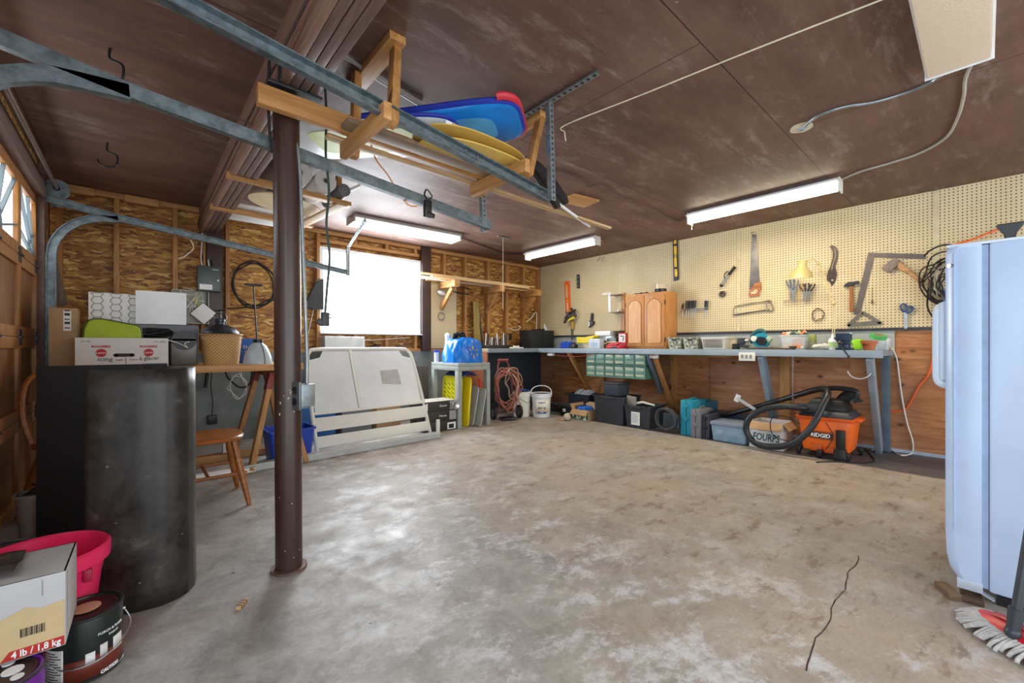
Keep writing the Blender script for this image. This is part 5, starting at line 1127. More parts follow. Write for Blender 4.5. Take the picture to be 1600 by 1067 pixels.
# quarter-round corner shelves
o, f = frame(971, 500); xs = f(964, 460)[0]; xe = f(976, 460)[0]
t = thing('corner_shelf', 'small three tier shelf on the pegboard against the oak cabinet', 'shelf', (PX, o.y, BT+.001), 'R'); sh = wood('grey_shelf_wood', '#7a6a58', '#9c8b76', 0)
for py in (461, 488, 517):
    z = pt(970, py, X=PX).z-BT; MB().prism([(xs-.03, z-.012), (xe, z-.012), (xe, z), (xs-.03, z)], -.14, 0).o('shelf_board', sh, t)
MB().box(xe-.04, -.02, .0, xe+.01, 0, pt(970, 458, X=PX).z-BT, .002).o('back_board', oak, t)
solo('shelf_jar', MB().ball((0, 0, .022), .022, (1.2, 1, 1), 12).cyl((0, 0, .03), (0, 0, .055), .01), white, 'tiny white jar on the middle corner shelf', 'jar', (PX-.07, o.y+.0, pt(970, 488, X=PX).z+.002), 'R')
# metal bins and basket
for k, (a, b, lb) in enumerate(((1043, 1063, 'left of two camouflage metal bins beside the oak cabinet'), (1067, 1088, 'right of two camouflage metal bins beside the white basket'))):
    t, w, h = bt('metal_bin', lb, 'bin', a, b, 527, 4.92)
    MB().tub(w*.86, .16, w, .2, 0, h, .004, .003, 0, .1).o('bin_body', m_clutter('camo_print', ['#5f6450', '#a2a48f', '#c9c9bd', '#7b8069'], 45), t); MB().box(-w*.45, .015, h-.02, w*.45, .18, h-.005).o('bin_fill', m_clutter('nuts_and_bolts', ['#8a5a44', '#b7aa9a', '#6d5f55', '#c8843c', '#3a3430'], 70), t)
    MB().box(-.03, -.003, h*.72, .03, .0, h*.86, .002).o('handle_slot', black, t)
t, w, h = bt('white_basket', 'white slotted plastic basket in the middle of the bench', 'basket', 1094, 1134, 527, 4.95)
MB().tub(w*.84, .18, w, .24, 0, h, .003, .008, 0, .12, r=.02).o('basket_body', offw, t); q = MB()
for r in range(5):
    for k in range(12): q.box(-w*.36+k*w*.062, .012-.006-(.028*r/5), h*(.15+.14*r), -w*.36+k*w*.062+.009, .02-.006-(.028*r/5), h*(.24+.14*r))
q.o('slot', mat('dark_slot', '#5a4d42', .7), t); MB().box(-w*.45, .02, h-.02, w*.45, .21, h-.01).o('basket_fill', m_clutter('pale_bits', ['#d8d0bc', '#c2b49a', '#e8e4da', '#a98f76'], 40), t)
t, w, h = bt('cream_bin', 'small cream plastic bin tucked right of the slotted basket', 'bin', 1133, 1149, 528, 5.08); MB().tub(w*.85, .12, w, .15, 0, h, .003, .006, 0, .08).o('bin_body', mat('cream_bin', '#dbc9a8', .5), t)
t, w, h = bt('cordless_drill', 'black cordless tool with battery lying on the bench', 'power tool', 1143, 1170, 528, 4.9)
MB().box(-w/2, .0, 0, -w*.15, .09, h*.5, .012).o('battery', black, t); MB().box(-w*.2, .0, h*.45, w*.2, .08, h, .014).obox((w*.1, .04, h*.3), (w*.7, .05, .035), (0, .15, 0), .01).o('tool_body', dgrey, t); MB().cyl((w*.2, .04, h*.75), (w*.42, .04, h*.7), .018).o('chuck', steel, t)
t, w, h = bt('circular_saw', 'teal circular saw resting on a dark pouch on the bench', 'power tool', 1172, 1205, 515, 4.95)
MB().tube([(-w*.45, .04, h*.3), (-w*.48, .04, h*.65), (-w*.25, .04, h*.92), (w*.05, .04, h*.95), (w*.15, .04, h*.7)], .02, 10).o('handle', mat('dark_teal_grip', '#1d5a60', .5), t)
MB().cyl((0, 0, h*.45), (0, .07, h*.45), h*.38, n=28).o('blade_guard', teal, t); MB().cyl((.02, -.06, h*.42), (.02, 0, h*.42), .045, n=20).o('motor', black, t); MB().cyl((-.06, -.02, h*.55), (-.06, 0, h*.55), .03, n=16).o('pale_hub', offw, t); MB().box(-w*.5, -.05, .02, w*.5, .09, .028, .002).o('base_shoe', steel, t); MB().cyl((w*.25, .03, h*.5), (w*.45, .03, h*.42), .045, .03).o('motor_end', mat('pale_green_grey', '#9fb0a0', .5), t)
solo('tool_pouch', MB().grid(lambda u, v: ((u-.5)*.42, (v-.5)*.2, .006+.014*math.sin(PI*u)*math.sin(PI*v)), 14, 8), mat('dark_leather', '#3a322c', .7, var=.3), 'flat dark leather pouch spread under the circular saw', 'pouch', (4.90, pt(1200, 540, X=4.9).y, BT+.001), 'R', thick=.006)
t, w, h = bt('clear_tub_tools', 'clear tub packed with white and orange parts behind a small dark cup', 'tub', 1218, 1258, 523, 4.92)
MB().tub(w*.9, .2, w, .26, 0, h, .003, .008, 0, .14, r=.015).o('tub_body', clearp, t); MB().box(-w*.42, .03, .01, w*.42, .22, h*.8, .02).o('tub_contents', m_clutter('packed_parts', ['#ece8e0', '#d9c9b4', '#f0efe9', '#e0935a', '#b9bdb0'], 14), t)
q = MB()
for k in range(6): q.obox((-w*.35+k*w*.14, .12, h+.008), (.08, .06, .03), (.2*k, .3, .4*k), .008)
q.o('heaped_parts', m_clutter('heaped_colours', ['#e2763a', '#cdd2c8', '#8fa37a', '#f0c8a0', '#3d4a44'], 18), t)
t = thing('dark_cup', 'small dark cap standing at the bench edge before the clear tub', 'cup', (4.80, pt(1239, 540, X=4.8).y, BT+.001), 'R'); MB().lathe([(0, 0), (.02, 0), (.02, .012), (.032, .022), (.034, .034), (.028, .036), (0, .03)], 20).o('cup_body', mat('olive_brown', '#4a4436', .5), t)
t, w, h = bt('green_block', 'stack of tan and green sponge blocks right of the clear tub', 'blocks', 1259, 1272, 522, 5.08); MB().box(-w/2, 0, 0, w/2, .12, h*.5, .006).o('lower_block', mat('olive_sponge', '#9aa08a', .8), t); MB().box(-w*.45, .01, h*.5+.001, w*.5, .1, h, .006).o('upper_block', mat('moss_sponge', '#a2a85e', .8), t)
t = thing('white_rag_heap', 'small heap of white cloth and tape left of the white bottle', 'rag', (4.95, pt(1286, 540, X=4.95).y, BT+.001), 'R'); q = MB()
for k in range(4): q.ball((-.05+.035*k, .01*k, .03), .03, (1.4, 1, .8), 10, (0, .4*k, .6))
q.o('cloth', mat('white_cloth', '#d9d6d0', .8), t)
t = thing('spray_bottle', 'white and green glue bottle standing behind the bench vice', 'bottle', (4.98, pt(1301, 540, X=4.98).y, BT+.001), 'R'); MB().lathe([(0, 0), (.032, 0), (.034, .005), (.034, .09), (.028, .105), (.012, .115), (.012, .13), (0, .13)], 20).o('bottle_body', white, t); MB().lathe([(.0345, .02), (.0345, .075)], 20).o('green_label', mat('light_green_label', '#a9c98a', .5), t); MB().cyl((0, 0, .13), (0, 0, .155), .011, .006).o('cap', offw, t)
# vice
t = thing('bench_vice', 'dark blue bench vice with tommy bar at the bench end', 'vice', (4.76, pt(1318, 540, X=4.76).y, BT+.001), 'R')
vb = mat('dark_blue_cast', '#23344a', .4, .3)
MB().box(-.055, -.03, 0, .06, .10, .02, .004).cyl((0, .03, .02), (0, .03, .05), .045).o('base', vb, t)
MB().box(-.03, -.06, .05, .045, .08, .095, .01).box(-.045, .0, .09, .055, .05, .15, .006).o('body', vb, t); MB().box(-.045, -.075, .08, .055, -.03, .15, .006).o('moving_jaw', vb, t)
MB().box(-.05, -.03, .142, .06, -.024, .156, .001).box(-.05, -.006, .142, .06, .0, .156, .001).o('jaw_plate', steel, t)
MB().cyl((0, -.13, .065), (0, -.07, .065), .014).ball((0, -.13, .065), .02).o('screw', dsteel, t); MB().cyl((-.035, -.135, .105), (.06, -.135, -.055), .006, n=10).ball((-.035, -.135, .105), .011).ball((.06, -.135, -.055), .011).o('tommy_bar', dsteel, t)
t, w, h = bt('lime_sack', 'crumpled lime green sack between vice and clay pot', 'bag', 1331, 1347, 528, 5.0); MB().box(-w*.45, 0, 0, w*.4, .09, h*.7, .022).ball((w*.1, .04, h*.72), .03, (1.5, 1, .8)).ball((-w*.3, .03, h*.6), .025, (1.2, 1, 1)).o('sack', mat('lime_sack', '#8fce1c', .5, bump=.5, sc=30), t)
t = thing('clay_pot', 'terracotta flower pot standing near the end of the bench', 'pot', (4.84, pt(1358, 540, X=4.84).y, BT+.001), 'R'); MB().lathe([(0, 0), (.038, 0), (.05, .058), (.058, .058), (.06, .085), (.052, .085), (.046, .05), (.034, .008), (0, .008)], 28).o('pot_body', terra, t)
MB().lathe([(0, .078), (.05, .078)], 20).o('pot_fill', m_clutter('pot_stuff', ['#d8d0c0', '#b9a48a', '#e8e4da'], 40), t)
t, w, h = bt('clear_tub_tape', 'clear plastic tub of string at the right end of the bench', 'tub', 1362, 1388, 529, 4.98); MB().tub(w*.86, .14, w, .18, 0, h, .003, .006, 0, .1, r=.015).o('tub_body', clearp, t); MB().box(-w*.4, .03, .01, w*.4, .16, h*.7, .02).o('tub_contents', m_clutter('string_and_tape', ['#d9d6cc', '#b5b89a', '#8a9a88', '#c8b9a0'], 25), t)
t = thing('green_tape_roll', 'roll of bright green tape lying on top of the clear tub', 'tape roll', (4.99, pt(1372, 520, X=4.99).y, BT+.002+h+.018), 'R'); mx = Matrix.Rotation(.25, 4, 'Y') @ Matrix.Rotation(.2, 4, 'X'); MB().lathe([(.038, -.018), (.062, -.018), (.062, .018), (.038, .018), (.038, -.018)], 30, mx).o('tape', mat('green_tape', '#4fae5c', .4), t); MB().lathe([(.034, -.018), (.038, -.018), (.038, .018), (.034, .018), (.034, -.018)], 24, mx).o('core', card, t)
solo('wood_offcut', MB().box(-.02, -.04, 0, .03, .05, .018, .002), studY, 'small dark wooden offcut lying on the far corner of the bench end', 'wood', (5.2, .61, BT+.001), 'R')
# ---------------------------------------------------------------- tools on the pegboard (traced on the board plane)
def wt(name, label, cat, px, py, d=None, group=None, side='R'):
    o, f = frame(px, py, side, d); return thing(name, label, cat, tuple(o), side, group), f
def poly(f, *p): return [f(a, b) for a, b in p]
def level(name, label, pts, m, wins, m2, vials):
    t, f = wt(name, label, 'spirit level', *pts[0]); P = [f(*p) for p in pts]
    MB().prism(P, -.025, -.002, b=.002).o('level_body', m, t)
    q = MB()
    for a in wins: q.prism(poly(f, *a), -.027, -.0255)
    q.o('opening', m2, t); q = MB()
    for a, b in vials: x, z = f(a, b); q.cyl((x, -.029, z), (x, -.0255, z), .013, n=16)
    q.o('vial', mat('vial_yellow', '#e5e06a', .2), t)
level('orange_level', 'orange spirit level hanging upright at the left of the pegboard', [(883, 440), (890.5, 439), (892.5, 492), (885.5, 494)], orange, [[(885.5, 449), (888, 449), (888.6, 466), (886.3, 466)], [(886.6, 473), (889.2, 473), (890, 487), (887.5, 487)]], mat('cream_hole', '#c9b98e', .6), [(886.8, 447), (888.5, 470)])
level('yellow_level', 'yellow and black spirit level hanging above the oak cabinet right side', [(1052, 366), (1059, 364), (1061, 437), (1054, 439)], black, [[(1054, 388 - 16), (1058, 371), (1058.6, 381), (1054.6, 382)], [(1054.4, 385), (1058.6, 384.5), (1059, 398), (1054.8, 398.5)], [(1054.8, 403), (1058.8, 402.5), (1059.2, 417), (1055.2, 417.5)], [(1055.4, 421), (1059.6, 420.5), (1060, 432), (1055.8, 432.5)]], mat('level_yellow', '#e8b92c', .4), [(1056.5, 376), (1057, 400.5), (1057.8, 427)])
t, f = wt('torpedo_level', 'short black torpedo level hanging upright near the ceiling on the pegboard', 'spirit level', 904, 440)
MB().prism(poly(f, (902, 429), (906, 429), (906.4, 450.5), (902.3, 450.5)), -.02, 0, b=.002).o('level_body', dgrey, t)
q = MB()
for y in (433, 440, 447): x, z = f(904.2, y); q.cyl((x, -.023, z), (x, -.0205, z), .009, n=12)
q.o('vial', mat('pale_vial', '#aab4b0', .2), t)
t, f = wt('clamp_cluster', 'cluster of grey and yellow clamps hanging on the orange level', 'clamps', 897, 488)
rd = random.Random(14)
for k, (a, b, c_, d_, m_) in enumerate(((886, 498, 894, 489, dsteel), (892, 492, 902, 485, dsteel), (889, 488, 899, 500, mat('clamp_blue_grey', '#5b6470', .4, .3)), (893, 501, 901, 497, yellow), (898, 482, 905, 494, dsteel), (888, 505, 893, 496, dsteel))):
    x0, z0 = f(a, b); x1, z1 = f(c_, d_); MB().beam((x0, -.05-.01*k, z0), (x1, -.05-.01*k, z1), .03, .035, (0, 1, 0), .006).ball((x1, -.05-.01*k, z1), .022).o('clamp_jaw', m_, t)
x0, z0 = f(897, 497); x1, z1 = f(898, 514); MB().box(x0-.018, -.05, z1, x0+.018, -.02, z0, .004).o('clamp_handle', mat('worn_yellow', '#c9a040', .5), t)
x0, z0 = f(894.5, 505); x1, z1 = f(895.5, 531); MB().cyl((x0, -.03, z0), (x0+.01, -.03, z1), .008).cyl((x0+.02, -.03, z0), (x0+.028, -.03, z1), .005).o('clamp_bar', dsteel, t)
t, f = wt('utility_brush', 'black handled bench brush hanging on the pegboard', 'brush', 925, 492)
MB().prism(poly(f, (925, 489), (928, 489.5), (927.5, 501), (924, 501)), -.03, -.005, b=.003).o('handle', black, t)
MB().prism(poly(f, (923, 501), (930, 502), (929, 507), (922, 512), (921, 507)), -.045, -.005, b=.004).o('brush_head', dsteel, t); MB().prism(poly(f, (922.5, 503), (924.5, 502.5), (924, 509), (922, 511)), -.05, -.046).o('pale_label', papr, t)
t, f = wt('white_square', 'white carpenter square with an L head hanging left of the corner shelf', 'square', 950, 470)
MB().prism(poly(f, (950.5, 457), (954.5, 457), (954.8, 487.5), (951, 487.5)), -.008, 0).o('blade', white, t); MB().prism(poly(f, (941, 459), (946, 457.5), (951, 457), (951, 461), (946, 461.5), (942, 461.5)), -.02, -.009, b=.002).o('stock', offw, t)
for px, k in ((937.5, 0), (943.5, 1)):
    o, f = frame(px, 403); r = [.016, .013][k]; solo('cup_hook', MB().tube([(0, 0, .01), (0, -.02, 0), (.0, -.028, -.03), (-.008-r, -.028, -.045), (-2*r, -.028, -.03)], .0035, 6), rust, ['larger rusty cup hook screwed near the pegboard top', 'smaller rusty cup hook beside the larger one'][k], 'hook', tuple(o), 'R')
# screwdriver rack
t, f = wt('tool_rack', 'thin wire rack of screwdrivers right of the yellow level', 'tool rack', 1088, 482)
x0, z0 = f(1066, 483); x1, z1 = f(1108, 480); MB().box(x0, -.05, z0-.02, x1, -.044, z0-.015).box(x0, -.05, z0-.006, x1, 0, z0-.002).o('wire_rack', steel, t)
for k, px in enumerate((1068, 1074, 1077.5, 1081, 1084, 1087.5, 1103, 1106)):
    s_, f2 = wt('screwdriver', ['stubby dark screwdriver at the left end of the wire rack', 'second dark handled screwdriver in the wire rack', 'third dark handled screwdriver in the wire rack', 'fourth dark handled screwdriver in the wire rack', 'fifth dark handled screwdriver in the wire rack', 'sixth dark handled screwdriver in the wire rack', 'dark tool left of the pair at the rack right end', 'dark tool right of the pair at the rack right end'][k], 'screwdriver', px, 479)
    h0, h1 = f2(px, 484)[1], f2(px, 471+(5 if k == 0 else 0))[1]; MB().cyl((0, -.025, h0), (.006, -.025, h1), .010, .012, 10).ball((.006, -.025, h1), .012).o('handle', [black, dgrey][k % 2], s_); MB().cyl((0, -.025, h0), (-.004, -.025, h0-.10), .0035, n=6).o('shaft', steel, s_)
# flashlight-like tool and tape ring
t, f = wt('hand_sander', 'black and steel telescoping tool hanging diagonally on the pegboard', 'tool', 1139, 432)
a, b, c_ = f(1129, 446), f(1140, 430), f(1150, 417); MB().cyl((a[0], -.03, a[1]), (b[0], -.03, b[1]), .016, .013).o('barrel', steel, t); MB().cyl((b[0], -.03, b[1]), (c_[0], -.03, c_[1]), .015, .017).ball((a[0], -.03, a[1]), .022, (1, .8, 1)).o('grip', black, t)
MB().tube([(f(1134, 436)[0], -.03, f(1134, 436)[1]), (f(1134, 430)[0], -.04, f(1134, 430)[1]), (f(1138, 425)[0], -.04, f(1138, 425)[1]), (f(1142, 427)[0], -.03, f(1142, 427)[1])], .006, 6).o('trigger_loop', black, t)
o, f = frame(1129.5, 459.5); solo('tape_ring', MB().lathe([(.017, 0), (.036, 0), (.038, .015), (.036, .03), (.017, .03), (.017, 0)], 30, Matrix.Rotation(PI/2, 4, 'X')), mat('dark_tape', '#4a4038', .45), 'dark roll of tape hung below the diagonal tool', 'tape roll', tuple(o), 'R')
# handsaw
t, f = wt('hand_saw', 'wood handled hand saw hanging upright near the ceiling', 'saw', 1180, 410)
MB().prism(poly(f, (1175.5, 367), (1182, 366), (1187.5, 441), (1184, 446), (1171, 453), (1171.5, 440)), -.006, -.003).o('blade', mat('worn_saw_blade', '#8c8a8c', .3, .8, .35, 9), t)
MB().prism(poly(f, (1186, 440), (1189.5, 442), (1190, 452), (1187.5, 456), (1187.5, 462), (1172, 464), (1171, 460), (1173, 453), (1180, 443)), -.022, 0, b=.003).o('handle', wood('saw_handle', '#94552c', '#c98a5a', 0), t)
MB().prism(poly(f, (1174, 457), (1183, 452), (1185, 455), (1182, 459), (1175, 460)), -.024, -.0225).o('hand_hole', M['peg'], t)
q = MB().tube([(*f(1178, 370)[:1], -.01, f(1178, 370)[1]), (f(1176, 364)[0], -.03, f(1176, 364)[1]), (f(1180, 363)[0], 0, f(1180, 363)[1])], .003, 6); q.o('hook', rust, t)
# hacksaw
t, f = wt('hack_saw', 'steel framed hacksaw hanging level below the hand saw', 'saw', 1178, 482)
def P3(f, y, *p): return [(f(a, b)[0], y, f(a, b)[1]) for a, b in p]
MB().tube(P3(f, -.02, (1148, 494), (1147, 484), (1150, 479), (1156, 477.5), (1200, 470), (1205, 470)), .006, 8, 4).o('frame_bow', mat('dull_nickel', '#8a8578', .4, .6), t)
MB().beam(*P3(f, -.02, (1146, 492.5), (1203, 484)), .003, .014, (0, 0, 1)).o('blade', dsteel, t)
MB().tube(P3(f, -.02, (1197, 472), (1199, 478), (1198, 484), (1204, 486), (1209, 484), (1207, 476), (1204, 470), (1197, 471)), .008, 8, 4).o('handle', mat('dull_nickel', '#8a8578'), t)
# pliers
PL = [((1232, 438), (1237, 452), (1236, 474), slate), ((1238.5, 437), (1240, 455), (1240, 476), mat('blue_grip', '#274a7c', .4)), ((1246, 438), (1244, 452), (1241, 474), slate), ((1253, 444), (1258, 456), (1257, 474), mat('brown_grip', '#5c3b32', .5)), ((1262, 443), (1262, 456), (1260, 475), black), ((1272, 444), (1266, 456), (1263, 474), black)]
pl = ['left of six pliers, thin dark grips, on the small rack', 'blue gripped pliers second from the left on the small rack', 'third pliers on the small rack, dark curved grip', 'brown gripped pliers in the middle of the small rack', 'black gripped pliers fifth from the left on the small rack', 'rightmost black gripped pliers under the cream lamp']
for k, (a, b, c_, m_) in enumerate(PL):
    t, f = wt('pliers', pl[k], 'pliers', *b)
    A, B_, C_ = f(*a), f(*b), f(*c_)
    for s_ in (-1, 1): MB().tube([(B_[0]+s_*.004, -.03, B_[1]+.0), (A[0]*.5+s_*.018, -.03, A[1]*.5), (A[0]+s_*.014, -.03, A[1])], .0065, 8, 5).o('grip', m_, t)
    MB().ball((B_[0], -.03, B_[1]), .011, (1, .6, 1.1)).prism([(-.009, 0), (.009, 0), (C_[0]+.003, C_[1]*.8), (C_[0]-.003, C_[1]*.8)], -.036, -.024).o('jaws', steel, t)
o, f = frame(1245, 470); x0, x1 = f(1226, 470)[0], f(1268, 470)[0]
solo('pliers_rack', MB().tube([(x0, -.05, 0), (x1, -.05, 0)], .003, 6, 1).tube([(x0, -.0, 0), (x0, -.05, 0)], .003, 6, 1).tube([(x1, 0, 0), (x1, -.05, 0)], .003, 6, 1).tube([(x0, -.05, -.02), (x1, -.05, -.02)], .002, 6, 1), steel, 'thin wire rack holding the row of pliers', 'tool rack', tuple(o), 'R')
# clamp lamp
XL_ = 5.20; o, f = frame(1302, 512, 'R', XL_)
t = thing('desk_lamp', 'cream swing arm desk lamp lit above the pliers with its arm on the bench', 'lamp', (o.x, o.y, BT+.001), 'R'); dz = BT+.001-o.z
def q3(px, py, X=XL_): p = pt(px, py, X=X); return (-(p.y-o.y), p.x-o.x, p.z-(BT+.001))
MB().cyl((0, 0, 0), (0, 0, .02), .05, n=24).cyl((0, 0, .02), (0, 0, .05), .014).o('base', ivory, t)
a, b, c_ = (0, 0, .05), q3(1303, 474), q3(1279, 412)
for s_ in (-.008, .008): MB().cyl((a[0]+s_, a[1], a[2]), (b[0]+s_, b[1], b[2]), .005, n=8).cyl((b[0]+s_, b[1], b[2]), (c_[0]+s_, c_[1], c_[2]), .005, n=8).o('arm_rod', ivory, t)
MB().ball(b, .02).ball(c_, .016).o('joint', ivory, t)
MB().tube([c_, q3(1272, 405), q3(1262, 408, 5.16), q3(1257, 412, 5.14)], .007, 8).o('gooseneck', ivory, t)
hc = Vector(q3(1254, 414, 5.13)); mx = Matrix.Translation(hc) @ Euler((.12, .14, 0)).to_matrix().to_4x4() @ Matrix.Diagonal((1.0, 1.0, 1.0, 1))
MB().lathe([(.038, .045), (.04, .0), (.05, -.03), (.085, -.07), (.105, -.125), (.10, -.125), (.08, -.072), (.045, -.032), (.035, 0)], 32, mx).lathe([(0, .05), (.03, .05), (.036, .03), (.036, -.01)], 24, mx).o('lamp_shade', mat('cream_lamp_shade', '#bda96e', .35, var=.04), t)
MB().ball(tuple(mx @ Vector((0, 0, -.07))), .032).o('bulb', emis('warm_bulb', '#ffe2a8', 2), t)
l = bpy.data.lights.new('lamp_glow', 'POINT'); l.energy = .7; l.color = (1, .8, .5); l.shadow_soft_size = .04; lo = bpy.data.objects.new('lamp_glow', l); C.objects.link(lo); p = mx @ Vector((0, 0, -.14)); lo.location = (o.x+p.y, o.y-p.x, BT+p.z)
# wire coil, curved saw, hammer, squares, axe, scissors
t, f = wt('copper_wire_coil', 'small coil of brown wire hanging under the pliers', 'wire', 1278, 492); q = MB(); coil(q, (0, -.015, 0), .048, 2, .0035, .01, 1.35, .02, 23); q.o('wire_loops', rust, t)
t, f = wt('curved_saw', 'dark curved pruning saw with pointed tip hanging on the pegboard', 'saw', 1302, 415)
MB().prism(poly(f, (1296.5, 386), (1300, 383), (1306, 386), (1310, 393), (1309, 404), (1305.5, 417), (1308, 428), (1306, 438), (1300, 447), (1297, 441), (1292, 438), (1292.5, 430), (1298, 415), (1301.5, 403), (1301.5, 394), (1299, 388)), -.012, -.004, b=.001).o('blade', mat('dark_iron', '#4c423e', .4, .5, .3), t)
MB().tube([(x, -.0135, z) for x, z in poly(f, (1305, 390), (1306, 400), (1302, 412), (1300, 422))], .003, 6, 4).cyl((f(1301, 438)[0], -.0135, f(1301, 438)[1]), (f(1301, 438)[0], -.0121, f(1301, 438)[1]), .010).o('handle_rib', mat('pale_scale', '#b5a48a', .5), t)
t, f = wt('claw_hammer', 'claw hammer with brown wooden handle hanging left of the framing square', 'hammer', 1331, 465)
MB().prism(poly(f, (1328.5, 447), (1333.5, 447), (1335, 487), (1328, 488)), -.035, -.012, b=.005).o('handle', hand, t)
MB().prism(poly(f, (1319, 449), (1322, 444), (1328, 441), (1336, 441), (1341, 439), (1343, 439.5), (1343.5, 443.5), (1337, 444.5), (1334, 447.5), (1328, 447.5), (1323, 448)), -.04, -.008, b=.003).o('hammer_head', dsteel, t)
t, f = wt('framing_square', 'large dark steel framing square hanging near the freezer', 'square', 1360, 400)
MB().prism(poly(f, (1357, 395), (1446, 397), (1446, 405), (1366, 402.5), (1344, 490), (1334.5, 492)), -.008, -.004).o('square_blade', mat('grey_brown_steel', '#6b625f', .45, .5), t)
t, f = wt('speed_square', 'triangular grey speed square hanging just over the bench vice', 'square', 1350, 500)
q = MB(); A_, B_, C_ = f(1325, 509), f(1377, 505), f(1348, 488)
for u, v in ((A_, B_), (B_, C_), (C_, A_)): q.beam((u[0], -.012, u[1]), (v[0], -.012, v[1]), .008, .028, (0, 1, 0) if 0 else (0, 0, 1))
m1 = ((A_[0]+C_[0])/2, (A_[1]+C_[1])/2); q.beam((m1[0]*.9+.0, -.012, A_[1]+.02), (B_[0]*.55, -.012, B_[1]+.018), .006, .02); q.o('square_body', mat('grey_zinc', '#77726a', .4, .5), t)
t, f = wt('hatchet', 'hatchet with pale curved handle hanging inside the framing square', 'axe', 1410, 425)
MB().prism(poly(f, (1402, 411), (1406, 408), (1411, 412), (1430, 428), (1447, 440), (1445, 447), (1440, 448), (1434, 442), (1420, 428), (1404, 421)), -.04, -.01, b=.005).o('handle', wood('ash_handle', '#9c7146', '#d1a673', 0), t)
MB().prism(poly(f, (1378, 420), (1392, 408), (1400, 403.5), (1408, 408), (1404, 415), (1397, 420), (1391, 427), (1384, 424)), -.042, -.008, b=.002).o('axe_head', mat('axe_steel', '#8d7d72', .4, .5, .35), t)
t, f = wt('hanging_brush', 'tiny brown brush hanging on a wire inside the framing square', 'brush', 1363, 468); MB().cyl((0, -.01, -.04), (0, -.01, .0), .008, .004).cyl((0, -.01, 0), (0, -.01, .12), .0018).o('bristles', rust, t)
t, f = wt('scissors', 'blue handled scissors hanging at the pegboard foot by the freezer', 'scissors', 1416, 492)
for pts_ in (((1413, 487), (1409, 484), (1408, 478), (1412, 475), (1416, 477), (1416, 484)), ((1417, 488), (1419, 480), (1424, 479), (1427, 482), (1424, 487), (1419, 489))): MB().tube(P3(f, -.02, *pts_), .008, 8, 4, closed=True).o('handle', mat('navy_handle', '#2c4a7c', .4), t)
MB().prism(poly(f, (1412, 488), (1417.5, 488), (1416.5, 513), (1413.5, 514)), -.018, -.010).prism(poly(f, (1414, 488), (1418, 489), (1418.5, 512), (1416.5, 514)), -.022, -.0185).o('blades', steel, t)
t, f = wt('cable_hank', 'big hank of black and brown cables hanging beside the freezer', 'cables', 1475, 440)
for k in range(7):
    q = MB(); coil(q, (.02+.015*k, -.05-.02*k, .0-.012*k), .16-.008*k, 2, .006, .03, 1.35, .05, 60+k); q.o('cable_loop', [cordb, cordb, mat('brown_cable', '#4a3a33', .5), cordb, mat('grey_cable', '#86827c', .5), cordb, cordb][k], t)
MB().tube(P3(f, -.05, (1444, 402), (1455, 392), (1475, 384), (1492, 386), (1500, 395)), .007, 8).tube(P3(f, -.05, (1452, 450), (1450, 480), (1462, 500), (1475, 508), (1484, 500)), .007, 8).o('loose_end', cordb, t)
MB().box(f(1474, 0)[0], -.12, f(0+1474, 478)[1]-.12, f(1484, 0)[0], -.02, f(1474, 455)[1], .01).o('blue_tool', mat('blue_tool_plastic', '#1f57a8', .4), t)
cord('orange_extension_cord', [pt(1466, 470, X=PX-.04), pt(1464, 500, X=PX-.04), pt(1462, 520, X=PX-.03), pt(1460, 545, X=XR-.02), pt(1452, 582, X=XR-.015), pt(1435, 605, X=XR-.015), pt(1424, 625, X=XR-.015), pt(1412, 641, X=XR-.015), pt(1386, 643, X=XR-.03)], .007, cordo, 'bright orange extension cord looping down the plywood to the bench leg')
cord('orange_cord_on_wall', [pt(1494, 381, X=PX-.03), pt(1520, 374, X=PX-.03), pt(1550, 362, X=PX-.02), pt(1575, 352, X=PX-.02)], .007, cordo, 'orange cord crossing the pegboard above the freezer')
cord('white_extension_cord', [pt(1394, 545, X=5.3), pt(1401, 560, X=XR-.02), pt(1405, 590, X=XR-.02), pt(1410, 625, X=XR-.02), pt(1417, 660, X=XR-.02), pt(1426, 690, X=XR-.03), pt(1424, 708, Z=.008), pt(1408, 711, Z=.008), pt(1394, 704, Z=.008), pt(1380, 700, Z=.008), pt(1363, 703, Z=.008)], .0065, cordw, 'cream extension cord hanging beyond the bench end down to the floor')
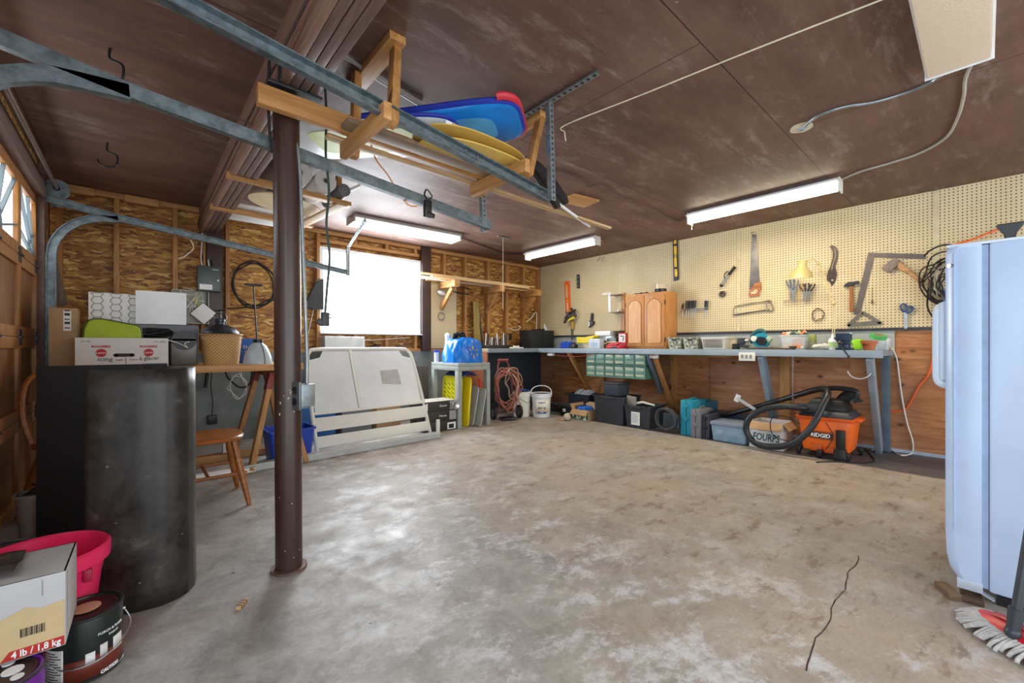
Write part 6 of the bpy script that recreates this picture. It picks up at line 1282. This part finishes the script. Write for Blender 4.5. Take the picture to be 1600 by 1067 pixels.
# ---------------------------------------------------------------- garage door tracks
prof = [(-.018, -.028), (.018, -.028), (.018, -.022), (-.012, -.022), (-.012, .022), (.018, .022), (.018, .028), (-.018, .028)]
def track(label, start, end, flip, Ydoor, curve=True):
    o = Vector(start); t = thing('door_track', label, 'track', tuple(o)); e = Vector(end)-o; d = e.normalized(); P = []
    if curve:
        R_ = .34; c0 = Vector((XL+.075, Ydoor, 0)); 
        # straight upright, quarter bend, then the long run
        zt = start[2]-.02; P = [Vector((XL+.07, Ydoor, .05)), Vector((XL+.07, Ydoor, zt-R_))]
        for k in range(1, 9):
            a = PI/2*k/8; P.append(Vector((XL+.07+R_*(1-math.cos(a)), Ydoor, zt-R_+R_*math.sin(a)*1.02)))
        P = [p-o for p in P]
        MB().sweep([(a*flip, b) for a, b in prof], P[:2], side=(0, -1, 0)).o('upright_track', M['track'], t)
        MB().sweep([(a*flip, b) for a, b in prof], P[1:]+[Vector((.03, 0, -.004))], side=(0, -1, 0)).o('curved_track', M['track'], t)
        MB().sweep([(a*flip, b+.006) for a, b in prof], [e*-.24+Vector((0, 0, .025)), e*.02, e]).o('long_track', M['track'], t)
    else: MB().sweep([(a*flip, b) for a, b in prof], [(0, 0, 0), e]).o('long_track', M['track'], t)
    for s_ in (.25, .28, .75, .78, .97): p = e*s_; MB().cyl((p.x, p.y-.021, p.z), (p.x, p.y+.021, p.z), .005, n=8).o('bolt', steel, t)
    return t
Y3, Y2, Y1 = 4.75, 2.20, 1.66
s3, e3 = pt(177, 340, Y=Y3), pt(543, 427, Y=Y3); s2, e2 = pt(186, 140, Y=Y2), pt(765, 354, Y=Y2); s1, e1 = pt(300, 12, Y=Y1), pt(857, 308, Y=Y1)
track('grey steel door track curving over by the back left corner', (s3.x, Y3, s3.z), e3, 1, Y3)
track('grey steel door track running behind the steel post', (s2.x, Y2, s2.z), e2, -1, Y2)
s1b = s1+(s1-e1)*.45; track('grey steel door track passing in front of the steel post, nearest', s1b, e1, 1, Y1, False)
def perf(mb, p0, p1, w=.03, up=(0, 1, 0)): return mb.beam(p0, p1, w, .003, up).beam(Vector(p0)+Vector((w/2, 0, 0)) if up != (0, 0, 1) else Vector(p0)+Vector((0, 0, w/2)), Vector(p1)+Vector((w/2, 0, 0)) if up != (0, 0, 1) else Vector(p1)+Vector((0, 0, w/2)), .003, w, up)
def holes(mb, p0, p1, n, off):
    for k in range(n):
        p = Vector(p0).lerp(Vector(p1), (k+.5)/n)+Vector(off); mb.box(p.x-.004, p.y-.001, p.z-.006, p.x+.004, p.y+.001, p.z+.006)
def hanger(label, top, bot, extra=None):
    t = thing('track_hanger', label, 'bracket', tuple(top)); v = Vector(bot)-Vector(top); q = MB().beam((0, 0, 0), v, .032, .003, (0, 1, 0)).beam(Vector((-.016, .015, 0)), v+Vector((-.016, .015, 0)), .003, .03, (0, 1, 0)); q.o('upright', M['galv'], t)
    q = MB(); holes(q, (0, 0, 0), v, int(v.length/.03), (0, -.0025, 0)); q.o('punched_hole', black, t)
    if extra:
        a, b = [Vector(p)-Vector(top) for p in extra]; MB().beam(a, b, .035, .003, (0, 0, 1)).beam(a+Vector((0, 0, .017)), b+Vector((0, 0, .017)), .003, .035, (0, 0, 1)).o('top_rail', M['galv'], t)
        q = MB(); n = int((b-a).length/.04)
        for k in range(n): p = a.lerp(b, (k+.5)/n); q.box(p.x-.008, p.y-.008, p.z-.0025, p.x+.008, p.y+.008, p.z-.002)
        q.o('rail_hole', black, t)
    return t
a = pt(850, 205, Y=Y1-.03); hanger('galvanised punched hanger carrying the nearest door track end', (e1.x-.02, Y1-.04, H-.03), (e1.x+.0, Y1-.04, e1.z-.03), ((e1.x-.02, Y1+.20, H-.02), (e1.x-.02, Y1-.36, H-.02)))
hanger('galvanised punched hanger carrying the middle door track end', (e2.x-.04, Y2+.03, H-.10), (e2.x-.01, Y2+.035, e2.z-.03), ((e2.x-.04, Y2+.05, H-.10), (e2.x-.04, Y2-.3, H-.10)))
hanger('galvanised punched hanger at the window holding the far door track', (e3.x, Y3-.03, 2.1), (e3.x, Y3-.03, e3.z-.03), ((e3.x, Y3-.03, 2.11), (e3.x+.02, Y3-.45, 2.31)))
a = e2; t = thing('track_roller', 'small steel roller wheel fixed by the middle track hanger', 'roller', (e2.x-.075, Y2-.03, pt(745, 287, Y=Y2).z)); MB().cyl((0, -.012, 0), (0, .012, 0), .022, n=18).o('wheel', steel, t); MB().cyl((0, 0, 0), (0, .08, 0), .006).o('axle', dsteel, t)
# shaft and drum above the door
a = pt(72, 293, Y=4.86); t = thing('torsion_shaft', 'steel torsion shaft with cable drum above the wooden garage door', 'shaft', (XL+.10, 3.6, 2.215))
MB().cyl((0, -1.9, 0), (0, 1.28, 0), .013).o('shaft', mat('dull_brown_steel', '#7a6a60', .4, .6), t)
MB().lathe([(.02, -.03), (.07, -.03), (.07, -.022), (.055, -.015), (.055, .015), (.07, .022), (.07, .03), (.02, .03)], 28, Matrix.Translation((0, 1.17, 0)) @ Matrix.Rotation(PI/2, 4, 'X')).o('cable_drum', M['track'], t)
MB().box(-.03, 1.24, -.12, .03, 1.25, .08, .002).box(-.035, 1.2, -.13, -.028, 1.25, .08).o('bearing_plate', M['track'], t)
t = thing('track_plate', 'galvanised angle plate holding the upright track beside the garage door', 'bracket', (XL+.05, 4.80, 1.5)); MB().box(-.045, 0, -.22, .045, .004, .22).box(.041, -.03, -.22, .045, .004, .22).o('plate', M['galv'], t); q = MB()
for k in range(9): q.box(-.008, -.002, -.2+.045*k, .008, -.0003, -.185+.045*k)
q.o('punched_hole', black, t)
# ---------------------------------------------------------------- rack slung from the ceiling
t = thing('hanging_rack', 'rough pine rack slung from the ceiling carrying the boards', 'rack', (1.16, 1.9, 2.0)); ox, oy, oz = 1.16, 1.9, 2.0
MB().beam((.37-ox, 2.0-oy, 2.046-oz), (1.66-ox, 2.02-oy, 2.046-oz), .04, .085, (0, 0, 1), .003).o('side_rail', wood('rough_amber_pine', '#a5703a', '#cf9b5c', 0), t)
for x, xc in ((.765, .85), (1.555, 1.79)):
    MB().beam((x-ox, 1.62-oy, 1.966-oz), (x-ox, 2.12-oy, 1.966-oz), .036, .072, (0, 0, 1), .003).o('cross_bar', studY, t)
    for y, y2 in ((1.66, 1.80), (2.075, 2.20)): MB().beam((x+.038-ox, y-oy, 1.935-oz), (xc+.038-ox if y < 2 else x+.06-ox, y2-oy if y < 2 else 2.10-oy, H-.03-oz), .036, .05, (0, 1, 0), .003).o('hanger_post', studZ, t)
    MB().box(xc-.02-ox, 1.74-oy, H-.038-oz, xc+.058-ox, 2.26-oy, H-.002-oz, .003).o('ceiling_cleat', studY, t)
solo('long_batten', MB().beam((0, 0, 0), (2.35, .04, .0), .045, .018, (0, 0, 1), .002), lumX, 'long thin pale batten reaching past the rack towards the lights', 'board', (.68, 2.105, 2.0135))
solo('short_ceiling_board', MB().box(-.16, -.11, 0, .16, .11, .018, .002), studX, 'short pine board nailed flat on the ceiling beyond the hockey sticks', 'board', (*pt(905, 315, Z=H-.02).xy, H-.0205), -.15)
solo('rack_plank', MB().beam((0, 0, 0), (1.10, 0, 0), .09, .02, (0, 0, 1), .002), mat('pale_side_plank', '#8a7058', .6), 'flat weathered plank lying along the rack beside the side rail', 'board', (.70, 1.925, 2.0135))
cord('ceiling_rod', [pt(535, 85, Z=H-.015), pt(595, 126, Z=H-.015), pt(658, 165, Z=H-.015)], .011, mat('grey_ceiling_pipe', '#8f8a86', .5), 'thin grey pipe running over the ceiling behind the pine rack', 'pipe')
# body board
def board(name, label, cat, loc, rot, L, W, T, m, nose=2.4, rim=None, deck=None):
    t = thing(name, label, cat, loc); t.rotation_euler = rot
    n = 40; ring = []
    for k in range(n):
        a = 2*PI*k/n; c, s = math.cos(a), math.sin(a); e = nose
        ring.append((L/2*math.copysign(abs(c)**(2/e), c), W/2*math.copysign(abs(s)**(2/e), s)*(1-.10*c)))
    vs = []; fs = []
    lay = ((-T/2, .93), (-T/4, 1.0), (T/4, 1.0), (T/2, .95))
    for z, k in lay: vs += [(x*k, y*k, z+.05*max(0, x/L)**2) for x, y in ring]
    fs = [tuple(range(n))[::-1], tuple(range(3*n, 4*n))]+[(r*n+k, r*n+(k+1) % n, (r+1)*n+(k+1) % n, (r+1)*n+k) for r in range(3) for k in range(n)]
    MB().add(vs, fs).o('board_body', m, t, ang=.9)
    if rim: MB().tube([(x*1.005, y*1.005, .05*max(0, x/L)**2+T*.1) for x, y in ring], T*.33, 8, 1, closed=True).o('rim', rim, t)
    if deck: MB().add([(x*.72, y*.62, -T/2-.0015+.05*max(0, x*.72/L)**2) for x, y in ring], [tuple(range(n))]).o('bottom_graphic', deck, t)
    return t
board('body_board', 'bright blue foam body board with red tipped rim on the hanging rack', 'body board', (1.27, 2.08, 2.225), (-.02, -.03, -.90), .98, .43, .05, mat('bright_blue_foam', '#1f7fd0', .3, var=.15, sc=4), 5, mat('navy_rim', '#23349a', .35), mat('light_blue_graphic', '#5fb4e6', .3))
bb = bpy.data.objects['body_board']; MB().tube([(.36, .20, .02), (.44, .19, .025), (.487, .14, .03), (.492, .0, .03), (.487, -.14, .03), (.44, -.20, .025), (.40, -.21, .02)], .0205, 8).o('red_nose_trim', mat('red_foam', '#c5303c', .4), bb)
board('body_board', 'white and yellow printed body board underneath the bright blue one', 'body board', (.98, 2.24, 2.150), (.0, .0, -.80), .94, .42, .035, mat('white_foam', '#dfe8ee', .35), 5, mat('navy_rim', '#23349a'), mat('lime_graphic', '#b8c832', .4))
board('skim_board', 'yellow wooden skim board on the hanging rack, lower of the two', 'skim board', (1.38, 1.86, 2.018), (0, 0, -.08), .66, .36, .012, mat('pale_skim_wood', '#d9b65c', .45, var=.07, sc=4), 2.3)
board('skim_board', 'yellow wooden skim board on the hanging rack, upper of the two', 'skim board', (1.34, 1.82, 2.048), (0, 0, -.02), .66, .36, .012, mat('amber_skim_wood', '#c9a24a', .45, var=.07), 2.3)
# hockey sticks
for k, lb in enumerate(('black bladed hockey stick on the rack, the nearer of the pair', 'black bladed hockey stick on the rack, the farther of the pair')):
    t = thing('hockey_stick', lb, 'hockey stick', (1.74+.03*k, 1.79+.06*k, 2.095), .06+.1*k)
    MB().box(-.62, -.012, -.01, .0, .012, .01, .003).o('shaft', [white, lumX][k], t)
    MB().prism([(-.06, .012), (.03, .022), (.10, .008), (.22, -.045), (.34, -.125), (.36, -.16), (.32, -.18), (.24, -.13), (.10, -.04), (.02, -.012), (-.06, -.012)], -.018, .018, b=.006).o('blade', black, t)
solo('white_stick', MB().cyl((0, 0, 0), (1.25, .42, -.0), .011), white, 'white stick end poking past the black hockey blades', 'stick', (1.60, 1.80, 2.013))
# shelf of rolls under the beam by the window
t = thing('roll_shelf', 'pale wooden rails under the beam holding paper rolls near the window', 'shelf', (.9, 3.8, 2.15)); ox, oy, oz = .9, 3.8, 2.15
MB().beam((.45-ox, 3.38-oy, 2.155-oz), (1.30-ox, 3.46-oy, 2.155-oz), .07, .035, (0, 0, 1), .003).o('rail', studX, t); MB().beam((.45-ox, 4.24-oy, 2.155-oz), (1.26-ox, 4.30-oy, 2.155-oz), .07, .035, (0, 0, 1), .003).o('rail', studX, t)
MB().beam((1.22-ox, 3.40-oy, 2.128-oz), (1.13-ox, 4.42-oy, 2.128-oz), .085, .018, (0, 0, 1), .002).o('side_board', lumX, t)
MB().box(1.20-ox, 3.45-oy, 0, 1.235-ox, 3.50-oy, H-.002-oz).box(1.12-ox, 4.25-oy, 0, 1.16-ox, 4.3-oy, H-.002-oz).o('hanger_post', studZ, t)
for k, (x, r, y, z) in enumerate(((.88, .085, 3.30, 2.262), (1.07, .078, 3.32, 2.255), (1.215, .048, 3.34, 2.226))):
    t = thing('paper_roll', ['large white paper roll resting on the rails beside the steel post', 'second large white paper roll on the rails under the beam', 'small grey roll with a hollow core at the end of the rails'][k], 'roll', (x, y, z)); L_ = .9-.25*k
    mx = Matrix.Rotation(-PI/2, 4, 'X'); MB().lathe([(r*.28, 0), (r, 0), (r, L_), (r*.28, L_), (r*.28, 0)], 32, mx).o('roll_body', [papr, papr, mgrey][k], t)
    MB().lathe([(r*.22, -.002), (r*.30, -.002), (r*.30, .04), (r*.22, .04), (r*.22, -.002)], 20, mx).o('core', mat('pale_core', '#b9b4aa', .6), t)
q = MB(); n = 30; q.add([(.30*math.cos(2*PI*k/n), .22*math.sin(2*PI*k/n), z) for z in (0, .012) for k in range(n)], [tuple(range(n))[::-1], tuple(range(n, 2*n))]+[(k, (k+1) % n, n+(k+1) % n, n+k) for k in range(n)])
solo('oval_board', q, mat('cream_oval', '#dcc9a0', .5), 'cream oval board lying across the rails under the paper rolls', 'board', (.93, 3.88, 2.176), .5)
solo('white_foam_sheet', MB().box(-.27, -.28, 0, .27, .28, .012, .003), papr, 'thin white sheet lying over the back rail under the beam', 'sheet', (.88, 4.38, 2.176))
solo('white_angle_board', MB().beam((0, 0, 0), tuple(pt(568, 285, Z=2.3)-pt(535, 300, Z=2.2)), .05, .02, (0, 0, 1)), papr, 'white painted strip sloping up to the ceiling beside the small roll', 'board', tuple(pt(530, 305, Z=2.2)))
# ---------------------------------------------------------------- fixtures
tube = emis('lit_tube', '#fff3dc', 9); hot = emis('warm_lit_tube', '#fff0d0', 16); lens = mat('milky_lens', '#eef0ee', .35, var=.03, Emission_Color=(1, .98, .94, 1), Emission_Strength=.75)
t = thing('wrap_fixture', 'boxy fluorescent fixture with milky lens on the ceiling by the window', 'ceiling light', (2.37, 4.50, H)); t.rotation_euler = (0, 0, -.06)
MB().box(-.66, -.13, -.03, .66, .13, -.001, .003).box(-.66, -.13, -.085, -.645, .13, -.03).box(.645, -.13, -.085, .66, .13, -.03).o('housing', mat('grey_housing', '#a9a5a0', .4), t)
MB().box(-.643, -.125, -.083, .643, .125, -.0301, .012).o('lens', lens, t)
def strip(label, y, lit):
    t = thing('strip_fixture', label, 'ceiling light', (4.38, y, H)); m_ = white
    MB().box(-.05, -.64, -.05, .05, .64, -.001, .003).o('housing', m_, t); MB().prism([(-.11, -.035), (-.05, -.052), (.05, -.052), (.11, -.035), (.05, -.045), (-.05, -.045)], -.64, .64).o('reflector', m_, t)
    for s_ in (-1, 1): MB().box(-.06, s_*.64-.006, -.115, .06, s_*.64+.006, -.0, .003).o('end_cap', offw, t)
    MB().cyl((0, -.62, -.085), (0, .62, -.085), .019, n=16).o('tube', hot if lit else tube, t); return t
strip('unlit looking strip light with a bare tube near the back right corner', 3.92, False); strip('brightly lit fluorescent strip light above the pegboard', 1.44, True)
a = pt(1088, 358, X=4.38); cord('light_pull_string', [(4.38, 2.06, H-.1), (4.38, 2.06, H-.13), (4.38, 2.062, H-.17)], .003, rope, 'short pull string hanging from the lit strip light', 'string')
t = thing('panel_fixture', 'large ceiling light panel with prismatic cream lens at the upper right', 'ceiling light', (2.25, .10, H)); 
MB().box(-.68, -.125, -.04, .66, .092, -.001, .003).o('housing', white, t)
def m_prism():
    n_ = NT('prismatic_lens'); x, y, z = n_.xyz(); a_ = n_.math('SINE', n_.math('MULTIPLY', x, 700)); b_ = n_.math('SINE', n_.math('MULTIPLY', y, 700)); w_ = n_.math('MULTIPLY', a_, b_)
    n_.col(n_.ramp(w_, [(.0, lin('#cdb9a2')), (.6, lin('#e6d8c6'))])); n_.bump(w_, .5, .004); return n_.set(.3, Emission_Color=lin('#ffe6c8'), Emission_Strength=.12)
MB().box(-.675, -.12, -.085, .655, .088, -.041, .01).o('lens', m_prism(), t); MB().box(-.685, -.13, -.05, .665, -.121, -.036).box(-.685, .089, -.05, .665, .098, -.036).box(.656, -.13, -.088, .664, .098, -.036).o('trim_edge', white, t)
o = pt(1252, 199, Z=H-.004); t = thing('ceiling_cover', 'round cream electrical cover plate on the ceiling', 'cover plate', (o.x, o.y, H-.001)); MB().cyl((0, 0, -.01), (0, 0, 0), .062, .06, 28).o('plate', mat('cream_cover', '#c9c0a8', .5), t); MB().box(-.02, -.035, -.012, .02, .02, -.0101).o('sticker', mat('pale_blue_sticker', '#9fb4c0', .5), t); MB().cyl((.03, 0, -.02), (.03, 0, -.01), .014).o('fitting', steel, t)
zc = H-.012
cord('flexible_conduit', [(*pt(1258, 197, Z=H-.02).xy, H-.02)]+[(*pt(a_, b_, Z=zc).xy, zc) for a_, b_ in ((1280, 180), (1320, 167), (1365, 160), (1410, 147), (1445, 133), (1470, 118))]+[(2.86, .05, H-.02)], .009, M['galv'], 'armoured conduit running from the round cover plate to the ceiling panel', 'conduit')
cord('grey_cable', [(2.88, .0, zc)]+[(*pt(a_, b_, Z=zc).xy, zc) for a_, b_ in ((1510, 118), (1506, 150), (1496, 185), (1478, 215), (1440, 238), (1400, 252), (1345, 268))]+[(4.37, .78, zc)], .008, mat('grey_pvc', '#a9a39a', .5), 'grey cable curving over the ceiling from panel to lit strip light', 'cable')
cord('black_ceiling_cable', [(*pt(a_, b_, Z=zc).xy, zc) for a_, b_ in ((862, 268), (880, 272), (905, 282), (918, 292), (935, 290), (960, 305), (1010, 325), (1060, 345))]+[(4.37, 2.1, zc)], .007, mat('brown_grey_cable', '#5a4c46', .5), 'dark cable running across the ceiling towards the lit strip light', 'cable')
cord('black_light_cable', [(3.05, 4.46, zc)]+[(*pt(a_, b_, Z=zc).xy, zc) for a_, b_ in ((725, 373), (760, 386), (790, 396))]+[(4.38, 4.58, zc)], .007, cordb, 'dark cable linking the window fixture and the corner strip light', 'cable')
a = pt(884, 195, Z=H-.03); b = pt(1392, -6, Z=H-.03)
cord('ceiling_string', [a+Vector((0, 0, -.10)), a+Vector((-.01, 0, -.05)), a, a.lerp(b, .33), a.lerp(b, .66)+Vector((0, 0, .004)), b], .0035, rope, 'long white string stretched across the ceiling from the track hanger', 'string')
def shook(label, px, py, z, s_=1, yaw=0):
    o = pt(px, py, Z=z); solo('ceiling_hook', MB().tube([(0, 0, H-.002-z), (.0, 0, .09*s_), (.06*s_, 0, .06*s_), (.065*s_, 0, .0), (.05*s_, 0, -.035*s_), (.0, 0, -.05*s_), (-.05*s_, 0, -.03*s_), (-.065*s_, 0, .005)], .0055, 8), black, label, 'hook', tuple(o), yaw)
shook('black steel hook screwed in the ceiling below the left door track', 168, 252, 2.27, .8, -.3)
shook('blue tipped steel hook in the ceiling behind the middle door track', 172, 115, 2.28, .8, -.5)
o = pt(400, 195, X=.45); cord('long_nail', [pt(338, 172, Y=2.6), pt(396, 195, Y=2.6)], .004, rust, 'long rusty rod sticking out of the beam side', 'nail')
cord('beam_cable', [(.44, 1.0, 2.20), (.435, 1.9, 2.19), (.44, 3.0, 2.21), (.435, 4.0, 2.19), (.44, 5.0, 2.20), (.47, 5.15, 2.14), (.55, 5.18, 2.12)], .006, mat('brown_cable', '#4a3a33'), 'cable stapled along the side of the ceiling beam', 'cable')
a = pt(668, 313, Y=Y2-.02); t = thing('plug_end', 'black plug hanging by its lead from the middle door track', 'plug', tuple(a)); MB().tube([(-.01, 0, .06), (-.02, 0, .03), (0, 0, 0)], .005, 6).tube([(.0, .0, 0), (.03, 0, .03), (-.005, 0, .065)], .004, 6).o('lead', cordb, t); MB().box(-.022, -.015, -.10, .022, .015, -.0, .006).obox((.015, -.01, -.085), (.05, .02, .025), (0, .2, 0), .004).o('plug_body', black, t)
cord('orange_string', [pt(580, 226, Y=2.26), pt(588, 250, Y=2.26), pt(605, 272, Y=2.26), pt(622, 300, Y=2.24), pt(638, 320, Y=2.22), pt(652, 322, Y=2.2)], .004, mat('orange_twine', '#d98a48', .7), 'orange twine hanging loosely from the pine rack', 'string')
cord('black_beam_cord', [(.425, 2.02, 2.3), (.422, 2.05, 2.15), (.430, 2.08, 2.0), (.438, 2.07, 1.85)], .006, cordb, 'black cord dropping from the beam beside the steel post top', 'cord')
# ---------------------------------------------------------------- freezer and mop on the right
FX, FY0 = 2.46, .005
t = thing('upright_freezer', 'white upright freezer with rounded door at the right edge', 'freezer', (FX, 0, 0))
fw, fh = .70, 1.405
MB().box(0, -.62, .05, fw, FY0-.015, fh, .012).o('cabinet', fridgew, t)
MB().box(.006, FY0-.015, .06, fw-.006, FY0+.003, fh-.006).o('gasket', mat('blue_grey_gasket', '#8ea3c2', .6), t)
q = MB(); Pd = [(0, .0), (0, .085), (.008, .105), (.03, .125), (.35, .132), (.67, .125), (fw-.008, .105), (fw, .085), (fw, 0)]
hz = [(.075, .70), (.10, .86), (.16, .97), (.26, 1.0), (fh-.03, 1.0), (fh-.012, .97), (fh, .90)]
vs = [(x, FY0+.003+y*k, z) for z, k in hz for x, y in [(a, b*.8) for a, b in Pd]]; n = len(Pd); fs = [tuple(range(n)), tuple((len(hz)-1)*n+k for k in range(n))[::-1]]+[(r*n+k, r*n+(k+1) % n, (r+1)*n+(k+1) % n, (r+1)*n+k) for r in range(len(hz)-1) for k in range(n)]
dd = q.add(vs, fs).o('door', fridgew, t, ang=.5)
MB().tube([(.1, FY0+.10, .84), (.1, FY0+.125, .86), (.1, FY0+.128, .95), (.1, FY0+.128, 1.1), (.1, FY0+.125, 1.16), (.1, FY0+.10, 1.18)], .018, 10).box(.06, FY0+.10, .86, .30, FY0+.122, 1.19, .012).o('door_handle', mat('pale_blue_white', '#d3dfee', .3, var=.03), dd)
MB().box(-.004, FY0+.075, .26, .001, FY0+.078, fh-.03).o('edge_line', mat('soft_blue_line', '#a9bdd6', .4), dd)
MB().cyl((.0, FY0+.092, 1.33), (.008, FY0+.085, 1.33), .008, n=14).o('lock_button', steel, dd)
MB().box(.004, FY0-.0, .035, .04, FY0+.07, .0745, .002).beam((.02, FY0+.07, .07), (.02, FY0-.03, .02), .03, .004, (0, 0, 1)).o('hinge_bracket', mat('pale_hinge_metal', '#c6d0de', .35, .3), t)
MB().box(.02, -.10, fh, .10, FY0+.10, fh+.012, .003).o('top_hinge', mat('pale_blue_white', '#d3dfee'), t)
for a, b in ((.03, -.58), (.03, -.1), (fw-.09, -.58), (fw-.09, -.1)): MB().box(a, b, 0, a+.06, b+.07, .05).o('foot', black, t)
solo('timber_wedge', MB().box(-.05, -.02, 0, .05, .02, .028, .004), wood('old_wedge', '#5c4632', '#8a6d50', 0), 'old timber wedge lying under the freezer door hinge', 'wood', (2.45, .10, 0), .5)
solo('flat_wedge', MB().box(-.05, -.03, 0, .05, .03, .018, .004), wood('old_wedge_dark', '#4a3828', '#6f5640', 0), 'flat dark wood piece by the freezer corner on the floor', 'wood', (2.47, .035, 0), .1)
t = thing('ice_scraper', 'black flared scraper head with red neck standing on the freezer', 'scraper', (2.56, -.066, fh+.001), -PI/2)
MB().cyl((0, 0, 0), (0, 0, .016), .016, n=20).o('red_neck', red, t); MB().prism([(-.013, .016), (.013, .016), (.017, .04), (.036, .072), (.036, .08), (-.036, .08), (-.036, .072), (-.017, .04)], -.015, .015, b=.003).o('flared_head', black, t)
# string mop
o = pt(1606, 1000, Z=.03); t = thing('string_mop', 'red mop with grey cotton strands and dark handle on the floor', 'mop', (o.x, o.y, 0), -PI/2-.55-.25)
def mh(u, v):
    a = 2*PI*u; return (.15*v*math.cos(a), .055*v*math.sin(a), .062-.022*v*v)
MB().grid(mh, 36, 8).lathe([(.150, .040), (.152, .028), (.145, .024)], 36, sy=.055/.15).o('mop_head', mat('red_mop_plastic', '#d01f2c', .35, var=.05), t)
MB().grid(lambda u, v: (.10*(2*u-1), .018*(2*v-1), .0655-.012*(2*u-1)**2+.008*math.sin(PI*v)), 12, 6).o('raised_channel', mat('deep_red_plastic', '#a8141f', .35), t)
rd = random.Random(31); q = MB()
for k in range(92):
    a = 2*PI*k/92; c, s = math.cos(a), math.sin(a); r = rd.uniform(.035, .055); j = rd.uniform(-.08, .08)
    q.tube([(.13*c, .045*s, .034), (.156*c, .064*s+.004*s, .034), ((.15+r*.75)*math.cos(a+j), (.062+r)*math.sin(a+j), .018), ((.155+r)*math.cos(a+j*1.4), (.07+r*1.1)*math.sin(a+j*1.4), .007)], rd.uniform(.0048, .0068), 6, 3)
q.o('cotton_strands', mat('grey_cotton', '#b9b6b2', .9, var=.2, sc=60, bump=.4), t)
mw = Matrix.Rotation(t.rotation_euler.z, 4, 'Z').inverted(); base = mw @ Vector((-.037, .033, .055))
dr_ = mw @ Vector((.030, -.026, .23))
MB().cyl(base, base+dr_*.34, .017, .02, 16).ball(base, .021).o('socket', dgrey, t); MB().cyl(base+dr_*.32, base+dr_*4.6, .0135, n=16).o('handle', mat('dark_mop_handle', '#363a3e', .4), t)
